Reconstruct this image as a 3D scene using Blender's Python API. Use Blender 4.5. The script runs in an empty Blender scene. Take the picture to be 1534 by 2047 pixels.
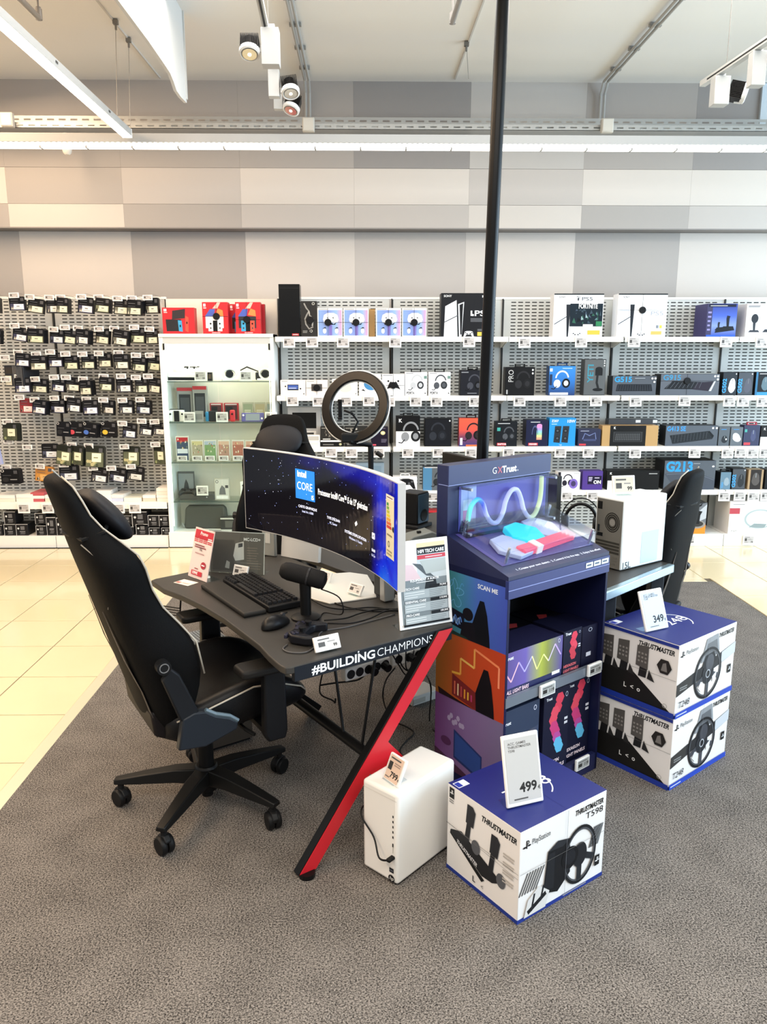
import bpy, bmesh, math, random
from mathutils import Vector, Matrix
random.seed(7)
S = bpy.context.scene
COL = S.collection
R = math.radians
# ------------------------------------------------------------------ camera
PITCH, YAW, CAMH, FPX = R(11.62), R(1.0), 1.7156, 1537.0
cam = bpy.data.cameras.new('camera'); camo = bpy.data.objects.new('camera', cam); COL.objects.link(camo)
camo.location = (0, 0, CAMH); camo.rotation_euler = (R(90) - PITCH, 0, -YAW)
cam.sensor_fit = 'VERTICAL'; cam.sensor_height = 24.0; cam.lens = FPX / 2047.0 * 24.0
cam.clip_start = 0.05; cam.clip_end = 100
S.camera = camo
# ------------------------------------------------------------------ view, world, large lights
S.view_settings.view_transform = 'Standard'; S.view_settings.look = 'None'
S.view_settings.gamma = 1.0; S.view_settings.use_curve_mapping = False
S.view_settings.exposure = 0.06
W = bpy.data.worlds.new('daylight'); S.world = W; W.use_nodes = True
W.node_tree.nodes['Background'].inputs[0].default_value = (0.93, 0.97, 1.0, 1)
W.node_tree.nodes['Background'].inputs[1].default_value = 0.6
def area(name, loc, rot, sx, sy, power, col):
    l = bpy.data.lights.new(name, 'AREA'); l.shape = 'RECTANGLE'; l.size = sx; l.size_y = sy
    l.energy = power; l.color = col
    o = bpy.data.objects.new(name, l); COL.objects.link(o); o.location = loc; o.rotation_euler = rot
    return o
area('shopfront_window_light', (7.5, 2.5, 2.2), (0, R(90), 0), 3.4, 9.0, 800, (0.60, 0.81, 1.0))
area('ceiling_lamps_warm', (-3.3, 3.2, 3.85), (0, R(-8), 0), 1.4, 7.0, 300, (1.0, 0.72, 0.47))
area('ceiling_fill_entrance', (0.4, -0.6, 3.85), (0, 0, 0), 5.0, 1.6, 200, (1.0, 0.93, 0.84))  # added fill from behind the viewer, with no fitting of its own
area('ceiling_fill_aisle', (0.6, 4.6, 3.9), (0, 0, 0), 4.5, 1.6, 120, (1.0, 0.95, 0.9))  # added downward fill above the desks; no lamp is modelled here
# ------------------------------------------------------------------ pixel helpers (1534 x 2047 frame)
FW = Vector((math.sin(YAW) * math.cos(PITCH), math.cos(YAW) * math.cos(PITCH), -math.sin(PITCH)))
RT = Vector((math.cos(YAW), -math.sin(YAW), 0)); UP = RT.cross(FW); CP = Vector((0, 0, CAMH))
def ray(x, y): return FW + RT * ((x - 767) / FPX) + UP * ((1023.5 - y) / FPX)
def onz(x, y, z=0.0):
    d = ray(x, y); return CP + d * ((z - CAMH) / d.z)
def ony(x, y, Y):
    d = ray(x, y); return CP + d * (Y / d.y)
def onx(x, y, X):
    d = ray(x, y); return CP + d * (X / d.x)
def online(x, y, P, D):
    "point on the vertical plane through P along horizontal direction D"
    n = Vector((D[1], -D[0], 0)); d = ray(x, y); t = (Vector(P) - CP).dot(n) / d.dot(n); return CP + d * t
# ------------------------------------------------------------------ materials
MC = {}
def srgb(h):
    if not isinstance(h, str): return tuple(h)
    h = h.lstrip('#'); v = [int(h[i:i + 2], 16) / 255 for i in (0, 2, 4)]
    return tuple(c / 12.92 if c <= 0.04045 else ((c + 0.055) / 1.055) ** 2.4 for c in v)
def mat(h, rough=0.5, metal=0.0, emit=0.0, noise=0.0, scale=40.0, bump=0.0, alpha=1.0, spec=0.5, bscale=None, coat=0.0, detail=4):
    key = (h, rough, metal, emit, noise, scale, bump, alpha, spec, bscale, coat)
    if key in MC: return MC[key]
    m = bpy.data.materials.new('mat_' + str(h).strip('#')); m.use_nodes = True
    nt = m.node_tree; b = nt.nodes['Principled BSDF']; c = srgb(h)
    if max(c) < 0.05: spec = min(spec, 0.22)
    b.inputs['Base Color'].default_value = (*c, 1); b.inputs['Roughness'].default_value = rough
    b.inputs['Metallic'].default_value = metal; b.inputs['Specular IOR Level'].default_value = spec
    b.inputs['Coat Weight'].default_value = coat
    if emit: b.inputs['Emission Color'].default_value = (*c, 1); b.inputs['Emission Strength'].default_value = emit
    if noise or bump:
        tc = nt.nodes.new('ShaderNodeTexCoord'); n = nt.nodes.new('ShaderNodeTexNoise')
        n.inputs['Scale'].default_value = scale; n.inputs['Detail'].default_value = detail
        nt.links.new(tc.outputs['Object'], n.inputs['Vector'])
        if noise:
            mx = nt.nodes.new('ShaderNodeMix'); mx.data_type = 'RGBA'
            mx.inputs[6].default_value = tuple(max(0, q * (1 - noise)) for q in c) + (1,)
            mx.inputs[7].default_value = tuple(min(1, q * (1 + noise)) for q in c) + (1,)
            nt.links.new(n.outputs['Fac'], mx.inputs[0]); nt.links.new(mx.outputs[2], b.inputs['Base Color'])
        if bump:
            n2 = n
            if bscale:
                n2 = nt.nodes.new('ShaderNodeTexNoise'); n2.inputs['Scale'].default_value = bscale
                nt.links.new(tc.outputs['Object'], n2.inputs['Vector'])
            bp = nt.nodes.new('ShaderNodeBump'); bp.inputs['Strength'].default_value = bump; bp.inputs['Distance'].default_value = 0.004
            nt.links.new(n2.outputs['Fac'], bp.inputs['Height']); nt.links.new(bp.outputs['Normal'], b.inputs['Normal'])
    if alpha < 1: b.inputs['Alpha'].default_value = alpha
    MC[key] = m
    return m
def glassmat(tint='#f4fbfb', refl=0.10):
    key = ('glass', tint, refl)
    if key in MC: return MC[key]
    m = bpy.data.materials.new('clear_acrylic'); m.use_nodes = True; nt = m.node_tree
    for n in list(nt.nodes):
        if n.type != 'OUTPUT_MATERIAL': nt.nodes.remove(n)
    out = [n for n in nt.nodes if n.type == 'OUTPUT_MATERIAL'][0]
    t = nt.nodes.new('ShaderNodeBsdfTransparent'); t.inputs[0].default_value = (*srgb(tint), 1)
    g = nt.nodes.new('ShaderNodeBsdfGlossy'); g.inputs['Roughness'].default_value = 0.03
    lw = nt.nodes.new('ShaderNodeLayerWeight'); lw.inputs[0].default_value = 0.5
    pw = nt.nodes.new('ShaderNodeMath'); pw.operation = 'POWER'; pw.inputs[1].default_value = 5.0; nt.links.new(lw.outputs['Facing'], pw.inputs[0])
    ad = nt.nodes.new('ShaderNodeMath'); ad.operation = 'MULTIPLY_ADD'; ad.inputs[1].default_value = 0.5; ad.inputs[2].default_value = refl * 0.5
    mx = nt.nodes.new('ShaderNodeMixShader')
    nt.links.new(pw.outputs[0], ad.inputs[0]); nt.links.new(ad.outputs[0], mx.inputs[0])
    nt.links.new(t.outputs[0], mx.inputs[1]); nt.links.new(g.outputs[0], mx.inputs[2]); nt.links.new(mx.outputs[0], out.inputs[0])
    MC[key] = m
    return m
def ramp_mat(stops, axis='Z', lo=0.0, hi=1.0, rough=0.5, vec=None, emit=0):
    "printed colour gradient along one object axis"
    m = bpy.data.materials.new('printed_gradient'); m.use_nodes = True; nt = m.node_tree; b = nt.nodes['Principled BSDF']
    b.inputs['Roughness'].default_value = rough
    tc = nt.nodes.new('ShaderNodeTexCoord'); sx = nt.nodes.new('ShaderNodeSeparateXYZ'); mr = nt.nodes.new('ShaderNodeMapRange')
    cr = nt.nodes.new('ShaderNodeValToRGB')
    nt.links.new(tc.outputs['Object'], sx.inputs[0]); nt.links.new(sx.outputs[axis], mr.inputs[0])
    mr.inputs[1].default_value = lo; mr.inputs[2].default_value = hi
    nt.links.new(mr.outputs[0], cr.inputs[0])
    e = cr.color_ramp.elements
    while len(e) < len(stops): e.new(0.5)
    for i, (p, c) in enumerate(stops): e[i].position = p; e[i].color = (*srgb(c), 1)
    nt.links.new(cr.outputs[0], b.inputs['Base Color'])
    if emit: nt.links.new(cr.outputs[0], b.inputs['Emission Color']); b.inputs['Emission Strength'].default_value = emit
    return m
WHITE = '#f4f3ee'; BLACK = '#0b0b0c'
# ------------------------------------------------------------------ mesh builder
class MB:
    def __init__(s): s.v = []; s.f = []; s.m = []; s.k = 0
    def add(s, vs, fs, M=None):
        o = len(s.v)
        s.v += [tuple(M @ Vector(p)) for p in vs] if M else [tuple(p) for p in vs]
        s.f += [tuple(i + o for i in f) for f in fs]; s.m += [s.k] * len(fs); return s
    def box(s, x0, y0, z0, x1, y1, z1, M=None):
        return s.add([(x0, y0, z0), (x1, y0, z0), (x1, y1, z0), (x0, y1, z0), (x0, y0, z1), (x1, y0, z1), (x1, y1, z1), (x0, y1, z1)],
                     [(0, 3, 2, 1), (4, 5, 6, 7), (0, 1, 5, 4), (1, 2, 6, 5), (2, 3, 7, 6), (3, 0, 4, 7)], M)
    def cbox(s, c, d, M=None):
        return s.box(c[0] - d[0] / 2, c[1] - d[1] / 2, c[2] - d[2] / 2, c[0] + d[0] / 2, c[1] + d[1] / 2, c[2] + d[2] / 2, M)
    def bar(s, a, b, w, h=None, up=(0, 0, 1)):
        "rectangular bar from a to b, w across, h along up"
        a = Vector(a); b = Vector(b); h = h or w; d = (b - a).normalized(); u = Vector(up)
        if abs(d.dot(u)) > 0.98: u = Vector((1, 0, 0))
        x = d.cross(u).normalized(); y = x.cross(d).normalized()
        vs = []
        for p in (a, b):
            for sx, sy in ((-1, -1), (1, -1), (1, 1), (-1, 1)): vs.append(p + x * (sx * w / 2) + y * (sy * h / 2))
        return s.add(vs, [(0, 1, 2, 3)[::-1], (4, 5, 6, 7), (0, 1, 5, 4), (1, 2, 6, 5), (2, 3, 7, 6), (3, 0, 4, 7)])
    def tube(s, pts, r, n=8, closed=False, caps=True):
        pts = [Vector(p) for p in pts]; rs = r if isinstance(r, (list, tuple)) else [r] * len(pts)
        o = len(s.v); N = len(pts); prev = None
        for i, p in enumerate(pts):
            if closed: d = pts[(i + 1) % N] - pts[i - 1]
            else: d = pts[min(i + 1, N - 1)] - pts[max(i - 1, 0)]
            d.normalize()
            if prev is None:
                u = Vector((0, 0, 1)) if abs(d.z) < 0.9 else Vector((1, 0, 0)); x = d.cross(u).normalized()
            else: x = (prev - d * prev.dot(d)).normalized()
            prev = x; y = d.cross(x)
            for k in range(n):
                a = 2 * math.pi * k / n; s.v.append(tuple(p + (x * math.cos(a) + y * math.sin(a)) * rs[i]))
        for i in range(N if closed else N - 1):
            j = (i + 1) % N
            for k in range(n):
                k2 = (k + 1) % n; s.f.append((o + i * n + k, o + i * n + k2, o + j * n + k2, o + j * n + k)); s.m.append(s.k)
        if caps and not closed:
            s.f.append(tuple(o + k for k in range(n))[::-1]); s.m.append(s.k)
            s.f.append(tuple(o + (N - 1) * n + k for k in range(n))); s.m.append(s.k)
        return s
    def cyl(s, a, b, r, n=16, r2=None): return s.tube([a, b], [r, r if r2 is None else r2], n)
    def prism(s, poly, d0, d1, frame=None):
        "polygon in (u,v) extruded along w; frame = matrix with columns u,v,w,origin"
        n = len(poly); M = frame or Matrix.Identity(4)
        vs = [(p[0], p[1], d0) for p in poly] + [(p[0], p[1], d1) for p in poly]
        fs = [tuple(range(n))[::-1], tuple(range(n, 2 * n))] + [(i, (i + 1) % n, n + (i + 1) % n, n + i) for i in range(n)]
        return s.add(vs, fs, M)
    def lathe(s, prof, n=20, M=None):
        vs = []; fs = []
        for r, z in prof:
            for k in range(n): a = 2 * math.pi * k / n; vs.append((r * math.cos(a), r * math.sin(a), z))
        for i in range(len(prof) - 1):
            for k in range(n): k2 = (k + 1) % n; fs.append((i * n + k, i * n + k2, (i + 1) * n + k2, (i + 1) * n + k))
        fs.append(tuple(range(n))[::-1]); fs.append(tuple((len(prof) - 1) * n + k for k in range(n)))
        return s.add(vs, fs, M)
    def loft(s, rings, cap=True):
        o = len(s.v); n = len(rings[0])
        for r in rings: s.v += [tuple(p) for p in r]
        for i in range(len(rings) - 1):
            for k in range(n): k2 = (k + 1) % n; s.f.append((o + i * n + k, o + i * n + k2, o + (i + 1) * n + k2, o + (i + 1) * n + k)); s.m.append(s.k)
        if cap:
            s.f.append(tuple(o + k for k in range(n))[::-1]); s.f.append(tuple(o + (len(rings) - 1) * n + k for k in range(n))); s.m += [s.k, s.k]
        return s
    def mesh(s, name, mats):
        me = bpy.data.meshes.new(name); me.from_pydata(s.v, [], s.f)
        for m in (mats if isinstance(mats, (list, tuple)) else [mats]): me.materials.append(m)
        me.polygons.foreach_set('material_index', s.m); me.update(); return me
    def build(s, name, mats, parent=None, bevel=0, smooth=False, seg=2, sub=0, fix=True, loc=None, rz=None):
        me = s.mesh(name, mats)
        if fix:
            b = bmesh.new(); b.from_mesh(me); bmesh.ops.recalc_face_normals(b, faces=b.faces); b.to_mesh(me); b.free()
        o = bpy.data.objects.new(name, me); COL.objects.link(o)
        if parent: o.parent = parent
        if loc is not None: o.location = loc
        if rz is not None: o.rotation_euler = (0, 0, rz)
        if bevel:
            md = o.modifiers.new('bevel', 'BEVEL'); md.width = bevel; md.segments = seg; md.limit_method = 'ANGLE'; md.angle_limit = R(40)
        if sub: md = o.modifiers.new('sub', 'SUBSURF'); md.levels = sub; md.render_levels = sub
        if smooth or sub or bevel:
            me.polygons.foreach_set('use_smooth', [True] * len(me.polygons))
            if not smooth and not sub:
                me.set_sharp_from_angle(angle=R(35))
            elif smooth == 'auto': me.set_sharp_from_angle(angle=R(40))
        return o
def inst(o, name=None, parent=None, loc=None, rot=None, scale=None):
    c = o.copy(); COL.objects.link(c); c.parent = parent
    if name: c.name = name
    if loc is not None: c.location = loc
    if rot is not None: c.rotation_euler = rot
    if scale is not None: c.scale = scale
    return c
def empty(name, loc=(0, 0, 0), rz=0.0, parent=None):
    o = bpy.data.objects.new(name, None); COL.objects.link(o); o.location = loc; o.rotation_euler = (0, 0, rz); o.empty_display_size = 0.1
    if parent: o.parent = parent
    return o
def tag(o, label, cat, group=None):
    o['label'] = label; o['category'] = cat
    if group: o['group'] = group
    return o
def struct(o, label=None):
    o['kind'] = 'structure'
    if label: o['label'] = label
    return o
def frame(O, U, V):
    U = Vector(U).normalized(); V = Vector(V).normalized(); N = U.cross(V)
    M = Matrix((U, V, N)).transposed().to_4x4(); M.translation = Vector(O); return M
ORD = ['first', 'second', 'third', 'fourth', 'fifth', 'sixth', 'seventh', 'eighth', 'ninth', 'tenth', 'eleventh', 'twelfth', 'thirteenth', 'fourteenth', 'fifteenth', 'sixteenth', 'seventeenth', 'eighteenth', 'nineteenth', 'twentieth']
# ------------------------------------------------------------------ flat print (lettering, pictures) on a face
TC = {}
def textmesh(t, bold, shear, space):
    key = (t, bold, shear, space)
    if key not in TC:
        c = bpy.data.curves.new('t', 'FONT'); c.body = t; c.size = 1.0; c.offset = bold; c.shear = shear; c.resolution_u = 3
        c.space_character = space; c.fill_mode = 'BOTH'
        o = bpy.data.objects.new('t', c); me = o.to_mesh()
        vs = [(v.co.x, v.co.y) for v in me.vertices]; fs = [tuple(p.vertices) for p in me.polygons]
        o.to_mesh_clear(); bpy.data.objects.remove(o); bpy.data.curves.remove(c)
        TC[key] = (vs, fs)
    return TC[key]
class Print:
    "flat coloured print on a face; u,v run 0..1 over a w x h metre face"
    def __init__(s, M, w, h, lift=0.0006):
        s.M = M; s.w = w; s.h = h; s.z = lift; s.mb = MB(); s.mats = []
    def _k(s, c, **kw):
        m = c if isinstance(c, bpy.types.Material) else mat(c, **({'rough': 0.45} | kw))
        if m not in s.mats: s.mats.append(m)
        s.mb.k = s.mats.index(m); s.z += 0.0001
    def poly(s, pts, c, **kw):
        s._k(c, **kw); s.mb.add([(p[0] * s.w, p[1] * s.h, s.z) for p in pts], [tuple(range(len(pts)))], s.M); return s
    def rect(s, u0, v0, u1, v1, c, **kw): return s.poly([(u0, v0), (u1, v0), (u1, v1), (u0, v1)], c, **kw)
    def ell(s, cu, cv, ru, rv, c, n=20, **kw): return s.poly([(cu + ru * math.cos(2 * math.pi * i / n), cv + rv * math.sin(2 * math.pi * i / n)) for i in range(n)], c, **kw)
    def ring(s, cu, cv, ru, rv, t, c, a0=0, a1=360, n=28, **kw):
        s._k(c, **kw); vs = []; fs = []
        for i in range(n + 1):
            a = R(a0 + (a1 - a0) * i / n); ca, sa = math.cos(a), math.sin(a)
            vs += [((cu + ru * ca) * s.w, (cv + rv * sa) * s.h, s.z), ((cu + ru * (1 - t) * ca) * s.w, (cv + rv * (1 - t) * sa) * s.h, s.z)]
            if i: fs.append((2 * i - 2, 2 * i - 1, 2 * i + 1, 2 * i))
        s.mb.add(vs, fs, s.M); return s
    def line(s, pts, t, c, **kw):
        "polyline, t thick in metres"
        s._k(c, **kw); P = [Vector((p[0] * s.w, p[1] * s.h)) for p in pts]; vs = []; fs = []
        for i, p in enumerate(P):
            d = (P[min(i + 1, len(P) - 1)] - P[max(i - 1, 0)]).normalized(); n = Vector((-d.y, d.x)) * t / 2
            vs += [(p.x + n.x, p.y + n.y, s.z), (p.x - n.x, p.y - n.y, s.z)]
            if i: fs.append((2 * i - 2, 2 * i - 1, 2 * i + 1, 2 * i))
        s.mb.add(vs, fs, s.M); return s
    def text(s, t, u, v, size, c, align='l', bold=0.0, shear=0.0, rot=0, fit=None, space=1.0, sx=1.0, **kw):
        "size = cap height in metres; v is the baseline; fit = width in metres"
        s._k(c, **kw); vs, fs = textmesh(t, bold, shear, space)
        if not vs: return s
        x0 = min(p[0] for p in vs); x1 = max(p[0] for p in vs); k = size / 0.7; kx = k * sx
        if fit: kx = fit / max(x1 - x0, 1e-6)
        ox = {'l': x0, 'c': (x0 + x1) / 2, 'r': x1}[align]; ca, sa = math.cos(R(rot)), math.sin(R(rot))
        out = []
        for x, y in vs:
            a, b = (x - ox) * kx, y * k; out.append((u * s.w + a * ca - b * sa, v * s.h + a * sa + b * ca, s.z))
        s.mb.add(out, fs, s.M); return s
    def bars(s, u0, v0, u1, v1, n, c, seed=0, fill=0.55, **kw):
        "small unreadable text lines"
        rr = random.Random(seed)
        for i in range(n):
            v = v1 - (v1 - v0) * (i + 0.5) / n; hh = (v1 - v0) / n * fill / 2
            s.rect(u0, v - hh, u0 + (u1 - u0) * rr.uniform(0.6, 1), v + hh, c, **kw)
        return s
    def build(s, name, parent):
        o = s.mb.build(name, s.mats, parent, fix=False); return o
# ================================================================== THE SETTING
TILE = 0.45
XR0 = -2.352 - 9 * TILE          # tile joints pass through X = -2.352 (measured)
YR0 = 6.636 - 22 * TILE          # and Y = 6.636
CX0, CX1, CY1 = -1.425, 2.64, 5.64   # carpet rectangle
base = MB().box(-7, -3.5, -0.2, 8, 8.2, -0.006).build('floor', mat('#5a5040', 0.8))
struct(base, 'cream glossy tiled shop floor with dark joints')
tm = mat('#e0d0ab', 0.16, noise=0.035, scale=3.0, coat=0.2)
proto = None
g = 0.0032
for i in range(34):
    for j in range(26):
        x0 = XR0 + i * TILE; y0 = YR0 + j * TILE
        if x0 > 6.2 or y0 > 7.3: continue
        if x0 > CX0 - 0.07 and x0 + TILE <= CX1 + 0.01 and y0 + TILE <= CY1: continue
        if x0 < -4.6 or y0 < 1.0: continue
        xa, xb, yb = x0 + g, x0 + TILE - g, y0 + TILE - g
        cut = False
        if y0 < CY1 - 0.01:
            if x0 < CX0 - 0.06 < xb: xb = CX0 - 0.062; cut = True
            if x0 < CX1 + 0.01 < xb and x0 > 0: xa = CX1 + 0.012; cut = True
            if x0 > CX0 - 0.07 and x0 + TILE <= CX1 + 0.01: y0 = CY1; cut = True
        if cut: MB().box(xa, y0 + g, -0.02, xb, yb, 0).build('tile', tm, base, bevel=0.001, seg=1)
        elif proto is None:
            proto = MB().box(0, 0, -0.02, TILE - 2 * g, TILE - 2 * g, 0).build('tile', tm, base, bevel=0.001, seg=1); proto.location = (xa, y0 + g, 0)
        else: inst(proto, parent=base, loc=(xa, y0 + g, 0))
# carpet: looped grey pile
def carpet_mat():
    m = bpy.data.materials.new('carpet_pile'); m.use_nodes = True; nt = m.node_tree; b = nt.nodes['Principled BSDF']
    tc = nt.nodes.new('ShaderNodeTexCoord')
    n1 = nt.nodes.new('ShaderNodeTexNoise'); n1.inputs['Scale'].default_value = 380; n1.inputs['Detail'].default_value = 3
    n3 = nt.nodes.new('ShaderNodeTexNoise'); n3.inputs['Scale'].default_value = 170; n3.inputs['Detail'].default_value = 2
    mp = nt.nodes.new('ShaderNodeMapping'); mp.inputs['Scale'].default_value = (0.55, 1, 1)
    nt.links.new(tc.outputs['Object'], mp.inputs[0]); nt.links.new(mp.outputs[0], n1.inputs['Vector']); nt.links.new(tc.outputs['Object'], n3.inputs['Vector'])
    n2 = nt.nodes.new('ShaderNodeTexNoise'); n2.inputs['Scale'].default_value = 7; n2.inputs['Detail'].default_value = 3; nt.links.new(tc.outputs['Object'], n2.inputs['Vector'])
    r = nt.nodes.new('ShaderNodeValToRGB'); e = r.color_ramp.elements
    e[0].position = 0.41; e[0].color = (*srgb('#2e2b29'), 1); e[1].position = 0.60; e[1].color = (*srgb('#979089'), 1)
    ad = nt.nodes.new('ShaderNodeMix'); ad.data_type = 'FLOAT'; ad.inputs[0].default_value = 0.4
    nt.links.new(n1.outputs['Fac'], ad.inputs[2]); nt.links.new(n3.outputs['Fac'], ad.inputs[3])
    ad2 = nt.nodes.new('ShaderNodeMath'); ad2.operation = 'MULTIPLY_ADD'; ad2.inputs[1].default_value = 0.08; ad2.inputs[2].default_value = -0.04
    nt.links.new(n2.outputs['Fac'], ad2.inputs[0]); su = nt.nodes.new('ShaderNodeMath'); nt.links.new(ad.outputs[0], su.inputs[0]); nt.links.new(ad2.outputs[0], su.inputs[1])
    nt.links.new(su.outputs[0], r.inputs[0]); nt.links.new(r.outputs[0], b.inputs['Base Color'])
    b.inputs['Roughness'].default_value = 0.95; b.inputs['Specular IOR Level'].default_value = 0.1
    bp = nt.nodes.new('ShaderNodeBump'); bp.inputs['Strength'].default_value = 0.7; bp.inputs['Distance'].default_value = 0.006
    nt.links.new(ad.outputs[0], bp.inputs['Height']); nt.links.new(bp.outputs['Normal'], b.inputs['Normal'])
    return m
c = MB().box(CX0, -2.5, -0.02, CX1, CY1, 0.0).build('carpet', carpet_mat())
c['kind'] = 'structure'; c['label'] = 'grey looped pile carpet laid under the gaming desks'
s = MB().box(CX0 - 0.06, -2.5, -0.018, CX0, CY1, 0.002).build('trim_1', mat('#d9cfb6', 0.4, 0.3), bevel=0.001)
struct(s, 'pale metal edging strip along the carpet')
# ---- back wall: projecting upper cladding, recessed lower band
XC = [-5.2, -4.2, -3.19, -2.178, -1.137, -0.134, 0.887, 1.9, 2.87, 3.9, 4.9]
TA = {'L': '#b8b2ac', 'M': '#a59e98', 'D': '#918c89'}
TN = {'L': '#cfc6bd', 'M': '#bcb4ad', 'D': '#aaa39d'}
ROWS = [(3.318, 4.02, 'MMMMMDLMDMM'), (3.016, 3.316, 'MLDMLLMLLMM'), (2.82, 3.014, 'MDLDMMLDMMM')]
wb = MB().box(-6, 7.27, 2.84, 6, 7.9, 4.3).build('wall_back', mat('#8d8884', 0.8)); struct(wb, 'upper back wall clad in beige and grey panels')
for z0, z1, t in ROWS:
    for i in range(len(XC) - 1):
        MB().box(XC[i] + 0.0004, 7.25, z0 + 0.0002, XC[i + 1] - 0.0004, 7.275, z1 - 0.0002).build('panel', mat((TA if z1 > 3.9 else TN)[t[i]], 0.6, noise=0.02, scale=2), wb)
MB().box(-6, 7.25, 2.81, 6, 7.7, 2.82).build('soffit', mat('#8c8783', 0.7), wb)
wl = MB().box(-6, 7.44, 0, 6, 7.9, 2.84).build('wall_lower', mat('#8d8884', 0.8)); struct(wl, 'recessed lower back wall with wide pale panels')
wl.name = 'wall_back_lower'
for i, t in enumerate('MDLDLMLDLMM'[:len(XC) - 1]):
    MB().box(XC[i] + 0.0004, 7.42, 0.3, XC[i + 1] - 0.0004, 7.442, 2.808).build('panel', mat(TN[t], 0.6, noise=0.02, scale=2), wl)
bm_ = MB().box(-6, 0, 3.62, -3.62, 7.25, 4.02).build('trim_2', mat('#cfcac4', 0.7)); struct(bm_, 'pale boxed beam below the ceiling')
ce = MB().box(-6, -3, 4.02, 6, 7.4, 4.2).build('ceiling', mat('#e9e6e0', 0.75, noise=0.015, scale=1.5)); struct(ce, 'white sheet ceiling with long joints')
for (xa, ya), (xb, yb) in [((195, 2), (320, 156)), ((967, 2), (910, 158)), ((760, 120), (760, 121))][:2]:
    a = onz(xa, ya, 4.015); b = onz(xb, yb, 4.015); a = a + (a - b) * 0.6
    MB().bar(a, b, 0.012, 0.012).build('joint_strip', mat('#c9c5be', 0.6), ce)
for yy in (5.35, 3.9):
    MB().box(-3.6, yy, 4.012, 6, yy + 0.008, 4.021).build('joint_strip', mat('#cfcbc4', 0.6), ce)
wr = MB().box(3.42, 7.22, 3.56, 4.9, 7.26, 4.015).build('wall_panel_right', mat('#b9c2c8', 0.5)); struct(wr, 'pale blue grey wall section at the right corner'); wr.name = 'wall_right'
# ---- ceiling joints, pipes and cable tray
def hole_grid(mb, M, u0, u1, v0, v1, nu, nv, su, sv, mu=0.0, mv=0.0):
    "sheet u0..u1 x v0..v1 with nu x nv open slots of size su x sv"
    pu = (u1 - u0 - 2 * mu) / nu; pv = (v1 - v0 - 2 * mv) / nv
    q = lambda a, b, c, d: mb.add([(a, b, 0), (c, b, 0), (c, d, 0), (a, d, 0)], [(0, 1, 2, 3)], M)
    y = v0
    for j in range(nv):
        ya = v0 + mv + j * pv + (pv - sv) / 2; q(u0, y, u1, ya); x = u0
        for i in range(nu):
            xa = u0 + mu + i * pu + (pu - su) / 2; q(x, ya, xa, ya + sv); x = xa + su
        q(x, ya, u1, ya + sv); y = ya + sv
    q(u0, y, u1, v1)
galv = mat('#a9aaa8', 0.38, 0.55)
t = empty('cable_tray', (0, 7.05, 3.56)); tag(t, 'galvanised perforated cable tray running along the back wall', 'cable tray')
mb = MB(); hole_grid(mb, frame((-3.45, -0.08, 0), (1, 0, 0), (0, 0, 1)), 0, 6.9, 0, 0.045, 70, 1, 0.055, 0.012); mb.build('front_rail', galv, t, fix=False)
mb = MB(); hole_grid(mb, frame((-3.45, 0.08, 0.02), (1, 0, 0), (0, 0, 1)), 0, 6.9, 0, 0.12, 70, 2, 0.06, 0.014); mb.build('rear_rail', galv, t, fix=False)
MB().box(-3.45, -0.08, 0, 3.45, 0.08, 0.004).build('tray_floor', galv, t)
for k in range(3): MB().tube([(-3.4, -0.05 + 0.04 * k, 0.02)] + [(-3.4 + 0.57 * i, -0.05 + 0.04 * k + random.uniform(-.012, .012), 0.02 + random.uniform(0, .02)) for i in range(1, 13)], 0.008, 6).build('cable', mat(['#d8d5cf', '#5a5a58', '#b9b4aa'][k], 0.5), t)
t = empty('cable_tray', (3.5, 6.97, 3.56)); tag(t, 'galvanised cable tray branch turning forward at the right corner', 'cable tray')
Ml = frame((0, 0, 0), (0.25, -0.97, 0), (0, 0, 1))
for off, h in ((0, 0.05), (0.16, 0.11)):
    mb = MB(); hole_grid(mb, frame((off, 0.05, 0), (0.25, -0.97, 0), (0, 0, 1)), 0, 2.4, 0, h, 26, 1, 0.05, 0.012); mb.build('rail', galv, t, fix=False)
MB().add([(0, .05, .003), (.16, .05, .003), (.76, -2.3, .003), (.6, -2.3, .003)], [(0, 1, 2, 3)]).build('tray_floor', galv, t)
for x, y, lb in ((15, 240, 'left corner'), (617, 250, 'below the middle conduit'), (1214, 252, 'below the right conduit')):
    p = ony(x, y, 6.93); o = MB().cbox((0, 0, 0), (0.10, 0.05, 0.11)).build('junction_box', mat('#c4bfb5', 0.5), bevel=0.006, loc=p)
    MB().cbox((0, -0.027, 0), (0.085, 0.006, 0.095)).build('lid', mat('#cdc8be', 0.5), o, bevel=0.002)
    tag(o, 'grey junction box on the cable tray, ' + lb, 'junction box')
for pts, lb in (([(575, 0), (612, 160), (612, 238)], 'grey conduit from ceiling down to the middle junction box'), ([(1352, 0), (1205, 164), (1199, 238)], 'twin grey conduit slanting over the ceiling at the right')):
    a = onz(*pts[0], 3.99); b = onz(*pts[1], 3.99); b.y = min(b.y, 7.2); a = a + (a - b) * 0.7; d = ony(*pts[2], 7.2); b.x = d.x; b.y = 7.2
    t = empty('conduit', b); tag(t, lb, 'conduit'); 
    for k in (0, 1): off = Vector((0.035 * k, 0, 0)); MB().tube([a - b + off, Vector((0, -0.08, 0)) + off, Vector((0, 0, -0.08)) + off, d - b + off], 0.011, 8).build('pipe', mat('#a7a6a2', 0.45), t, smooth='auto')
    for k in range(5): p = (a - b) * (0.12 + 0.16 * k); MB().cbox((p.x + 0.018, p.y, 0.012), (0.085, 0.03, 0.02)).build('clip', mat('#8e8d8a', 0.5), t)
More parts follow.
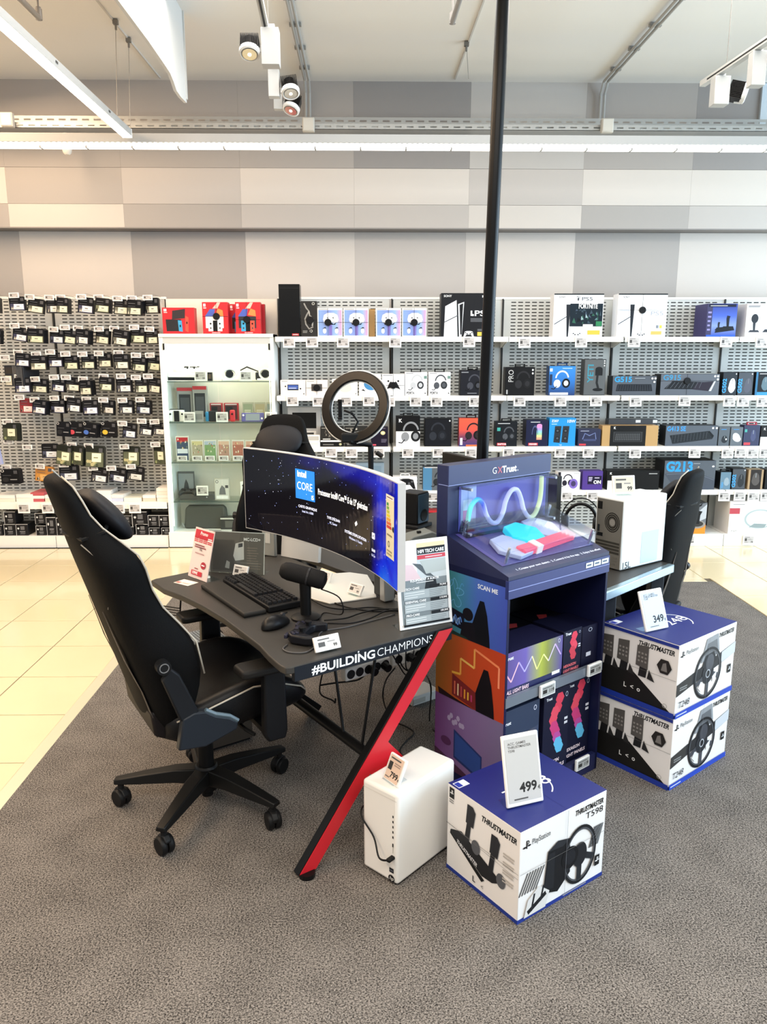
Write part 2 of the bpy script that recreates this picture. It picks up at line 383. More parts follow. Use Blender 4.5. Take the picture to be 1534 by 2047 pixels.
for p0, p1, lb in (((28, -14), (78, 36), 'short grey sprinkler pipe end at the upper left'), ((925, -20), (905, 44), 'short grey sprinkler pipe end above the shop centre')):
    b = onz(*p1, 3.72); a = onz(*p0, 3.72); a = a + (a - b) * 2
    t = empty('sprinkler_pipe', b); tag(t, lb, 'pipe')
    MB().tube([a - b, Vector((0, -0.02, 0)), Vector((0, 0, 0))], 0.018, 10).build('pipe', mat('#8b8782', 0.4, 0.2), t, smooth='auto')
    MB().cyl((0, 0, -0.01), (0, 0, 0.05), 0.02, 10).build('elbow', mat('#7e7a76', 0.4, 0.2), t)
    MB().cyl((0, 0.0, 0.05), (0, 0, 0.30), 0.006, 8).cyl((0, 0, 0.045), (0, 0, 0.06), 0.016, 8).build('hanger', mat('#76726e', 0.4, 0.3), t)
for (x, y, yb), lb in (((231, 44, 255), 'nearer thin suspension wire hanging left of the white panel'), ((257, 80, 262), 'farther thin suspension wire hanging left of the white panel'), ((933, 88, 158), 'thin suspension wire with clip near the black pole')):
    a = onz(x, y, 4.0); b = ony(x + 4, yb, a.y)
    t = empty('suspension_wire', a); tag(t, lb, 'wire')
    MB().cyl((0, 0, 0), b - a, 0.0022, 6).build('wire', mat('#8a8883', 0.4, 0.5), t); MB().cbox((0, 0, 0), (0.035, 0.03, 0.03)).cyl((0, 0, -0.05), (0, 0, 0), 0.008, 8).build('clip', mat('#77746f', 0.4, 0.4), t)
p = ony(134, 298, 6.95); o = MB().lathe([(0.04, 0.06), (0.04, 0), (0.033, -0.03), (0.02, -0.045)], 16).build('motion_sensor', mat('#e3ddd2', 0.4), smooth='auto', loc=p); tag(o, 'small white dome sensor under the long wall light', 'sensor')
MB().cyl((0, 0, 0.06), (0, 0, 0.12), 0.03, 12).build('mount', mat('#d5d0c6', 0.5), o)
# hanging white panel
t = empty('ceiling_banner', (-1.3, 4.8, 4.02)); tag(t, 'white hanging ceiling panel with a curved drooping tip', 'panel')
pp = [onx(x, y, -1.3) for x, y in [(228, 0), (290, 82), (322, 128), (334, 146), (341, 163), (347, 181), (356, 194), (368, 206)]]
pl = [(p.y - 4.8, p.z - 4.02) for p in pp]; e = pl[-1]
d = (pl[0][0] - pl[1][0], pl[0][1] - pl[1][1]); pl = [(pl[0][0] + d[0] * 2.5, pl[0][1] + d[1] * 2.5)] + pl
poly = pl + [(e[0] + 0.02, 0), (pl[0][0], 0)]
MB().prism(poly, 0, 0.02, frame((0, 0, 0), (0, 1, 0), (0, 0, 1))).build('panel', mat('#cfcdc9', 0.55), t)
MB().cbox((0.012, e[0] - 0.012, e[1] / 2 + 0.01), (0.035, 0.02, -e[1] - 0.02)).build('edge_strip', mat('#c4c2bd', 0.4), t)
# ---- luminaires
lampm = mat('#fff6e8', 0.4, emit=4.0); lampw = mat('#fdf9f0', 0.4, emit=4.0)
housing = mat('#b4b3af', 0.45)
t = empty('linear_light', (-1.80, 4.0, 3.29)); tag(t, 'long white linear pendant light running toward the back wall', 'light')
MB().box(-0.035, -3.4, 0.012, 0.035, 2.2, 0.06).build('housing', housing, t, bevel=0.002)
MB().box(-0.03, -3.4, 0.0, 0.03, 2.19, 0.012).build('diffuser', lampm, t)
MB().box(-0.036, 2.19, 0, 0.036, 2.205, 0.062).build('end_cap', mat('#f0efec', 0.4), t)
for k in range(4): MB().cbox((0.036, 1.7 - 0.9 * k, 0.04), (0.004, 0.03, 0.012)).build('clip', mat('#555553', 0.4, 0.4), t)
t = empty('linear_light', (0, 6.3, 3.242)); tag(t, 'long white louvred linear light spanning the whole back wall', 'light')
MB().box(-5, -0.04, 0.036, 5, 0.04, 0.098).build('housing', mat('#a9a9a7', 0.45), t, bevel=0.002)
MB().box(-5, -0.03, 0.0, 5, 0.03, 0.036).build('diffuser', lampw, t)
mb = MB()
for k in range(250): mb.box(-5 + 0.04 * k, -0.036, 0.026, -5 + 0.04 * k + 0.018, -0.03, 0.038)
o = mb.build('louvre_teeth', mat('#e8e7e3', 0.5), t); o['kind'] = 'stuff'
for k in range(29): MB().box(-4.9 + 0.345 * k, -0.034, -0.004, -4.9 + 0.345 * k + 0.012, 0.034, 0.012).build('joint_clip', mat('#8f8e8a', 0.4), t)
for yy, xx in ((2.2, 1.6), (0.2, -1.8), (0.2, 1.6)):       # unseen copies of the luminaire, added to light the shop near the camera
    t = empty('linear_light', (xx, yy - 1.2, 3.6)); tag(t, 'added unseen linear pendant light above the aisle' + (', right of the desks' if yy > 1 else (', left behind the viewer' if xx < 0 else ', right behind the viewer')), 'light')
    MB().box(-0.035, -1.0, 0.012, 0.035, 1.0, 0.06).build('housing', housing, t, bevel=0.002)
    MB().box(-0.03, -1.0, 0.0, 0.03, 1.0, 0.012).build('diffuser', lampm, t)
# spotlights on tracks
def spotlight(loc, label, sx, sz, tilt=12, side=-1, ry=0, drop=0.10):
    t = empty('spotlight', loc); tag(t, label, 'spotlight')
    MB().cbox((0, 0, -sz / 2), (sx, sx * 0.8, sz)).build('driver_box', mat('#b3b2ae', 0.4), t, bevel=0.003)
    MB().cbox((0, 0, 0.012), (sx * 0.5, 0.03, 0.03)).build('track_adapter', mat('#bdbcb8', 0.4), t)
    h = empty('lamp_head', (side * (sx / 2 + 0.07), -0.01, -drop), parent=t); h.rotation_euler = (R(tilt), R(ry), 0)
    mb = MB()
    for k in range(12): mb.cbox((-0.05 + 0.1 * k / 11, 0, 0.02), (0.0045, 0.085, 0.085))
    mb.cyl((0, 0, -0.02), (0, 0, 0.055), 0.036, 14); mb.build('heat_sink', mat('#1a1817', 0.45, 0.3), h)
    mb = MB(); n = 24; rr = [(0.062, -0.03), (0.062, -0.045), (0.05, -0.047), (0.046, -0.04)]
    mb.lathe([(0.062, -0.02), (0.062, -0.045), (0.052, -0.05), (0.04, -0.03)], 24).build('trim_ring', mat('#e6e5e2', 0.3), h, smooth='auto')
    MB().lathe([(0.043, -0.0495), (0.03, -0.044), (0.012, -0.038)], 20).build('reflector', mat('#d8d6d0', 0.15, 0.9), h, smooth='auto')
    MB().cyl((0, 0, -0.052), (0, 0, -0.049), 0.012, 12).build('led', mat('#fff3dd', 0.4, emit=1.5), h)
    MB().tube([(side * -0.065, 0, 0.01), (side * -0.062, 0, -0.03)], 0.006, 6).build('bracket', mat('#d5d4d0', 0.4), h)
    return t
A = onz(530, 48, 3.62); B = onz(556, 172, 3.62); D = B - A
t = empty('light_track', B); tag(t, 'white lighting track hanging above the desks', 'track')
MB().bar(A - B - D * 0.9, Vector((0, 0, 0)) + D * 0.05, 0.035, 0.03).build('rail', mat('#b9b8b4', 0.4), t)
MB().bar(A - B - D * 0.9 - Vector((0, 0, .0165)), -D * 0.08 - Vector((0, 0, .0165)), 0.012, 0.004).build('slot', mat('#2a2927', 0.5), t)
for k in (0.25, -0.65): MB().cyl(D * (k - 1), D * (k - 1) + Vector((0, 0, 0.4)), 0.0025, 6).build('wire', mat('#77746f', 0.4, 0.4), t)
spotlight(A + Vector((0.03, 0, -0.03)), 'nearest track spotlight with black finned head, above the desk', 0.105, 0.20, -24, -1, 0, 0.10)
spotlight(A.lerp(B, 0.62) + Vector((0, 0, -0.03)), 'middle spotlight of the track above the desk', 0.075, 0.17, -24, 1, -8, 0.11)
spotlight(B + Vector((0, 0, -0.03)), 'farthest spotlight of the track above the desk', 0.065, 0.13, -22, 1, 15, 0.10)
A = onz(1405, 168, 3.5); B = onz(1536, 80, 3.5); D = (B - A).normalized(); B = A + D * 2.2
t = empty('light_track', A); tag(t, 'white lighting track hanging at the upper right', 'track')
MB().bar((0, 0, 0), B - A, 0.04, 0.035).build('rail', mat('#b9b8b4', 0.4), t)
MB().bar(D * 0.1 - Vector((0.021, 0, 0.002)), B - A - Vector((0.021, 0, 0.002)), 0.003, 0.008).build('slot', mat('#2a2927', 0.5), t)
for k in (0.3, 1.7): MB().cyl(D * k, D * k + Vector((0.0, 0, 0.52)), 0.003, 6).build('wire', mat('#77746f', 0.4, 0.4), t)
spotlight(A + D * 0.22 + Vector((0.01, 0, -0.03)), 'spotlight with black fins at the end of the right track', 0.10, 0.17, -15, 1, -75, 0.09)
spotlight(A + D * 0.62 + Vector((0.02, 0, -0.02)), 'spotlight with white ring on the right track, cut by the picture edge', 0.085, 0.19, -24, 1, 5, 0.04)
# ================================================================== SHELVING ALONG THE BACK WALL
PY = 7.14; SY = 6.80                                   # perforated panel plane, shelf front edge
SZ = [1.861, 1.356, 0.907, 0.51]; BZ = 0.11            # shelf tops, plinth top
BX = [-3.84, -2.83, -1.84, -0.82, 0.20, 1.20, 2.21, 3.215, 4.22]
sheet = mat('#c9cac6', 0.45, noise=0.02, scale=3); enamel = mat('#f1efe9', 0.35); dark = mat('#232323', 0.8)
mb = MB(); hole_grid(mb, frame((0, 0, 0), (1, 0, 0), (0, 0, 1)), 0.012, 0.998, 0.0, 2.085, 14, 70, 0.044, 0.0085, mu=0.055, mv=0.01)
panel_me = mb.mesh('back_panel', sheet)
backing_me = MB().box(0.0, 0.03, 0, 1.0, 0.04, 2.09).mesh('backing', dark)
shelf_me = MB().box(0.004, 0, -0.008, 0.996, 0.33, 0).mesh('shelf', enamel)
lip_me = MB().box(0.003, -0.004, -0.043, 0.997, 0.006, 0.0).mesh('price_rail', mat('#f6f4ee', 0.3))
brk_me = MB().prism([(0.0, -0.01), (0.0, -0.09), (0.04, -0.09), (0.30, -0.03), (0.30, -0.01)], 0, 0.004, frame((0, 0.33, 0), (0, -1, 0), (0, 0, 1))).mesh('bracket', enamel)
def lo(name, me, parent, loc):
    o = bpy.data.objects.new(name, me); COL.objects.link(o); o.parent = parent; o.location = loc; return o
BAYW = ['left of the centre, beside the glass cabinet', 'behind the ring light', 'behind the black pole', 'behind the white computer tower', 'at the far right']
def bay(i, label, shelves=True):
    t = empty('shelving_bay', (BX[i], PY, 0)); tag(t, label, 'shelving', 'perforated shelving bays'); s = (BX[i + 1] - BX[i])
    lo('back_panel', panel_me, t, (0, 0, 0.11)); lo('backing', backing_me, t, (0, 0, 0.11))
    MB().box(-0.006, -0.012, 0, 0.006, 0.03, 2.2).build('upright', mat('#3b3b3a', 0.6), t)
    MB().box(0.0, -0.004, 2.195, s, 0.03, 2.215).build('top_cap', enamel, t)
    MB().box(0.003, SY - 0.05 - PY, 0.0, s - 0.003, 0.0, BZ).build('plinth', enamel, t, bevel=0.002)
    MB().box(0.0, SY - 0.045 - PY, 0.0, s, 0, 0.004).build('kick_strip', dark, t)
    if shelves:
        for z in SZ:
            sh = lo('shelf', shelf_me, t, (0.003, SY - PY, z)); lo('price_rail', lip_me, sh, (0, 0, 0))
            lo('bracket', brk_me, sh, (0.002, 0, 0)); lo('bracket', brk_me, sh, (s - 0.012, 0, 0))
    return t
for k in range(5): bay(3 + k, 'white perforated shelving bay with four shelves, ' + BAYW[k])
# ---- goods: cartons standing on the shelves, placed by the photograph at their real depth
def hs(p, cu, cv, s, c, pad='#1a1a1c', mic=True):
    "headset picture, s = half height in metres"
    ru, rv = s / p.w, s / p.h
    p.ring(cu, cv + 0.15 * rv, 0.72 * ru, 0.85 * rv, 0.2, c, 10, 175); p.ell(cu - 0.5 * ru, cv - 0.35 * rv, 0.36 * ru, 0.42 * rv, c); p.ell(cu + 0.42 * ru, cv - 0.3 * rv, 0.42 * ru, 0.48 * rv, pad)
    p.ell(cu + 0.42 * ru, cv - 0.3 * rv, 0.24 * ru, 0.28 * rv, c)
    if mic: p.line([(cu - 0.55 * ru, cv - 0.6 * rv), (cu - 0.8 * ru, cv - 0.9 * rv), (cu - 1.1 * ru, cv - 0.85 * rv)], s * 0.09, pad)
def pad(p, cu, cv, s, c, d='#1a1a1c'):
    "gamepad picture, s = half width in metres"
    ru, rv = s / p.w, s / p.h
    p.poly([(cu - ru, cv - 0.55 * rv), (cu - 0.75 * ru, cv + 0.4 * rv), (cu - 0.35 * ru, cv + 0.5 * rv), (cu + 0.35 * ru, cv + 0.5 * rv), (cu + 0.75 * ru, cv + 0.4 * rv), (cu + ru, cv - 0.55 * rv), (cu + 0.75 * ru, cv - 0.6 * rv), (cu + 0.4 * ru, cv - 0.15 * rv), (cu - 0.4 * ru, cv - 0.15 * rv), (cu - 0.75 * ru, cv - 0.6 * rv)], c)
    for q in (-0.3, 0.3): p.ell(cu + q * ru, cv, 0.13 * ru, 0.13 * rv, d)
    for q in (-0.62, 0.62): p.ell(cu + q * ru, cv + 0.2 * rv, 0.12 * ru, 0.12 * rv, d)
def kbd(p, u0, v0, u1, v1, c, key, sl=0.05, rows=4):
    p.poly([(u0, v0), (u1, v0), (u1 - sl, v1), (u0 + sl, v1)], c)
    n = 14
    for r_ in range(rows):
        a, b = v0 + (v1 - v0) * (0.1 + 0.85 * r_ / rows), v0 + (v1 - v0) * (0.1 + 0.85 * (r_ + 0.72) / rows)
        k0 = sl * (a - v0) / (v1 - v0)
        for q in range(n):
            x = u0 + k0 + 0.012 + (u1 - u0 - 2 * k0 - 0.024) * q / n; p.rect(x, a, x + (u1 - u0) / n * 0.72, b, key)
def mouse(p, cu, cv, ru, rv, c, d='#9aa0a4', lean=0.0):
    p.poly([(cu + ru * math.cos(a) * (1.0 if math.sin(a) < 0 else 0.85) + lean * math.sin(a) * ru, cv + rv * math.sin(a)) for a in [2 * math.pi * k / 20 for k in range(20)]], c)
    p.line([(cu + lean * ru * 0.9, cv + rv * 0.9), (cu + lean * ru * 0.2, cv + rv * 0.25)], 0.004, d)
puck_mb = MB().lathe([(0.0, 0.012), (0.028, 0.012), (0.03, 0.006), (0.03, 0)], 20); puck_me = puck_mb.mesh('security_puck', mat('#141416', 0.4))
def carton(name, label, cat, x0, x1, yt, z, dep, col, draw=None, Yf=None, puck=None, tab=None, side=None, group=None, rough=0.4, yaw=0.0, top=None):
    Yf = Yf or SY + 0.025; ym = (ony(767, yt, Yf).z + z) / 2
    yb = 1023
    for _ in range(3):
        for yy in range(560, 1120, 2):
            if ony(767, yy, Yf).z <= z: yb = yy; break
    mid = (yt + yb) / 2
    X0 = ony(x0, mid, Yf).x; X1 = ony(x1, mid, Yf).x; w = X1 - X0; h = ony((x0 + x1) / 2, yt, Yf).z - z
    o = MB().box(-w / 2, 0, 0, w / 2, dep, h).build(name, mat(col, rough), bevel=0.0015, seg=1, loc=((X0 + X1) / 2, Yf, z + 0.0005), rz=yaw)
    tag(o, label, cat, group)
    if draw:
        p = Print(frame((-w / 2, 0, 0), (1, 0, 0), (0, 0, 1)), w, h); draw(p); p.build('printed_front', o)
    if side:
        p = Print(frame((-w / 2, dep, 0), (0, -1, 0), (0, 0, 1)), dep, h); side(p)
        if p.mats: p.build('printed_side', o)
    if top: MB().box(-w / 2, 0, h, w / 2, dep, h + 0.003).build('lid', mat(top, 0.4), o)
    if tab:
        MB().box(-0.045, 0.01, h, 0.045, 0.03, h + 0.006).box(-0.045, 0.012, h, -0.035, 0.028, h + 0.025).box(0.035, 0.012, h, 0.045, 0.028, h + 0.025).box(-0.045, 0.012, h + 0.02, 0.045, 0.028, h + 0.027).build('hang_tab', mat(tab, 0.5), o)
    if puck:
        q = bpy.data.objects.new('security_puck', puck_me); COL.objects.link(q); q.parent = o; q.location = ((puck[0] - 0.5) * w, -0.004, puck[1] * h); q.rotation_euler = (R(90), 0, 0); q.scale = (1, 1, 0.8)
        uu = (puck[0] - 0.5) * w; vv = puck[1] * h
        MB().tube([(uu, -0.003, h), (uu, -0.003, 0.005)], 0.0011, 4).build('security_wire', mat('#2b2b2b', 0.5), o)
        MB().tube([(-w / 2, -0.003, vv), (w / 2, -0.003, vv)], 0.0011, 4).build('security_wire', mat('#2b2b2b', 0.5), o)
    return o
K = '#111214'; T0, T1, T2, T3 = SZ
GX = {}
# --- red console boxes on the cabinet
CABT = 1.885; CY = 6.80
def red_box(p, kind):
    p.rect(0.05, 0.86, 0.14, 0.95, '#ffffff'); p.rect(0.09, 0.87, 0.1, 0.94, '#d3202b'); p.rect(0.05, 0.80, 0.16, 0.83, '#f4d6d6')
    if kind == 0:
        p.poly([(0.12, 0.1), (0.6, 0.1), (0.58, 0.55), (0.1, 0.55)], '#2b2b2e'); p.poly([(0.3, 0.55), (0.7, 0.6), (0.72, 0.95), (0.32, 0.88)], '#3a3336')
        p.poly([(0.5, 0.1), (0.62, 0.08), (0.6, 0.5), (0.48, 0.52)], '#3aa0cf'); p.poly([(0.7, 0.12), (0.8, 0.05), (0.82, 0.62), (0.72, 0.7)], '#e5503c')
        p.ell(0.76, 0.42, 0.02, 0.05, K); p.ell(0.55, 0.3, 0.02, 0.05, K)
    else:
        p.poly([(0.1, 0.55), (0.3, 0.78), (0.5, 0.78), (0.45, 0.55)], '#4b5fb8'); p.poly([(0.5, 0.6), (0.62, 0.8), (0.8, 0.74), (0.82, 0.55)], '#e58a45'); p.poly([(0.4, 0.8), (0.6, 0.99), (0.72, 0.99), (0.6, 0.8)], '#eebfae')
        p.rect(0.12, 0.18, 0.82, 0.55, '#f1efee' if kind == 1 else '#35363b')
        a, b = ('#f7f7f7', '#f7f7f7') if kind == 1 else ('#3aa0cf', '#e5503c')
        p.rect(0.22, 0.08, 0.4, 0.42, a); p.rect(0.4, 0.08, 0.58, 0.42, K); p.rect(0.58, 0.08, 0.76, 0.42, b)
        for u in (0.31, 0.67): p.ell(u, 0.32, 0.035, 0.03, K); p.ell(u, 0.18, 0.03, 0.03, '#444444')
        p.bars(0.35, 0.015, 0.7, 0.05, 1, '#f4d6d6')
G = carton
G('console_box', 'wide red console box with dark console picture, leftmost on the glass cabinet', 'box', 325, 389, 615, CABT, 0.10, '#c81f2a', lambda p: red_box(p, 0), Yf=CY + .03)
G('console_box', 'tall red console box with white controllers on the glass cabinet', 'box', 405, 456, 604, CABT, 0.10, '#cf2029', lambda p: red_box(p, 1), Yf=CY + .03, puck=(.55, .55))
G('console_box', 'red console box standing half hidden between two others on the cabinet', 'box', 459, 505, 608, CABT, 0.08, '#c81f2a', lambda p: red_box(p, 2), Yf=CY + .20)
G('console_box', 'tall red console box with blue and red controllers on the glass cabinet', 'box', 471, 521, 604, CABT, 0.09, '#cf2029', lambda p: red_box(p, 2), Yf=CY + .03, puck=(.45, .45))
G('console_box', 'thin red console box behind the rightmost one on the cabinet', 'box', 497, 530, 608, CABT, 0.06, '#b81c26', None, Yf=CY + .15)
# --- top shelf
G('tower_box', 'tall black glossy box with a small red badge on the top shelf', 'box', 558, 600, 568, T0, 0.14, '#0d0d0e', lambda p: (p.rect(.05, .92, .95, .93, '#1d1d1f'), p.rect(.6, .02, .92, .06, '#c8323a'), p.bars(.64, .03, .9, .05, 1, '#f6dada')), rough=0.25)
def statue_print(p):
    p.ring(.78, .93, .09, .04, .4, '#b9b6ae'); p.ring(.62, .16, .09, .04, .4, '#b9b6ae'); p.line([(.2, .94), (.35, .8), (.5, .72), (.35, .6), (.25, .5), (.3, .35), (.5, .22), (.75, .28)], .012, '#8f8c86'); p.line([(.5, .72), (.55, .6), (.75, .5), (.7, .3)], .012, '#a9a69f'); p.bars(.1, .1, .4, .18, 2, '#8a8882')
G('graphics_box', 'dark grey slim box with silver swirl picture beside the tall black box', 'box', 602, 634, 602, T0, 0.12, '#2b2a29', statue_print, puck=(.58, .47))
vrbg = ramp_mat([(0.0, '#86a8d8'), (0.45, '#7f92d0'), (0.75, '#93b4dc'), (1.0, '#dc96bc')], 'X', -0.11, 0.11)
def vr_print(p):
    p.rect(.04, .04, .97, .93, vrbg); p.bars(.05, .945, .45, .975, 1, '#777777')
    p.poly([(.22, .6), (.26, .76), (.4, .83), (.65, .83), (.8, .76), (.85, .6), (.8, .5), (.65, .47), (.52, .52), (.4, .47), (.26, .5)], '#eceef4')
    p.poly([(.3, .5), (.42, .44), (.52, .5), (.64, .44), (.76, .5), (.7, .42), (.35, .42)], '#17181c')
    for u in (.42, .64): p.poly([(u - .05, .66), (u + .02, .7), (u, .66), (u + .02, .62)], '#22242a')
    for u in (.28, .76): p.poly([(u - .09, .28), (u + .08, .3), (u + .02, .34)], '#22242a'); p.ell(u, .2, .07, .09, '#e4e6ee')
    p.rect(.46, .05, .58, .42, '#7a6cb8')
for k, (a, b, lb) in enumerate([(635, 685, 'first'), (687, 737, 'second'), (752, 802, 'third'), (804, 853, 'fourth')]):
    G('headset_box', 'white virtual reality headset box with pastel front, %s from the left on the top shelf' % lb, 'box', a, b, 616, T0, 0.13, '#f2efe9', vr_print, puck=(.5 if k else .42, .5), group='pastel headset boxes on the top shelf')
G('cardboard_box', 'plain brown cardboard box edge between the pastel headset boxes', 'box', 738, 750, 618, T0, 0.2, '#b08a55', None, Yf=SY + .1)
def ps_black(p):
    p.text('SONY', .05, .91, .018, '#dddddd', bold=.02); p.rect(.8, .9, .98, .95, '#e8e8e8')
    p.poly([(.06, 0), (.08, .7), (.3, .84), (.33, 0)], '#e6e9ef'); p.poly([(.06, .34), (.33, .5), (.33, .48), (.06, .32)], '#3a3d44')
    p.poly([(.36, 0), (.33, .75), (.45, .8), (.41, 0)], '#d9dde4'); p.poly([(.385, .05), (.36, .73), (.43, .77), (.41, .05)], '#15161a')
    p.text('PS5', .66, .48, .045, '#f2f2f2', bold=.02, sx=1.5); p.poly([(.58, .48), (.58, .6), (.61, .6), (.61, .48)], '#f2f2f2'); p.ell(.625, .5, .02, .025, '#f2f2f2'); p.bars(.58, .34, .98, .43, 3, '#6b6d72'); p.rect(.72, .02, .98, .11, '#e3c24c'); p.rect(.72, .13, .86, .18, '#55575c')
    pad(p, .55, .07, .045, '#eef0f4')
G('console_box', 'black console box with a tall white console picture, partly behind the pole', 'box', 882, 984, 586, T0, 0.16, '#1b1c20', ps_black)
def ps_white(p, art):
    p.rect(0, .0, 1, 1, '#f4f4f6'); p.rect(0, .97, 1, 1, '#1c2024'); p.text('SONY', .1, .9, .014, '#222222', bold=.02)
    p.poly([(0.02, 0), (.05, .66), (.24, .76), (.27, 0)], '#dfe4ee'); p.poly([(.02, .3), (.27, .48), (.27, .46), (.02, .28)], '#33373f'); p.poly([(.28, 0), (.25, .75), (.34, .75), (.31, 0)], '#23272e')
    if art:
        p.rect(.33, .24, .99, .77, '#15222c'); rr = random.Random(5)
        for k in range(26):
            u, v = rr.uniform(.35, .95), rr.uniform(.27, .6); p.poly([(u, v), (u + rr.uniform(.02, .08), v + rr.uniform(-.03, .03)), (u + rr.uniform(0, .05), v + rr.uniform(.03, .12))], rr.choice(['#2d4250', '#5d7c86', '#8fa9ad', '#1f5a46', '#0c1318', '#3c4c60']))
        p.rect(.86, .25, .98, .36, '#1f7a4a'); p.text('FORTNITE', .5, .66, .04, '#f8f8f8', bold=.03, fit=p.w * .38); p.text('PS5', .56, .84, .03, '#5a5f68', sx=1.6); p.rect(.47, .84, .5, .9, '#333842'); p.rect(.7, .05, .95, .15, '#d9b83c'); pad(p, .48, .05, .045, '#eef0f6'); p.rect(.6, .24, .8, .29, '#ffffff')
    else:
        p.text('PS5', .68, .5, .035, '#9aa3b2', sx=1.6); p.bars(.65, .4, .85, .44, 1, '#c9ced8'); p.rect(.7, .05, .92, .13, '#e7b25a'); p.rect(.8, .2, .85, .27, '#7f8792'); p.rect(.87, .2, .92, .27, '#e8d040'); pad(p, .5, .04, .045, '#e8ebf2')
    p.text('PS5', .45, .9, .016, '#555555') if art else None
G('console_box', 'white console box with a dark battle game picture and yellow strip', 'box', 1107, 1206, 587, T0, 0.15, '#f3f3f5', lambda p: ps_white(p, True))
G('console_box', 'plain white console box with black security puck on the top shelf', 'box', 1235, 1333, 587, T0, 0.15, '#f3f3f5', lambda p: ps_white(p, False), puck=(.5, .62))
def stick(p, cu, v0, s, c):
    ru, rv = s / p.w, s / p.h
    p.poly([(cu - ru, v0), (cu + ru, v0), (cu + .7 * ru, v0 + .35 * rv), (cu - .7 * ru, v0 + .35 * rv)], c); p.poly([(cu - .18 * ru, v0 + .3 * rv), (cu + .18 * ru, v0 + .3 * rv), (cu + .2 * ru, v0 + 1.5 * rv), (cu + .32 * ru, v0 + 1.9 * rv), (cu - .2 * ru, v0 + 2.0 * rv), (cu - .28 * ru, v0 + 1.5 * rv)], c)
skybg = ramp_mat([(0, '#1d3fa8'), (.35, '#7d93c9'), (.65, '#3c5bc0'), (1, '#1b2f86')], 'Z', 0, .27)
def flight(p):
    p.rect(.18, 0, 1, 1, skybg); p.rect(0, 0, .18, 1, '#2a2350'); p.bars(.04, .15, .16, .8, 5, '#8f87c4', fill=.4); p.rect(.05, .9, .95, .98, '#12172e'); p.bars(.1, .92, .7, .95, 1, '#dddddd'); stick(p, .72, .25, .055, '#1a1c22'); stick(p, .42, .2, .035, '#20232b'); p.poly([(.3, .12), (.95, .2), (.9, .32), (.35, .28)], '#15171d')
    p.rect(.02, 0, 1, .06, '#1f55c8')
G('joystick_box', 'blue flight stick box with a sky picture on the top shelf', 'box', 1413, 1473, 607, T0, 0.26, '#322c66', flight)
def flight2(p): p.bars(.04, .88, .4, .95, 2, '#444a55'); stick(p, .25, .14, .05, '#33363d'); stick(p, .72, .14, .07, '#33363d'); p.ell(.25, .55, .1, .14, '#2a2d33')
G('joystick_box', 'white flight stick box at the right end of the top shelf', 'box', 1492, 1562, 607, T0, 0.26, '#eef1f4', flight2)
# --- second shelf
def handheld(p): p.rect(.28, .35, .72, .72, '#20242e'); p.rect(.3, .42, .7, .68, '#3d5aa8'); p.bars(.33, .45, .65, .52, 1, '#dfe5f5'); p.ell(.2, .6, .03, .05, K); p.ell(.8, .45, .03, .05, K); p.bars(.05, .9, .3, .95, 1, '#888888'); p.ell(.93, .12, .03, .05, '#777777')
G('handheld_box', 'small white handheld console box with a blue screen picture', 'box', 561, 611, 760, T1, 0.10, '#f1ebe6', handheld)
G('handheld_box', 'small white box with a black security puck, left of the ring light', 'box', 612, 655, 760, T1, 0.10, '#ece4df', lambda p: (p.rect(.25, .3, .75, .75, '#4a4744'), p.bars(.05, .9, .4, .95, 1, '#888888')), puck=(.5, .5))
G('speaker_box', 'white box with a pale rounded device picture, seen through the ring light', 'box', 664, 715, 758, T1, 0.10, '#f1eeea', lambda p: (mouse(p, .52, .5, .27, .3, '#d9d4cd'), p.ell(.93, .12, .02, .04, '#777777'), p.bars(.04, .9, .3, .95, 1, '#888888')))
G('speaker_box', 'white box with blue rounded device, half covered by the ring light', 'box', 718, 762, 748, T1, 0.10, '#eeeef0', lambda p: (p.ell(.55, .55, .33, .3, '#3f86bd'), p.bars(.05, .92, .6, .96, 1, '#888888'), p.poly([(.1, .25), (.3, .2), (.2, .3)], K)))
G('gamepad_box', 'white gamepad box with black and white controller picture', 'box', 764, 809, 748, T1, 0.10, '#f0f0f1', lambda p: (pad(p, .5, .6, .07, '#e4e4e6'), p.poly([(.2, .28), (.34, .6), (.66, .6), (.82, .28), (.7, .34), (.5, .38), (.3, .34)], '#1a1b1e'), p.bars(.05, .92, .5, .96, 1, '#666666')), puck=(.5, .48))
def porta(p, c): hs(p, .55, .55, .07, c, '#33363c'); p.bars(.05, .93, .4, .96, 1, '#555555'); p.text('PORTA', .08, .06, .022, '#22252a', bold=.02, fit=p.w * .35); p.rect(.86, .72, .99, .84, '#6f8f86'); p.ell(.92, .1, .03, .03, '#555555')
G('headset_box', 'white headset box with silver headphones on the second shelf', 'box', 810, 854, 744, T1, 0.10, '#f1f1f2', lambda p: porta(p, '#c3c6cb'), tab='#1a1a1a')
G('headset_box', 'white headset box with dark grey headphones on the second shelf', 'box', 857, 901, 744, T1, 0.10, '#f1f1f2', lambda p: porta(p, '#4a4e56'), tab='#1a1a1a')
def darkhs(p, bg, c, pd='#0c0c0e'): p.rect(.02, .02, .98, .98, bg); hs(p, .58, .5, .075, c, pd); p.bars(.05, .88, .35, .95, 1, '#8a8c92'); p.bars(.3, .06, .7, .12, 1, '#77797f')
G('headset_box', 'black headset box beside the pole on the second shelf', 'box', 920, 970, 740, T1, 0.11, '#101115', lambda p: darkhs(p, '#1b1c24', '#3a3c46'), tab='#111111')
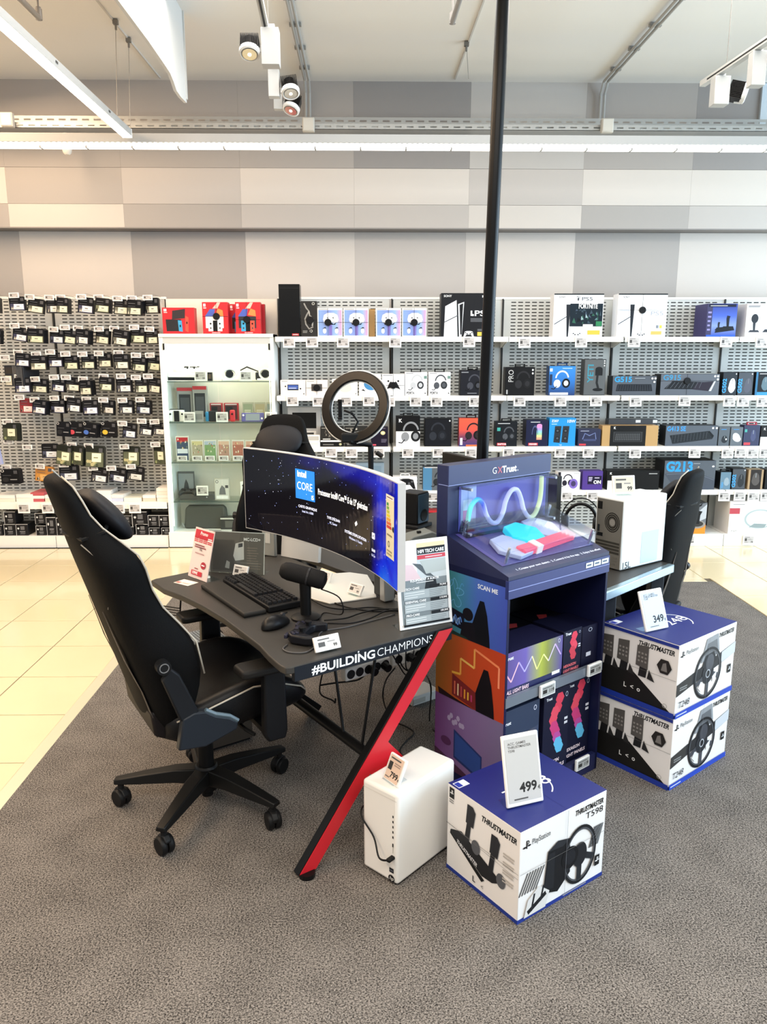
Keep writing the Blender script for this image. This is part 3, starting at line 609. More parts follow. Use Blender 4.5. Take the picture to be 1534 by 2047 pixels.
def pro(p): p.rect(.02, .02, .98, .98, '#121214'); hs(p, .62, .52, .085, '#2a2a2d', '#19191b', False); p.text('PRO', .28, .48, .045, '#c9c9c9', rot=90, fit=p.h * .42); p.ell(.93, .9, .03, .035, '#f0f0f0'); p.ell(.93, .78, .03, .035, '#f0f0f0'); p.rect(.05, .05, .1, .2, '#aaaaaa')
G('headset_box', 'black headset box with large upright grey lettering', 'box', 1010, 1069, 734, T1, 0.11, '#0d0d0f', pro, tab='#111111')
bluebg = ramp_mat([(0, '#0f2f66'), (.5, '#1f6fc0'), (1, '#2e86d6')], 'Z', 0, .26)
def bluehs(p): p.rect(0, 0, 1, 1, bluebg); hs(p, .5, .52, .085, '#e9eef5', '#111318'); p.rect(.02, .82, .12, .92, '#f3f6fa'); p.rect(.02, .35, .12, .72, '#12264a'); p.rect(.05, .02, .75, .1, '#e8edf4'); p.bars(.5, .9, .9, .95, 1, '#a9c8ea')
G('headset_box', 'bright blue headset box with white headset picture', 'box', 1098, 1150, 732, T1, 0.12, '#123a6e', bluehs, tab='#183a6a')
def micbox(p):
    p.rect(.02, .02, .98, .98, '#55585a'); p.text('YETI', .42, .35, .05, '#2f8aa2', rot=90, fit=p.h * .5, bold=.02); p.ell(.68, .72, .17, .07, '#1c1d1f'); p.rect(.51, .55, .85, .72, '#1c1d1f'); p.line([(.62, .55), (.6, .35), (.68, .2)], .02, '#222325'); p.ell(.66, .16, .24, .045, '#191a1c')
    for v in (.95, .89, .82): p.ell(.92, v, .03, .018, '#f0f0f0')
G('microphone_box', 'tall dark grey microphone box with teal upright lettering', 'box', 1168, 1211, 718, T1, 0.12, '#3b3d40', micbox)
def g515(t):
    def f(p):
        p.rect(.0, .0, 1, 1, '#4a4f58'); p.text(t, .04, .7, .045, '#1f93cf', bold=.03, fit=p.w * .4); kbd(p, .08, .22, .92, .58, '#1b1d22', '#30343c', .03)
        for u, v in ((.9, .88), (.97, .88), (.95, .7)): p.ell(u, v, .025, .05, '#f2f2f2')
        p.bars(.5, .86, .75, .92, 1, '#9aa0a8')
    return f
G('keyboard_box', 'grey keyboard box with pale blue lettering on the second shelf, left one', 'box', 1225, 1312, 752, T1, 0.16, '#22252b', g515('G515'))
def g915(p):
    p.rect(0, 0, 1, 1, '#555a64'); p.text('G915', .04, .72, .045, '#2f86b4', bold=.02, fit=p.w * .3); p.poly([(.06, .3), (.2, .68), (.8, .62), (.75, .28)], '#1a1c21'); p.poly([(.55, .28), (.62, .6), (.9, .66), (.82, .2)], '#2a2430')
    for k in range(9): p.line([(.1 + .07 * k, .34), (.18 + .065 * k, .62)], .003, '#5b5f68')
    p.poly([(.83, .2), (.91, .66), (.94, .68), (.87, .2)], '#c9ccd2')
    for u, v in ((.92, .9), (.97, .9), (.97, .75)): p.ell(u, v, .018, .05, '#f2f2f2')
G('keyboard_box', 'long grey keyboard box with a security puck on the second shelf', 'box', 1321, 1438, 748, T1, 0.16, '#22252b', g915, puck=(.45, .68))
def mousebox(t, mc, bg='#24282e', tc='#2f9be0'):
    def f(p): p.rect(.02, .02, .98, .98, bg); p.text(t, .26, .1, min(.05, p.w * .26), tc, rot=90, bold=.03, fit=p.h * .62) if t else None; mouse(p, .66, .42, .26, .32, mc, '#777777', .1); p.ell(.9, .92, .04, .03, '#eeeeee')
    return f
G('mouse_box', 'black mouse box with a white mouse on the second shelf', 'box', 1445, 1474, 744, T1, 0.12, '#15171a', mousebox('G502', '#e9edf1', '#2b3138'))
G('mouse_box', 'black mouse box with a dark mouse on the second shelf', 'box', 1476, 1506, 744, T1, 0.12, '#15171a', mousebox('G502', '#4a4c5a', '#3a3f48'))
G('mouse_box', 'dark mouse box with blue edge at the right end of the second shelf', 'box', 1511, 1545, 744, T1, 0.12, '#15171a', lambda p: (p.rect(0, 0, .12, 1, '#1d6a94'), p.rect(.12, 0, 1, .14, '#2a8cc0'), mouse(p, .58, .5, .25, .3, '#55707c'), p.bars(.2, .9, .9, .95, 1, '#d0d6da')))
# --- third shelf
t = carton('screen_display', 'grey card display with a black screen on the third shelf', 'display', 576, 642, 814, T2, 0.04, '#a9a9a8', lambda p: (p.rect(.14, .45, .86, .86, '#0c0c0d'), p.rect(.2, .14, .85, .38, '#d9d7d2'), p.rect(.25, .2, .78, .34, '#3b3a39'), p.bars(.3, .04, .8, .1, 1, '#333333')), Yf=SY + .12)
G('console_box', 'low white retro console box in front of the grey screen display', 'box', 596, 640, 870, T2, 0.06, '#efece6', lambda p: (p.rect(.05, .55, .95, .9, '#bdb9b2'), p.text('mini', .2, .12, .02, '#333333', bold=.02), p.rect(.6, .1, .9, .35, '#e0ddd6')))
def gamebox(seed, top='#1a1a1a', line='#f0f0f0'):
    def f(p):
        rr = random.Random(seed); p.rect(0, .3, 1, 1, '#2b2a28')
        for k in range(26): u, v = rr.uniform(.15, .85), rr.uniform(.4, .85); p.poly([(u, v), (u + rr.uniform(.03, .12), v + rr.uniform(-.04, .04)), (u + rr.uniform(0, .06), v + rr.uniform(.04, .14))], rr.choice(['#6b665e', '#9a948a', '#463f38', '#c9c4b9', '#1a1816']))
        p.rect(0, .24, 1, .32, line); p.bars(.1, .34, .45, .42, 1, '#e9e6df'); p.bars(.1, .05, .6, .16, 1, '#6f6d68'); p.ell(.86, .12, .06, .06, '#b9b78e'); p.bars(.05, .9, .6, .95, 1, '#9a978f')
    return f
G('game_box', 'black game box with grey picture and white band under the ring light', 'box', 641, 687, 853, T2, 0.08, '#161616', gamebox(3))
G('game_box', 'dark game box with mottled silver picture behind the ring light stand', 'box', 689, 735, 853, T2, 0.08, '#1d1c1b', gamebox(9, line='#55524c'))
G('lamp_box', 'dark purple box with a small lit dot, right of the ring light stand', 'box', 742, 776, 854, T2, 0.10, '#1d1727', lambda p: (p.ell(.7, .7, .14, .1, '#d8cf9a'), p.ell(.7, .7, .07, .05, '#f4efc9'), p.bars(.05, .92, .9, .96, 1, '#8a8496'), p.rect(.1, .05, .3, .12, '#e05060'), p.bars(.6, .2, .95, .4, 3, '#6a6478')))
G('headset_box', 'black and white headset box with a silver headset on the third shelf', 'box', 792, 840, 832, T2, 0.11, '#121214', lambda p: (p.rect(0, 0, 1, .5, '#f2f2f2'), p.text('K', .12, .8, .03, '#f2f2f2', bold=.03), hs(p, .62, .45, .1, '#8c8f94', '#1b1c1f')), tab='#141414')
G('headset_box', 'plain black headset box with faint headphones on the third shelf', 'box', 849, 903, 837, T2, 0.11, '#0d0e11', lambda p: (p.rect(.03, .03, .97, .97, '#14161c'), hs(p, .5, .5, .09, '#2c3038', '#1c1f26', False), p.ell(.93, .92, .03, .03, '#dddddd')))
redbg = ramp_mat([(0, '#2b2f6e'), (.35, '#7a3a55'), (.6, '#e0503e'), (1, '#e2583c')], 'Z', 0, .25)
G('headset_box', 'red and purple headset box touching the pole on the third shelf', 'box', 918, 966, 836, T2, 0.11, '#8f2a38', lambda p: (p.rect(0, 0, 1, 1, redbg), hs(p, .6, .5, .085, '#2a2328', '#141216'), p.rect(.05, .05, .15, .3, '#f2e9ee'), p.rect(.3, .0, .95, .06, '#ef6d3c')), tab='#2a1518')
G('headset_box', 'black headset box with a red badge, right of the pole on the third shelf', 'box', 991, 1034, 843, T2, 0.11, '#131519', lambda p: (p.rect(0, 0, 1, 1, '#16191f'), hs(p, .62, .5, .065, '#4a4e55', '#222529'), p.rect(.07, .62, .22, .76, '#3fa39a'), p.rect(.08, .03, .5, .14, '#d83a44'), p.text('RAPTOR', .12, .055, .014, '#ffffff', bold=.02), p.bars(.1, .9, .7, .95, 1, '#cfd2d6')), tab='#111111')
def lampbox(p):
    p.rect(0, 0, 1, 1, '#1b1f3c')
    for k, c in enumerate(['#e8a080', '#e8d890', '#a0e0b0', '#90c8e8', '#b09ae0', '#d890c8']): p.rect(.48, .25 + .09 * k, .72, .34 + .09 * k, c)
    p.ell(.6, .8, .12, .06, '#d890c8'); p.ring(.4, .45, .14, .35, .2, '#4a5480', 0, 180); p.rect(.12, .03, .55, .13, '#d83a44'); p.text('MIXXER', .16, .05, .014, '#ffffff', bold=.02); p.bars(.2, .9, .65, .95, 1, '#cfd2d6')
G('lamp_box', 'navy lamp box with a rainbow tube picture on the third shelf', 'box', 1052, 1096, 840, T2, 0.16, '#12152b', lampbox)
def spk(p):
    p.text('Z207', .08, .86, .02, '#ffffff', bold=.02); p.text('10W', .68, .84, .026, '#ffffff', bold=.02); p.bars(.08, .77, .3, .81, 1, '#bfe3f8')
    for u in (.32, .62):
        p.poly([(u - .14, .14), (u + .1, .12), (u + .14, .72), (u - .1, .72)], '#2d3238')
        for v in (.28, .55): p.ring(u, v, .08, .07, .3, '#15181c'); p.ell(u, v, .04, .035, '#4c545c')
    p.text('logi', .4, .03, .012, '#e0f2fc')
G('speaker_box', 'bright blue box with a pair of black speakers on the third shelf', 'box', 1098, 1151, 836, T2, 0.13, '#1a8fd6', spk)
G('keyboard_box', 'small navy box with a wired device, beside the blue speaker box', 'box', 1156, 1201, 858, T2, 0.13, '#1d2242', lambda p: (p.line([(.2, .4), (.3, .75), (.5, .62), (.75, .78), (.8, .4)], .008, '#6a78a8'), p.rect(.25, .3, .8, .42, '#39426a'), p.rect(.06, .04, .36, .14, '#d83a44'), p.bars(.1, .86, .5, .92, 1, '#aab0c8')))
G('keyboard_box', 'kraft cardboard keyboard box with a black sleeve on the third shelf', 'box', 1204, 1316, 851, T2, 0.12, '#b8935f', lambda p: (p.rect(.14, 0, .78, 1, '#141415'), p.rect(.2, .2, .72, .7, '#38393b'), kbd(p, .22, .24, .7, .66, '#1e1f21', '#4a4b4e', .01), p.text('K', .2, .84, .02, '#eeeeee', bold=.03), p.rect(.3, .82, .36, .88, '#1a1a1a')))
G('keyboard_box', 'flat grey box standing behind the kraft keyboard box', 'box', 1216, 1314, 838, T2, 0.10, '#3d4045', lambda p: (p.rect(.55, .86, .65, .97, '#e9e9e9'), p.rect(.9, .85, .99, .97, '#e9e9e9')), Yf=SY + .16)
def g413(p):
    p.rect(0, 0, 1, 1, '#4c535e'); p.text('G413 SE', .02, .74, .04, '#2f8fd8', bold=.03, fit=p.w * .36); p.poly([(.14, .1), (.9, .34), (.93, .5), (.84, .74), (.08, .52)], '#15181c')
    for k in range(5): p.line([(.12 + .006 * k, .47 - .08 * k), (.82 + .02 * k, .67 - .07 * k)], .006, '#2e333a')
    for k in range(12): p.line([(.12 + .06 * k, .16 + .018 * k), (.13 + .06 * k, .52 + .016 * k)], .002, '#4a5058')
    for u, v in ((.9, .88), (.97, .88)): p.ell(u, v, .02, .05, '#f2f2f2')
G('keyboard_box', 'grey keyboard box with a tilted black keyboard on the third shelf', 'box', 1331, 1435, 851, T2, 0.16, '#1e2229', g413)
G('mouse_box', 'grey mouse box with a dark mouse, beside the tilted keyboard box', 'box', 1437, 1459, 854, T2, 0.09, '#50575f', lambda p: (mouse(p, .55, .35, .3, .2, '#2a2e34'), p.ell(.7, .35, .07, .05, '#e8e8e8'), p.bars(.2, .85, .7, .9, 1, '#2f8fd8')))
G('mouse_box', 'grey mouse box with a white mouse on the third shelf', 'box', 1461, 1485, 854, T2, 0.09, '#5b6269', lambda p: (mouse(p, .5, .45, .36, .24, '#f2f2f2', '#999999', -.3), p.bars(.2, .85, .7, .9, 1, '#2f8fd8')))
G('mouse_box', 'navy mouse box with red badge and hang tab on the third shelf', 'box', 1487, 1519, 850, T2, 0.09, '#20254a', lambda p: (mouse(p, .6, .5, .18, .28, '#3a4068'), p.rect(.05, .04, .45, .16, '#d83a44'), p.rect(.05, .66, .2, .8, '#3fa39a')), tab='#b02a40')
G('mouse_box', 'black and white box at the right end of the third shelf', 'box', 1521, 1548, 852, T2, 0.09, '#161616', lambda p: (p.rect(0, 0, 1, .45, '#eeeeee'), p.text('K', .2, .8, .02, '#eeeeee', bold=.03)))
# --- fourth shelf
G('tablet_box', 'pale blue grey box behind the ring light stand on the fourth shelf', 'box', 712, 768, 926, T3, 0.10, '#7f93a3', lambda p: (p.rect(.1, .1, .9, .9, '#6f8799'), p.poly([(.1, .1), (.9, .1), (.9, .6)], '#8ea4b2')))
G('gamepad_box', 'white gamepad box with a black controller on the fourth shelf', 'box', 786, 834, 953, T3, 0.10, '#f2f2f2', lambda p: (pad(p, .55, .5, .085, '#15161a', '#55575c'), p.bars(.25, .84, .7, .89, 1, '#999999'), p.ell(.92, .08, .03, .05, '#888888')), tab='#eeeeee')
G('headset_box', 'blue grey headset box left of the blue display stand, fourth shelf', 'box', 846, 902, 934, T3, 0.12, '#3a4148', lambda p: (p.rect(0, 0, .32, 1, '#4a7fa6'), p.rect(.32, 0, 1, 1, '#5a6066'), hs(p, .62, .48, .075, '#2a2d31', '#15171a'), p.rect(.05, .97, .8, 1, '#e8e8e8')))
G('headset_box', 'white and purple headset box right of the blue display stand', 'box', 1116, 1160, 944, T3, 0.12, '#efeef2', lambda p: (p.rect(.0, .2, .12, 1, '#1e1c26'), hs(p, .45, .52, .06, '#2a2633', '#1a1822'), p.ell(.7, .35, .2, .28, '#7a62b8'), p.ell(.7, .35, .11, .16, '#3a2f5c'), p.bars(.7, .9, .95, .94, 1, '#999999')))
G('headset_box', 'purple headset box with white ON lettering on the fourth shelf', 'box', 1165, 1205, 942, T3, 0.12, '#4a2f86', lambda p: (p.rect(.25, .3, .95, .75, '#1d1630'), p.text('ON', .55, .33, .03, '#ffffff', bold=.04), p.bars(.3, .45, .5, .7, 3, '#cfc6e8'), p.bars(.6, .6, .85, .68, 1, '#cfc6e8')))
G('keyboard_box', 'long black keyboard box behind the white computer tower', 'box', 1213, 1318, 941, T3, 0.14, '#0f0f10', lambda p: (p.rect(.02, 0, .3, .48, '#efefef'), p.text('K', .06, .8, .02, '#eeeeee', bold=.03), p.bars(.8, .8, .97, .88, 1, '#aaaaaa')))
def g213(p): p.rect(0, 0, 1, 1, '#4b525c'); p.text('G213', .03, .64, .085, '#1f93e0', bold=.04, fit=p.w * .52); p.poly([(0, .55), (.6, .62), (1, .35), (1, 0), (.25, 0)], '#3c4350'); p.line([(.05, .52), (.6, .58), (.98, .33)], .003, '#6b7280'); p.line([(.62, .5), (.8, .52)], .003, '#6b7280'); p.ell(.95, .8, .025, .03, '#f0f0f0'); p.bars(.56, .88, .7, .92, 1, '#9aa0a8')
G('keyboard_box', 'large grey keyboard box with big blue lettering on the fourth shelf', 'box', 1328, 1430, 921, T3, 0.24, '#1d2026', g213)
G('mouse_box', 'small pale blue mouse box right of the large keyboard box', 'box', 1440, 1461, 944, T3, 0.12, '#1a1c20', lambda p: (p.rect(.02, 0, 1, 1, '#5f7d90'), p.text('G203', .3, .1, .016, '#2f9be0', rot=90, bold=.02), mouse(p, .62, .45, .28, .24, '#8ea0ac')), tab='#15171a')
G('mouse_box', 'dark mouse box with blue lettering on the fourth shelf', 'box', 1464, 1491, 937, T3, 0.14, '#15171a', mousebox('G502', '#2c3034', '#3c4046'))
G('mouse_box', 'dark mouse box with kraft edges on the fourth shelf', 'box', 1496, 1526, 939, T3, 0.12, '#a58a66', lambda p: (p.rect(.14, 0, .86, 1, '#2b2522'), mouse(p, .5, .52, .28, .33, '#4a423d')))
G('mouse_box', 'black box at the right end of the fourth shelf', 'box', 1530, 1552, 939, T3, 0.12, '#121314', lambda p: p.rect(.1, .1, .9, .9, '#1d2022'))
# --- plinth level
def tflight(p):
    p.rect(0, 0, 1, 1, '#24262b'); p.poly([(0, .3), (.4, .9), (1, 1), (1, .3)], '#6b6f76'); p.poly([(0, .35), (.6, .6), (1, .95), (1, .5), (.3, .2)], '#b9bdc4'); p.poly([(.4, .75), (.85, .98), (.82, .9), (.45, .7)], '#17181b'); p.rect(.24, 0, 1, .3, '#f08a1e'); p.ell(.72, .3, .27, .13, '#8f8a84'); p.ell(.72, .32, .2, .09, '#3a3836'); p.poly([(.66, .32), (.78, .32), (.8, .6), (.86, .72), (.72, .74), (.68, .6)], '#1a1a1c'); p.text('Thrust', .04, .82, .02, '#f4f4f4', bold=.02, shear=.2); p.bars(.04, .66, .25, .72, 1, '#dddddd'); p.rect(0, 0, .24, .25, '#1c1c1e'); p.bars(.02, .04, .2, .2, 3, '#888888')
G('joystick_box', 'joystick box with orange base and silver picture on the plinth', 'box', 1352, 1412, 1005, BZ, 0.20, '#2a2c31', tflight, Yf=SY - .03)
def helm(p): p.rect(0, .82, 1, .97, '#f8f8f8'); p.bars(.06, .9, .3, .93, 1, '#777777'); p.rect(0, .62, .2, .8, '#b8404c'); p.ell(.55, .48, .34, .33, '#d3dbdc'); p.ell(.62, .45, .24, .26, '#eef3f3'); p.ring(.6, .46, .3, .3, .12, '#a9b6b8'); p.poly([(.4, .2), (.5, .32), (.75, .3), (.7, .18)], '#8d9a9c'); p.text('T-GT', .06, .06, .016, '#555555', shear=.2)
G('wheel_box', 'large white box with pale round device picture on the right plinth', 'box', 1458, 1560, 1003, BZ, 0.30, '#efeae6', helm, Yf=SY - .03)
G('headset_box', 'red headset box low on the plinth, left of the blue display stand', 'box', 838, 902, 1021, BZ, 0.12, '#a61e28', lambda p: (p.rect(0, 0, 1, 1, '#b3202c'), p.text('MAXWELL', .06, .5, .03, '#f6dede', bold=.02, fit=p.w * .4), hs(p, .72, .4, .06, '#5c141b', '#3d0d12', False), p.rect(0, .88, 1, .92, '#2a0a0e')), Yf=SY - .0)
# ---- electronic price tags
def esl_mesh(w, h, seed):
    o = MB().box(-w / 2, -0.006, -h / 2, w / 2, 0.0, h / 2).mesh('price_tag', mat('#f7f6f2', 0.35))
    p = Print(frame((-w / 2, -0.006, -h / 2), (1, 0, 0), (0, 0, 1)), w, h)
    p.rect(.09, .16, .91, .86, '#c4bfbd'); rr = random.Random(seed); p.rect(.13, .38, .33, .68, '#4a4745'); p.bars(.13, .74, .8, .83, 1, '#5c5957', seed); p.bars(.4, .45, .85, .66, 2, '#a09b99', seed); p.text('%d' % rr.choice([49, 79, 99, 59, 39, 29]), .86, .2, h * .16, '#3a3836', 'r', bold=.03); p.bars(.13, .2, .45, .3, 1, '#8a8684')
    pm = p.mb.mesh('tag_display', p.mats); return o, pm
ESL = [esl_mesh(0.104, 0.088, k) for k in range(5)]
HESL = [esl_mesh(0.085, 0.044, k + 20) for k in range(4)]
def esl(loc, label, kind=ESL, k=0, rot=(0, 0, 0), group='shelf edge price tags', cat='price tag', scale=1.0):
    a, b = kind[k % len(kind)]
    o = bpy.data.objects.new('price_tag', a); COL.objects.link(o); o.location = loc; o.rotation_euler = rot; o.scale = (scale,) * 3
    d = bpy.data.objects.new('tag_display', b); COL.objects.link(d); d.parent = o; tag(o, label, cat, group); return o
TAGS = [('top', 684, [578, 624, 686, 790.5, 938, 1049, 1162, 1267.7, 1452, 1523]), ('second', 802, [585, 637, 692, 738, 778, 831.5, 873, 950, 1039, 1120.6, 1192, 1271, 1369, 1458, 1486, 1525]),
        ('third', 905, [662, 703, 757, 816, 877, 942, 1017, 1120.6, 1177, 1270, 1389, 1454.6, 1481, 1505, 1530]), ('fourth', 992, [866, 1133.5, 1185, 1375, 1448, 1479, 1506.5, 1532])]
for nm, y, xs in TAGS:
    for k, x in enumerate(xs):
        p = ony(x, y + random.uniform(-1, 1), SY - 0.008); esl(p, 'electronic price tag, %s from the left on the %s shelf edge' % (ORD[k], nm), k=random.randrange(5), rot=(0, random.uniform(-.02, .02), 0))
for k, x in enumerate((1378.5, 1497)): esl(ony(x, 1079, 6.742), ['electronic price tag on the plinth below the joystick box', 'electronic price tag on the plinth below the large white box'][k], k=k)
# ================================================================== INK WALL
inkb = []
for i in (0, 1):
    t = empty('ink_display_bay', (BX[i], PY, 0)); tag(t, ['perforated ink wall bay at the picture edge', 'perforated ink wall bay beside the glass cabinet'][i], 'shelving'); inkb.append(t)
    lo('back_panel', panel_me, t, (0, 0, 0.11)); lo('backing', backing_me, t, (0, 0, 0.11))
    MB().box(-0.006, -0.01, 0, 0.006, 0.03, 2.2).build('upright', mat('#3b3b3a', 0.6), t)
    MB().box(0.0, -0.36, 0.0, 1.005, 0.0, BZ).build('plinth', enamel, t, bevel=0.002)
    MB().box(0.0, -0.385, 0.0, 1.005, 0.0, 0.004).build('kick_strip', dark, t)
    sh = MB().box(0, -0.34, 0.40, 1.005, 0, 0.41).build('shelf', enamel, t); MB().box(0, -0.345, 0.355, 1.005, -0.335, 0.415).build('price_rail', mat('#f6f4ee', 0.3), sh)
    MB().box(0.0, -0.004, 2.195, 1.01, 0.03, 2.215).build('top_cap', enamel, t)
inkb[1]['label'] = 'perforated ink wall bay beside the glass cabinet'
def pack_mesh(k, w=0.125, h=0.125, d=0.03):
    rr = random.Random(k); mb = MB()
    mb.prism([(-w / 2, 0), (w / 2, 0), (w / 2, h * .92), (w * .42, h), (-w * .42, h), (-w / 2, h * .92)], 0, d, frame((0, 0, 0), (1, 0, 0), (0, 0, 1)))
    body = {'b': '#131316', 'r': '#7c1f24', 'o': '#b57a35', 'g': '#20221c'}
    key = 'b' if k < 8 else {8: 'r', 9: 'o', 10: 'g', 11: 'g', 12: 'b', 13: 'b', 14: 'b', 15: 'b'}[k]
    me = mb.mesh('ink_pack', mat(body[key], 0.35)); p = Print(frame((-w / 2, -d, 0), (1, 0, 0), (0, 0, 1)), w, h)
    p.rect(.72, .68, .92, .9, '#4c4c50'); p.bars(.1, .55, .6, .6, 1, '#55565b')
    if k >= 12:
        c = ['#c9434f', '#4a6fc0', '#d8b63c', '#2a2a2c'][k - 12]; p.ell(.25, .3, .18, .16, c); p.bars(.5, .25, .9, .35, 1, '#9a9a9c'); p.ring(.12, .88, .09, .09, .3, '#dddddd')
    elif k in (10, 11):
        p.rect(.03, .02, .97, .7, '#5c6048' if k == 10 else '#4c503c')
        for _ in range(7): p.ell(rr.uniform(.1, .9), rr.uniform(.06, .3), .08, .08, rr.choice(['#8f9868', '#454c34', '#b8b080', '#3c4430']))
        p.rect(.35, .25, .85, .66, '#efeacd'); p.bars(.45, .4, .7, .5, 1, '#8a8a6a')
    else:
        p.rect(.06, .03, .95, .48, ['#6a6a5c', '#3a3a55', '#55584a', '#4a4a52', '#6b6f58', '#3c3c3c', '#5c5a50', '#454a60', '#8f2a2e', '#c58a3c'][k])
        for _ in range(3): u = rr.uniform(.05, .25); p.poly([(u, .06), (u + .1, .1), (u + .05, .3)], rr.choice(['#1a1a1c', '#cfcab8']))
        p.rect(.28, .08, .9, .46, ['#e9e4cf', '#e6e6ee', '#dfe0c9', '#e9e9e6', '#e4e2c4', '#dcdcd8', '#ece6d4', '#dfe3ea', '#ead4cf', '#d9a45a'][k]); p.bars(.45, .25, .65, .36, 1, '#77756c'); p.bars(.35, .14, .8, .2, 1, '#b5b2a4')
        p.bars(.12, .72, .6, .78, 1, '#6a6b70')
    return me, p.mb.mesh('printed_front', p.mats)
PK = [pack_mesh(k) for k in range(16)]
hook_me = MB().tube([(0, 0, 0), (0, -0.24, 0.0), (0, -0.255, 0.012)], 0.0028, 5).tube([(0, 0, 0.03), (0, -0.26, 0.035)], 0.002, 5).mesh('hook', mat('#b9b5ac', 0.35, 0.6))
Z1 = lambda a: [(q[0] / 4.5118, 560 + q[1] / 4.5118, q[2] / 4.5118, 560 + q[3] / 4.5118) for q in a]
Z2 = lambda a: [(q[0] / 4.3829, 820 + q[1] / 4.3829, q[2] / 4.3829, 820 + q[3] / 4.3829) for q in a]
INK = [Z1([(-60, 160, 12, 300), (103, 150, 240, 275), (255, 170, 400, 300), (430, 165, 560, 300), (540, 165, 640, 305), (710, 155, 850, 300), (880, 170, 1010, 300), (1035, 175, 1165, 312), (1170, 180, 1310, 320), (1320, 160, 1450, 303)]),
       Z1([(-80, 440, 30, 570), (125, 428, 262, 552), (275, 440, 435, 570), (460, 445, 590, 572), (565, 440, 705, 577), (710, 445, 840, 580), (870, 440, 1000, 577), (1030, 450, 1170, 590), (1185, 430, 1320, 570), (1325, 450, 1440, 580)]),
       Z1([(165, 660, 290, 780), (300, 680, 440, 810), (450, 655, 580, 785), (590, 680, 720, 806), (750, 670, 875, 802), (900, 660, 1020, 787), (1045, 665, 1180, 800), (1200, 690, 1335, 822), (1335, 675, 1450, 815)]),
       Z1([(165, 880, 300, 1015), (300, 890, 440, 1015), (480, 880, 600, 1005), (600, 875, 730, 1000), (755, 900, 870, 1035), (915, 875, 1030, 997), (1060, 880, 1200, 1012), (1230, 880, 1340, 1020), (1340, 880, 1455, 1017)]),
       Z1([(195, 1065, 310, 1195), (320, 1080, 450, 1207), (470, 1070, 615, 1197), (620, 1060, 745, 1187), (770, 1080, 905, 1210), (930, 1080, 1045, 1203), (1085, 1080, 1215, 1203), (1240, 1080, 1375, 1203)]),
       Z2([(60, 110, 190, 262), (505, 100, 635, 228), (610, 100, 740, 228), (750, 105, 880, 228), (900, 100, 1030, 228), (1080, 110, 1195, 237), (1225, 105, 1335, 217), (1345, 105, 1445, 215)]),
       Z2([(380, 290, 515, 415), (515, 300, 640, 470), (640, 305, 760, 470), (765, 310, 915, 495), (1085, 315, 1225, 480), (1365, 300, 1465, 470)]),
       Z2([(45, 505, 205, 635), (320, 490, 470, 620), (535, 480, 700, 612), (805, 500, 940, 625), (965, 500, 1110, 622), (1110, 490, 1265, 610)])]
KIND = [[5, 1, 0, 3, 2, 1, 4, 0, 2, 6], [5, 1, 4, 7, 2, 3, 0, 6, 4, 2], [1, 0, 1, 4, 2, 0, 6, 2, 4], [1, 2, 1, 6, 0, 4, 3, 2, 6], [8, 1, 7, 3, 1, 5, 3, 7], [11, 15, 12, 13, 14, 7, 3, 3], [7, 10, 11, 10, 10, 11], [15, 9, 7, 3, 7, 5]]
WORDC = {8: 'red ink cartridge pack', 9: 'orange ink cartridge pack', 10: 'green ink multipack', 11: 'green and white ink multipack', 12: 'black ink pack with red dot', 13: 'black ink pack with blue dot', 14: 'black ink pack with yellow dot'}
ROWN = ['top', 'second', 'third', 'fourth', 'fifth', 'sixth', 'seventh', 'lowest']
for r_, row in enumerate(INK):
    for k, (x0, y0, x1, y1) in enumerate(row):
        Yp = 6.90; a = ony(x0, y1, Yp); b = ony(x1, y0, Yp); w = b.x - a.x; h = b.z - a.z; kind = KIND[r_][k]
        me, pm = PK[kind]; cx = (a.x + b.x) / 2
        o = bpy.data.objects.new('ink_pack', me); COL.objects.link(o); o.location = (cx, Yp, a.z); o.scale = (w / .125 * 0.96, random.choice([1.0, 1.2, 2.2]), h / .125)
        o.rotation_euler = (R(random.uniform(-4, 2)), R(random.uniform(-2, 9)), R(random.uniform(-14, 4)))
        d = bpy.data.objects.new('printed_front', pm); COL.objects.link(d); d.parent = o
        tag(o, '%s, %s from the left in the %s hook row' % (WORDC.get(kind, 'dark blister ink cartridge pack'), ORD[k], ROWN[r_]), 'ink pack', 'ink packs on the hook wall')
        bi = 0 if cx < BX[1] else 1
        lo('hook', hook_me, inkb[bi], (cx - BX[bi], 0, b.z - 0.005 + 0.0))
        if not (r_ == 5 and k in (1, 2, 3, 4)) and not (r_ == 6 and k in (0, 1)):
            esl((cx - 0.035 + random.uniform(-.012, .02), 6.855, b.z + 0.004 + random.uniform(-.006, .01)), 'small price tag, %s from the left along the %s hook row' % (ORD[k], ROWN[r_]), HESL, random.randrange(4), (0, R(random.uniform(-3, 3)), R(random.uniform(-8, 2))), 'ink hook price tags')
for k, (x, y) in enumerate([(10, 715), (12, 758), (17, 882), (55, 894)]): 
    esl(ony(x, y, 6.87), ['small price tag above the stacked packs at the picture edge', 'small price tag left of the fourth hook row', 'small price tag on an empty hook near the picture edge', 'small price tag on an empty hook, second from the picture edge'][k], HESL, k, group='ink hook price tags')
    q = ony(x, y, PY); lo('hook', hook_me, inkb[0], (q.x - BX[0], 0, q.z))
q = ony(28, 749, 6.86); 
o = MB().box(-0.1, 0, -0.10, 0.1, 0.2, 0.08).build('ink_bundle', mat('#2c2d31', 0.4), loc=q, rz=R(-18), bevel=0.003); tag(o, 'thick bundle of dark ink packs near the picture edge', 'ink pack')
p = Print(frame((-0.1, 0, -0.10), (1, 0, 0), (0, 0, 1)), .2, .18); p.rect(.02, .05, .35, .5, '#e9e4cf'); p.rect(.05, .6, .6, .9, '#3a3530')
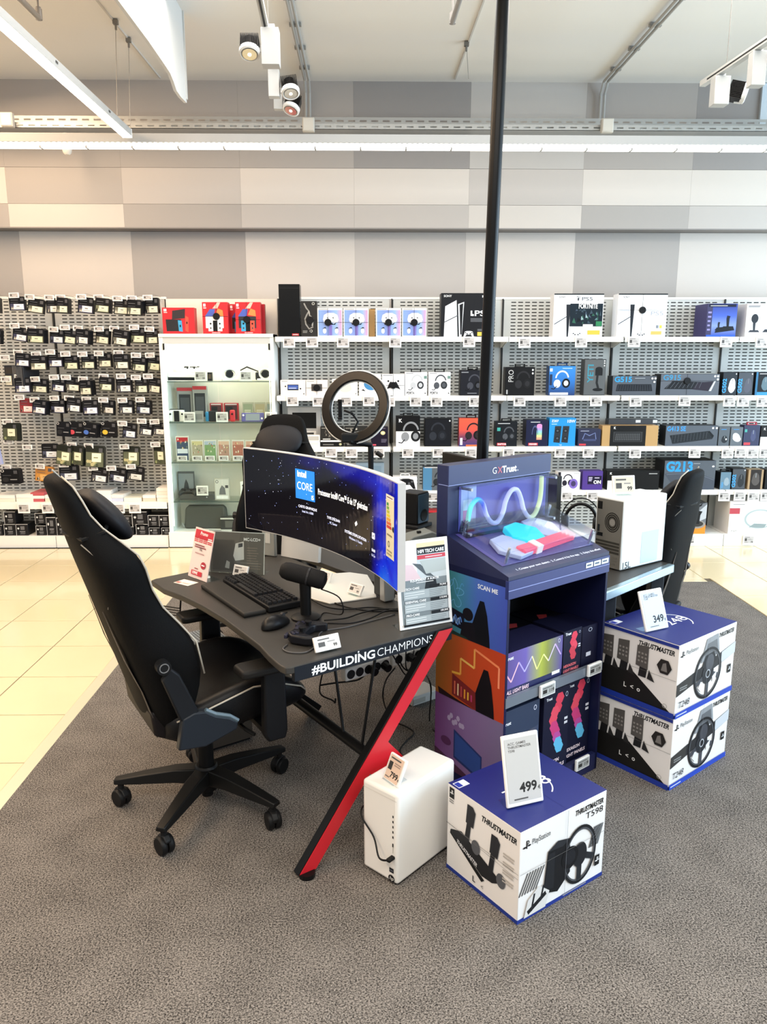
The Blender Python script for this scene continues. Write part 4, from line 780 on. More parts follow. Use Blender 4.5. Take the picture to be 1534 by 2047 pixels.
for k in range(7): p.rect(.45 + .075 * k, .02, .47 + .075 * k, .98, '#8a8c90')
p.build('printed_front', o)
q = ony(-6, 905, 6.86); o = MB().prism([(-.09, 0), (.05, .02), (.02, .26), (-.12, .24)], 0, .03, frame((0, 0, 0), (1, 0, 0), (0, 0, 1))).build('photo_paper_pack', mat('#aab0d8', 0.4), loc=(q.x, q.y, q.z - .12)); tag(o, 'pale blue paper pack hanging at the left picture edge', 'paper pack')
# paper packs on the low shelf and toner boxes beneath
for k, (x0, x1, y0, y1, c, lb) in enumerate([(-10, 30, 990, 1003, '#e9e2cf', 'flat cream paper ream at the left end of the low ink shelf'), (32, 66, 988, 1003, '#efe9da', 'cream paper pack lying on the low ink shelf'), (62, 88, 985, 1003, '#c0565a', 'red topped paper pack lying on the low ink shelf'), (90, 108, 990, 1003, '#e6d9c4', 'beige paper pack behind the near gaming chair'), (192, 222, 981, 1002, '#eceae6', 'tall white paper stack beside the blue paper pack'), (222, 246, 989, 1002, '#c9d0e4', 'pale blue paper pack on the low ink shelf'), (247, 284, 995, 1002, '#e9ead9', 'thin pale paper pack on the low ink shelf'), (286, 312, 990, 1002, '#e3cdb8', 'peach paper pack on the low ink shelf'), (313, 338, 976, 1002, '#efe7da', 'cream paper stack beside the glass cabinet')]):
    a = ony(x0, y1, 6.86); b = ony(x1, y0, 6.86); w = b.x - a.x; h = ony(x0, y0, 6.86).z - 0.41
    o = empty('paper_pack', ((a.x + b.x) / 2, 6.86, 0.4105), R(random.uniform(-4, 4))); tag(o, lb, 'paper pack'); n = max(1, int(h / 0.025))
    for j in range(n): MB().box(-w / 2 + random.uniform(0, .006), 0, h * j / n, w / 2 - random.uniform(0, .006), 0.22, h * (j + 1) / n - .001).build('ream', mat(c if j % 2 == 0 else '#f2eee6', 0.5), o, bevel=.001, seg=1)
def toner(p, inv):
    p.rect(.0, .0, .03, 1, '#d8d8d8'); p.rect(0, .965, 1, 1, '#d8d8d8'); p.rect(.38, .5, .72, .82, '#6a6a6c'); p.ell(.2, .62, .08, .08, '#e2e2e2'); p.bars(.3, .28, .8, .4, 2, '#8a8a8c'); p.poly([(.3, .1), (.7, .1), (.8, .25), (.4, .28)], '#4a4a4c')
TON = [(-8, 5, 1050, 0), (8, 31, 1023, 1), (8, 31, 1048, 0), (32, 56, 1048, 0), (70, 92, 1026, 1), (72, 92, 1051, 0), (93, 112, 1034, 0), (113, 132, 1035, 0), (242, 264, 1031, 1), (246, 268, 1053, 0), (272, 296, 1048, 0), (264, 294, 1023, 1), (296, 318, 1030, 1), (318, 340, 1030, 1), (298, 320, 1055, 0), (323, 342, 1055, 0)]
for k, (x0, x1, yt, up) in enumerate(TON):
    z = BZ if not up else (ony(x0, 1048, 6.80).z if k < 9 else ony(x0, 1053, 6.8).z)
    G('toner_box', 'black toner box, %s from the left %s under the low ink shelf' % (ORD[[j for j, q in enumerate(TON) if q[3] == up].index(k)], 'in the upper layer' if up else 'on the plinth'), 'box', x0, x1, yt, z, 0.16, '#17171a', lambda p: toner(p, 0), Yf=6.81, group='toner boxes under the ink shelf')
for k, x in enumerate((48, 96, 237.7, 270)): esl(ony(x, 1016, 6.785), 'price tag, %s from the left on the low ink shelf edge' % ORD[k], k=k)
# ================================================================== GLASS DISPLAY CABINET
CX_0, CX_1 = -1.815, -0.832; CBY = 7.12
cab = empty('display_cabinet', ((CX_0 + CX_1) / 2, CY, 0)); tag(cab, 'white display cabinet with glass shelves and lit interior', 'cabinet')
hw = (CX_1 - CX_0) / 2; gw = mat('#f3f3ee', 0.4); gl = glassmat('#f7fcfa', 0.05)
def cz(y, Y=CY + 0.03): return ony(440, y, Y).z
LV = [cz(762), cz(844), cz(924), cz(1002)]; BOT = cz(1061)
MB().box(-hw, 0, 0, -hw + 0.035, 0.32, CABT - .0).build('side_panel', gw, cab, bevel=.002); MB().box(hw - 0.03, 0, 0, hw, 0.32, CABT).build('side_panel', gw, cab, bevel=.002)
MB().box(-hw, -0.01, CABT - 0.03, hw, 0.32, CABT).build('top_panel', mat('#f2ede2', 0.4), cab, bevel=.003)
MB().box(-hw + .035, 0.0, CABT - 0.085, hw - .03, 0.02, CABT - 0.03).build('fascia', mat('#c9cbc8', 0.35), cab)
MB().box(-hw, 0.31, 0, hw, 0.325, CABT + 0.31).build('back_panel', mat('#efe9dc', 0.5), cab)
MB().box(-hw, -0.03, 0, hw, 0.31, BOT).build('plinth', gw, cab, bevel=.002)
MB().box(-hw, -0.031, 0.0, hw, -0.028, 0.008).build('kick_strip', dark, cab)
MB().box(-hw + .06, 0.04, CABT - 0.075, hw - .06, 0.10, CABT - 0.06).build('led_or_fill_strip', mat('#fffaf0', 0.4, emit=14), cab)
for xx in (-hw + .04, hw - .045): MB().box(xx, 0.012, BOT + .05, xx + .006, 0.018, CABT - .12).build('led_or_fill_strip', mat('#fff6e4', 0.4, emit=2.2), cab)  # side strips added unseen, their glow brightens the lower glass shelves
for z in LV:
    sh = MB().box(-hw + .036, 0.02, z - 0.008, hw - .031, 0.30, z).build('glass_shelf', gl, cab); MB().box(-hw + .036, 0.016, z - 0.007, hw - .031, 0.02, z - .001).build('edge', mat('#3f5350', 0.2), sh)
for a, b in ((-hw + .037, -.002), (.002, hw - .032)):
    d = MB().box(a, 0.002, BOT + .005, b, 0.007, CABT - 0.09).build('glass_door', glassmat('#f6fbf9', 0.02), cab)
    MB().cbox((a + .004 if a < 0 else b - .004, -0.002, CABT - .11), (0.014, 0.012, 0.055)).build('hinge', mat('#1d1d1d', 0.4), d)
C0 = CY + 0.05
def cpos(x, lev, Y=C0): return ony(x, 900, Y).x
def cbox(name, label, cat, x0, x1, yt, z, dep, col, draw=None, Y=C0, **k): return carton(name, label, cat, x0, x1, yt, z + .0008, dep, col, draw, Yf=Y, **k)
# level 1
z = LV[0]; o = empty('game_console', (cpos(368, 0), C0 + .05, z)); tag(o, 'slim white game console lying on the top glass shelf', 'console')
MB().prism([(-.12, .03), (.12, .022), (.12, .06), (-.12, .075)], 0, .16, frame((0, .16, 0), (1, 0, 0), (0, 0, 1))).build('upper_shell', mat('#f6f6f6', 0.3), o, bevel=.006)
MB().box(-.12, 0, .005, .12, .15, .032).build('core', mat('#16171a', 0.3), o); MB().prism([(-.12, 0), (.12, 0), (.12, .006), (-.12, .012)], 0, .16, frame((0, .16, 0), (1, 0, 0), (0, 0, 1))).build('lower_shell', mat('#f3f3f3', 0.3), o)
def gamepad(loc, rz, label, col, accent, s=1.0, rx=0):
    "real gamepad: body with two grips, sticks, buttons"
    o = empty('gamepad', loc, rz); o.rotation_euler = (rx, 0, rz); tag(o, label, 'gamepad'); o.scale = (s,) * 3
    pl = [(-.075, -.055), (-.062, -.058), (-.045, -.02), (-.025, -.012), (.025, -.012), (.045, -.02), (.062, -.058), (.075, -.055), (.082, -.03), (.072, .025), (.05, .042), (.02, .038), (-.02, .038), (-.05, .042), (-.072, .025), (-.082, -.03)]
    MB().prism(pl, 0.004, 0.034).build('body', mat(col, 0.35), o, bevel=.010, seg=3)
    for x, y in ((-.03, -.002), (.03, -.002)): MB().cyl((x, y, .03), (x, y, .046), .009, 14).cyl((x, y, .044), (x, y, .048), .012, 14).build('thumb_stick', mat(accent, 0.5), o)
    MB().cbox((-.052, .016, .035), (.026, .009, .006)).cbox((-.052, .016, .035), (.009, .026, .006)).build('direction_pad', mat(accent, 0.4), o, bevel=.001)
    for x, y in ((.052, .026), (.052, .006), (.042, .016), (.062, .016)): MB().cyl((x, y, .032), (x, y, .038), .0048, 10).build('button', mat(accent, 0.35), o)
    MB().cbox((0, .022, .034), (.03, .02, .004)).build('touch_pad', mat(accent, 0.3), o, bevel=.001)
    for sx in (-1, 1): MB().cbox((sx * .052, .043, .024), (.03, .012, .014)).build('trigger', mat(accent, 0.35), o, bevel=.003)
    return o
gamepad((cpos(384, 0), C0 + .13, z + .078), 0, 'white gamepad lying on the white console in the cabinet', '#f2f2f3', '#1a1a1c', rx=R(25))
def ctag(x, lev, label, k, s=1.0, Y=C0 - .012): 
    w = ESL[0]; return esl((cpos(x, 0, Y), Y, LV[lev] + .045 * s), label, k=k, group='price tags in the glass cabinet', scale=s)
ctag(408, 0, 'price tag on the top glass shelf beside the white console', 0); ctag(497, 0, 'price tag on the top glass shelf between the white headset pieces', 1)
MB_ = MB().box(-.02, 0, 0, .02, .04, .075); o = MB_.build('game_card', mat('#26262a', 0.4), loc=(cpos(426, 0), C0, z + .0005), bevel=.002); tag(o, 'small dark game card right of the cabinet console tag', 'card'); MB().box(-.012, -.001, .02, .012, 0, .06).build('picture', mat('#5a4a3a', 0.5), o)
for x, lb in ((463, 'white virtual reality controller on the top glass shelf, left one'), (534, 'white virtual reality controller on the top glass shelf, right one')):
    o = empty('vr_controller', (cpos(x, 0), C0 + .05, z), R(20 if x < 500 else -20)); tag(o, lb, 'controller')
    MB().box(-.07, -.03, 0, .07, .05, .02).build('base', mat('#e9e9e8', 0.4), o, bevel=.004)
    MB().tube([(.055 * math.cos(a) , .0, .062 + .042 * math.sin(a)) for a in [2 * math.pi * k / 18 for k in range(18)]], .011, 8, closed=True).build('ring', mat('#f2f2f2', 0.3), o, smooth=True)
    MB().lathe([(.034, -.02), (.036, 0), (.03, .02)], 14, frame((0, 0, .06), (1, 0, 0), (0, 0, 1))).build('grip', mat('#1c1d20', 0.4), o, smooth='auto')
o = MB().tube([(0, 0, 0), (.06, .0, .03), (.16, .0, -.01)], [.006, .008, .006], 6).build('vr_strap', mat('#222226', 0.5), loc=(cpos(482, 0), C0 + .12, z + .09)); tag(o, 'thin black strap between the white controllers', 'strap'); MB().cbox((.16, 0, -.05), (.05, .05, .07)).build('clip', mat('#2b2b2e', 0.5), o, bevel=.01)
# level 2
z = LV[1]
def accpack(p): p.rect(0, .9, 1, 1, '#b8303a'); p.rect(.12, .12, .88, .8, '#34363a'); p.rect(.2, .2, .8, .7, '#44474c'); p.bars(.1, .84, .8, .88, 1, '#999999')
cbox('case_pack', 'grey accessory pack with red top, left one in the cabinet', 'box', 355, 385, 775, z, .05, '#8d8d8c', accpack, Y=C0 + .12)
cbox('case_pack', 'grey accessory pack with red top, right one in the cabinet', 'box', 386, 414, 772, z, .05, '#9a9a98', accpack, Y=C0 + .10)
o = empty('game_console', (cpos(356, 1), C0 + .02, z)); tag(o, 'white handheld console in its dock on the second glass shelf', 'console')
MB().box(-.062, 0, .002, .062, .05, .105).build('dock', mat('#f1f1f1', 0.35), o, bevel=.008); MB().box(-.06, .01, .1, .06, .03, .112).build('screen_edge', mat('#1a1a1c', 0.3), o)
for x in (-.052, .052): 
    j = MB().box(x - .018, -.012, .004, x + .018, .012, .1).build('joystick_grip', mat('#f6f6f6', 0.3), o, bevel=.008); MB().cyl((x, -.022, .07), (x, -.01, .07), .008, 10).build('thumb_stick', mat(K, 0.4), j)
MB().box(-.022, -.011, .004, .022, .0, .098).build('grip_body', mat('#1c1c1e', 0.4), o)
ctag(382, 1, 'price tag on the second glass shelf, left of centre', 2); o = MB().box(-.04, 0, 0, .04, .01, .095).build('info_card', mat('#9a9a98', 0.4), loc=(cpos(400, 1), C0 + .02, z + .0005)); tag(o, 'grey information card on the second glass shelf', 'card'); MB().box(-.03, -.001, .02, .03, 0, .07).build('picture', mat('#7d7d7b', 0.5), o)
for x0, x1, lb in ((420, 445, 'left'), (448, 477, 'right')): cbox('console_pack', 'red and dark accessory pack standing %s behind the small tag' % lb, 'box', x0, x1, 806, z, .04, '#b3262f', lambda p: (p.rect(.08, .08, .92, .88, '#4a2a2c'), p.rect(.15, .4, .6, .8, '#2a2a2c'), p.rect(.1, .9, .9, .96, '#d8d0d0')), Y=C0 + .13)
o = empty('game_console', (cpos(423, 1), C0 + .02, z)); tag(o, 'dark console with blue side grip on the second glass shelf', 'console'); MB().box(-.015, 0, .002, .06, .04, .095).build('dock', mat('#2a2b2f', 0.4), o, bevel=.004); MB().box(-.045, -.005, .002, -.015, .02, .09).build('side_grip', mat('#2a7fae', 0.35), o, bevel=.008)
ctag(447, 1, 'price tag with red figures in the middle of the second glass shelf', 3)
o = MB().box(-.024, -.004, .002, .024, .02, .105).build('joystick_grip', mat('#d8343c', 0.35), loc=(cpos(467, 1), C0 + .01, z), bevel=.012, seg=3); tag(o, 'red console side grip standing on the second glass shelf', 'controller'); MB().cyl((0, -.014, .07), (0, -.003, .07), .009, 10).build('thumb_stick', mat('#33181a', 0.5), o)
o = empty('handheld_console', (cpos(507, 1), C0 + .01, z), 0); o.rotation_euler = (R(-12), 0, 0); tag(o, 'violet handheld console leaning on the second glass shelf', 'console')
MB().box(-.1, 0, .002, .1, .016, .082).build('body', mat('#5a5598', 0.4), o, bevel=.012, seg=3); MB().box(-.062, -.001, .012, .062, .001, .072).build('screen', mat('#8a9098', 0.15), o)
for x, zz in ((-.082, .058), (.082, .03)): MB().cyl((x, -.008, zz), (x, .001, zz), .009, 10).build('thumb_stick', mat('#f2f2f2', 0.4), o)
ctag(544, 1, 'price tag at the right end of the second glass shelf', 4)
for k in range(3): cbox('game_case', 'clear cased game, %s from the left in the back row of the second glass shelf' % ORD[k], 'game', 485 + 24 * k, 507 + 24 * k, 804, z, .02, '#b9b6a4', lambda p, k=k: (p.rect(.08, .1, .92, .9, ['#9aa38a', '#b5a98a', '#8f9a96'][k]), p.bars(.2, .4, .8, .6, 2, '#d8d4c0')), Y=C0 + .16)
# level 3: cased games in a row with small tags
z = LV[2]
GC = [('#3a4a66', '#b02632'), ('#a8a08a', '#c9bf8f'), ('#7a9a6a', '#a8b6c8'), ('#b08a7a', '#d0b09a'), ('#a86a5a', '#c79a86'), ('#b07a6a', '#caa28c'), ('#9a8a7a', '#bfae98')]
for k, (x0, x1, yt) in enumerate([(352, 378, 872), (383, 407, 880), (408, 433, 880), (436, 460, 880), (464, 489, 880), (491, 516, 880), (518, 543, 880)]):
    def g3(p, k=k):
        p.rect(.06, .05, .94, .95, GC[k][0]); p.rect(.06, .78, .94, .95, GC[k][1]); rr = random.Random(k)
        for _ in range(10): u, v = rr.uniform(.1, .8), rr.uniform(.35, .85); p.poly([(u, v), (u + .12, v + .02), (u + .05, v + .1)], rr.choice(['#d8cf9a', '#6a7a5a', '#c97a6a', '#e6e0d0', '#8a6a5a']))
        p.rect(.1, .32, .9, .5, '#cfd6de') if k == 0 else None
    o = cbox('game_case', 'cased game, %s from the left in the row on the third glass shelf' % ORD[k], 'game', x0, x1, yt, z, .02, '#d8d6ce', g3, Y=C0 + .03)
    esl((cpos((x0 + x1) / 2 - 1, 0, C0 + .015), C0 + .015, z + .032), 'small price tag, %s from the left along the third glass shelf' % ORD[k], HESL, k, group='price tags in the glass cabinet')
# level 4
z = LV[3]
cbox('game_case', 'grey cased game with a figure standing behind the dark console', 'game', 356, 389, 943, z, .02, '#55585a', lambda p: (p.rect(.05, .05, .95, .93, '#8d9294'), p.poly([(.3, .2), (.7, .2), (.62, .55), (.5, .72), (.4, .55)], '#3a3d40'), p.rect(.3, .22, .8, .3, '#e8e8e8')), Y=C0 + .16)
o = empty('game_console', (cpos(388, 3), C0 + .02, z)); tag(o, 'flat dark grey console box on the fourth glass shelf', 'console'); MB().box(-.16, 0, .004, .16, .16, .055).build('body', mat('#4a4b4a', 0.45), o, bevel=.004); MB().cyl((.09, -.002, .03), (.09, .001, .03), .006, 10).build('power_button', mat('#c9c9c9', 0.4), o); MB().box(-.15, -.001, .012, 0, .001, .015).build('disc_slot', mat('#1a1a1a', 0.5), o)
gamepad((cpos(369, 3), C0 + .06, z + .056), 0, 'dark gamepad on the flat grey console in the cabinet', '#3c3d3d', '#2a2a2a', rx=R(20))
ctag(401, 3, 'price tag standing on the flat grey console', 1, Y=C0 - .0).location.z += .05
cbox('game_case', 'pale cased game with a rider picture on the fourth glass shelf', 'game', 429, 459, 956, z, .02, '#b5b3a8', lambda p: (p.rect(.05, .05, .95, .95, '#cfcfc8'), p.ring(.18, .84, .1, .07, .3, '#333333'), p.poly([(.3, .25), (.75, .25), (.7, .55), (.5, .68), (.35, .5)], '#6a6d70'), p.rect(.72, .55, .92, .68, '#44464a'), p.rect(.12, .06, .88, .2, '#f2f2f0')), Y=C0 + .03)
cbox('headset_pack', 'white slim pack at the right of the fourth glass shelf', 'box', 481, 505, 963, z, .03, '#f0f0ee', lambda p: (p.ell(.25, .8, .1, .05, '#333333'), p.bars(.1, .2, .8, .4, 2, '#999999')))
# bottom
z = BOT
o = MB().loft([[(x * w, y, zz) for x, y in ((-1, -.02), (1, -.02), (1, .06), (-1, .06))] for w, zz in ((.20, 0), (.20, .03), (.185, .19), (.155, .215))]).build('console_bag', mat('#474844', 0.8), loc=(cpos(402, 4), C0 + .08, z + .0005), bevel=.02, seg=3); tag(o, 'dark grey padded bag at the bottom of the cabinet', 'bag')
MB().tube([(-.21, 0, .02), (-.215, -.02, .05), (-.2, -.02, .02)], .008, 6).build('zip_pull', mat('#8a8a86', 0.4), o)
cbox('accessory_box', 'dark low accessory box at the bottom of the cabinet', 'box', 441, 487, 1034, z, .08, '#3a3a38', lambda p: (p.rect(0, .82, 1, .95, '#c9c7c0'), p.rect(.2, .15, .8, .7, '#5a5955')), Y=C0 + .03)
# ================================================================== GAMING DESK
DZ = 0.75
laminate = mat('#3a3835', 0.42, noise=0.05, scale=14); blk = mat('#121213', 0.4, 0.2); cable_m = mat('#0e0e0f', 0.45)
desk = empty('gaming_desk', (-0.3, 2.9, 0)); tag(desk, 'dark curved gaming desk with a slanted red leg and printed side', 'desk')
O = Vector((-0.3, 2.9, 0))
fr = [(302, 1160), (327, 1177), (362.6, 1190), (404, 1210), (446, 1235), (487.7, 1266), (519, 1290), (536, 1309), (549, 1321), (560, 1330), (571, 1335), (583, 1333.5)]
poly = [onz(x, y, DZ) for x, y in fr] + [Vector((0.297, 2.648, DZ)), Vector((0.300, 2.67, DZ)), Vector((-0.435, 3.67, DZ)), Vector((-0.46, 3.675, DZ)), Vector((-0.945, 3.262, DZ))]
pl = [(p.x - O.x, p.y - O.y) for p in poly]
MB().prism(pl, DZ - 0.025, DZ).build('desk_top', laminate, desk, bevel=0.004)
A = Vector((-0.249, 2.279, 0)); B = Vector((0.297, 2.648, 0)); U = (B - A).normalized(); Nn = Vector((U.y, -U.x, 0))    # outward (towards viewer)
Lv = Vector((-U.y, U.x, 0))
a0 = A + U * 0.008 - O; L = (B - A).length - 0.012; AH = .05
Ma = frame(a0 + Vector((0, 0, DZ - 0.003 - AH)) + Nn * 0.002, U, (0, 0, 1))
ap = MB().prism([(0, 0), (L, 0), (L, AH), (0, AH)], -0.02, 0.0, Ma).build('side_apron', mat('#171b22', 0.45), desk, bevel=.001)
p = Print(Ma, L, AH, .0012)
p.text('#BUILDING', .095, .22, .029, '#eef0f2', bold=.025, fit=L * .38); p.text('CHAMPIONS', .49, .22, .029, '#eef0f2', fit=L * .37, bold=-.008); p.ell(.372, .93, .005, .06, '#eef0f2'); p.build('lettering', ap)
# front leg: black box tube with a red outer face, running from the front floor up to the rear of the top
def lp(x, y): return online(x, y, (-0.232, 2.275, 0), (U.x, U.y)) - O
F = lp(614, 1745); F.z = 0.015; Tt = lp(890, 1266); Tt.z = 0.735
side = Nn; Fu = (F - a0).dot(U); Tu = (Tt - a0).dot(U); lw_ = .034
Ml = frame(Vector((a0.x, a0.y, 0)) + Nn * .012, U, (0, 0, 1))
lpoly = [(Fu - lw_, .012), (Fu + lw_, .012), (Tu + lw_, DZ - .004), (Tu - lw_, DZ - .004)]
leg = MB().prism(lpoly, -.034, 0, Ml).build('leg', mat('#0f0f10', 0.4), desk, bevel=.002)
MB().prism([(Fu - lw_ + .006, .014), (Fu + lw_, .014), (Tu + lw_, DZ - .0045), (Tu - lw_ + .006, DZ - .0045)], 0.0, .003, Ml).build('red_face', mat('#c9202c', 0.35), leg)
J = F.lerp(Tt, 0.46)
r2 = J + U * 0.36; r2.z = 0.02
Ju = (J - a0).dot(U); Ru = (r2 - a0).dot(U)
rp = [(Ju - .02, J.z - .05), (Ju + .03, J.z + .055), (Ju + .065, J.z + .04), (Ru + .03, .012), (Ru - .03, .012)]
leg2 = MB().prism(rp, -.034, -.002, Ml).build('rear_leg', mat('#0f0f10', 0.4), desk, bevel=.002)
MB().prism(rp, -.002, .001, Ml).build('red_face', mat('#c9202c', 0.35), leg2)
for q in (F, r2): MB().cyl((q.x, q.y, 0), (q.x, q.y, 0.016), 0.028, 14).build('foot_pad', blk, desk)
# far leg pair and the crossbar
for q0, q1 in ((F, Tt), (J, r2)):
    off = Lv * 1.02; MB().bar(q0 + off, q1 + off - Vector((0, 0, .04 if q1.z > .5 else 0)), 0.05, 0.055, up=(U.x, U.y, 0)).build('leg', mat('#0f0f10', 0.4), desk, bevel=.002)
MB().tube([J - Vector((0, 0, .0)), J + Lv * 1.02], 0.02, 10).build('crossbar', blk, desk, smooth='auto')
MB().bar(Tt + Vector((0, 0, -.035)) - U * .1 + Lv * .04, Tt + Lv * 1.02 + Vector((0, 0, -.035)) - U * .1, 0.05, 0.03).build('top_rail', blk, desk)
# thin struts from the top down to the crossbar and hanging rods
for (x0, y0), (x1, y1) in (((669, 1330), (688, 1473)), ((766, 1312), (722, 1500))):
    q1 = online(x1, y1, (J + O), (Lv.x, Lv.y)) - O; q0 = Vector((q1.x + (U.x * .02), q1.y, DZ - .03)); q0 = online(x0, y0, (J + O), (Lv.x, Lv.y)) - O
    if x0 > 700: q0 = (Vector((A.x, A.y, 0)) + U * .36 + Lv * .05 - O) + Vector((0, 0, DZ - .03))
    MB().tube([q0, q1], 0.006, 6).build('strut', blk, desk)
# headphone basket at the left end
hb = MB()
bp_ = onz(320, 1205, .62) - O
for k in range(4): hb.tube([bp_ + Vector((-.02, 0, .035)), bp_ + Vector((-.015, .0, -.01 - .012 * k)), bp_ + Vector((.10, -.05, -.01 - .012 * k)), bp_ + Vector((.11, -.05, .06))], .003, 6)
hb.build('wire_basket', blk, desk)
# power strips hung below the top, with plugs and cables
def strip(x0, y0, x1, y1, n, label, off):
    P0 = Vector((A.x, A.y, 0)) + Lv * off; a = online(x0, y0, P0, (U.x, U.y)); b = online(x1, y1, P0, (U.x, U.y)); l = (b - a).length
    t = empty('power_strip', a); tag(t, label, 'power strip'); M = frame((0, 0, 0), (b - a), (b - a).cross(Nn) * -1 if ((b - a).cross(Nn) * -1).z > 0 else (b - a).cross(Nn))
    Mf = Matrix(M); 
    MB().prism([(0, -.027), (l, -.027), (l, .027), (0, .027)], -.02, .02, Mf).build('housing', mat('#e4e2dc', 0.4), t, bevel=.006)
    s = 1 if (Mf.to_3x3() @ Vector((0, 0, 1))).dot(Nn) > 0 else -1
    for k in range(n):
        u = l * (k + .6) / (n + .2); MB().cyl(Mf @ Vector((u, 0, s * .018)), Mf @ Vector((u, 0, s * .0215)), .019, 16).build('socket', mat('#1b1b1c', 0.5), t)
    return t, Mf, l, s
for args in ((686, 1348, 775, 1322, 5, 'white power strip with round sockets hanging under the desk', .42), (780, 1318, 842, 1303, 3, 'second white power strip, beside the red leg', .42)):
    t, Mf, l, s = strip(*args)
    for k in range(2): u = l * (.55 + .3 * k); MB().cyl(Mf @ Vector((u, 0, s * .02)), Mf @ Vector((u, -.005, s * .055)), .017, 10).build('plug', mat('#111112', 0.5), t)
    for k in (0.12, .9): MB().tube([Mf @ Vector((l * k, .027, 0)), Vector((Mf.translation.x + U.x * l * k, Mf.translation.y + U.y * l * k, 0)) + Vector((0, 0, DZ - .03 - t.location.z))], .004, 6).build('hanger', blk, t)
def wire(name, label, pts, r=0.0035, col=None, cat='cable'):
    # smooth curve through 3D points
    cu = bpy.data.curves.new('c', 'CURVE'); P = [Vector(p) for p in pts]; out = []
    for i in range(len(P) - 1):
        p0, p1, p2, p3 = P[max(i - 1, 0)], P[i], P[i + 1], P[min(i + 2, len(P) - 1)]
        for k in range(6):
            t = k / 6; out.append(0.5 * ((2 * p1) + (p2 - p0) * t + (2 * p0 - 5 * p1 + 4 * p2 - p3) * t * t + (3 * p1 - p0 - 3 * p2 + p3) * t ** 3))
    out.append(P[-1]); bpy.data.curves.remove(cu); o0 = out[0]
    o = MB().tube([q - o0 for q in out], r, 6).build(name, col or cable_m, loc=o0, smooth=True)
    tag(o, label, cat); return o
def lpl(x, y, off): 
    P0 = Vector((A.x, A.y, 0)) + Lv * off; return online(x, y, P0, (U.x, U.y))
wire('cable', 'black cable dropping from the power strip to the carpet', [lpl(790, 1335, .40), lpl(772, 1360, .38), lpl(766, 1395, .36), onz(778, 1430, .03), onz(795, 1445, .004), onz(812, 1452, .004), onz(828, 1465, .004), onz(812, 1482, .004), onz(800, 1500, .004), onz(812, 1520, .004)])
wire('cable', 'black cable along the display stand to the small white box', [lpl(850, 1345, .40), lpl(862, 1375, .3), onz(859, 1440, .004), onz(870, 1462, .004), onz(905, 1476, .004)])
wire('cable', 'black cable looping below the first power strip', [lpl(640, 1370, .5), lpl(672, 1365, .48), lpl(700, 1362, .46), lpl(718, 1358, .45), lpl(735, 1345, .43)])
wire('cable', 'loose black cable end hanging left under the desk', [lpl(645, 1345, .55), lpl(640, 1385, .55), lpl(665, 1400, .5), lpl(670, 1405, .5), lpl(671, 1396, .5)])
wire('cable', 'black cable running down beside the slanted desk leg', [lpl(800, 1400, .05), lpl(770, 1450, .05), lpl(748, 1475, .05), lpl(735, 1495, .05), lpl(733, 1512, .05)])
for k in range(5): wire('cable', 'black cable, %s from the left in the bundle under the desk corner' % ORD[k], [lpl(780 + 16 * k, 1300, .30 + .03 * k), lpl(795 + 9 * k, 1325 + 6 * k, .34), lpl(815 + 8 * k, 1350 - 8 * k, .36), lpl(840 + 3 * k, 1320, .36)], .003)
# router like white box on the carpet
o = empty('power_adapter', onz(835, 1410, 0), R(35)); tag(o, 'small white adapter box on the carpet behind the red leg', 'adapter')
MB().box(-.03, 0, .001, .14, .12, .05).build('case', mat('#d9d8d2', 0.45), o, bevel=.004); MB().box(-.025, -.001, .01, .05, .001, .035).build('label', mat('#b9b7ae', 0.5), o); MB().cyl((-.06, .04, .02), (-.03, .04, .02), .008, 8).build('plug', mat('#e6e5df', 0.5), o)
# ================================================================== MONITOR (wide, curved)
MCX, MCY, MTH, MZ0, MW, MH, MR = -0.1574, 2.9727, -0.9801, 0.9437, 1.194, 0.365, 1.8
mon = empty('curved_monitor', (MCX, MCY, DZ), MTH); tag(mon, 'very wide curved monitor showing a dark blue advert on the desk', 'monitor')
def mpt(s, h, back=0.0):
    "s in metres along the arc from the centre, h above the lower edge; local frame, viewer side is -y"
    a = s / MR; rr = MR + back
    return Vector((rr * math.sin(a), -(MR - rr * math.cos(a)) - 0 + 0.0, MZ0 - DZ + h))
N = 40
def arcgrid(s0, s1, h0, h1, back, n=N):
    return [(mpt(s0 + (s1 - s0) * i / n, h0, back), mpt(s0 + (s1 - s0) * i / n, h1, back)) for i in range(n + 1)]
mb = MB(); f_ = arcgrid(-MW / 2, MW / 2, 0, MH, 0.002); b_ = arcgrid(-MW / 2, MW / 2, 0, MH, 0.028)
mb.loft([[f_[i][0], f_[i][1], b_[i][1], b_[i][0]] for i in range(N + 1)]).build('housing', mat('#dcdcda', 0.35, 0.3), mon)
mb = MB(); f_ = arcgrid(-MW / 2 + .004, MW / 2 - .004, .004, MH - .003, 0.0005)
for i in range(N): mb.add([f_[i][0], f_[i + 1][0], f_[i + 1][1], f_[i][1]], [(0, 1, 2, 3)])
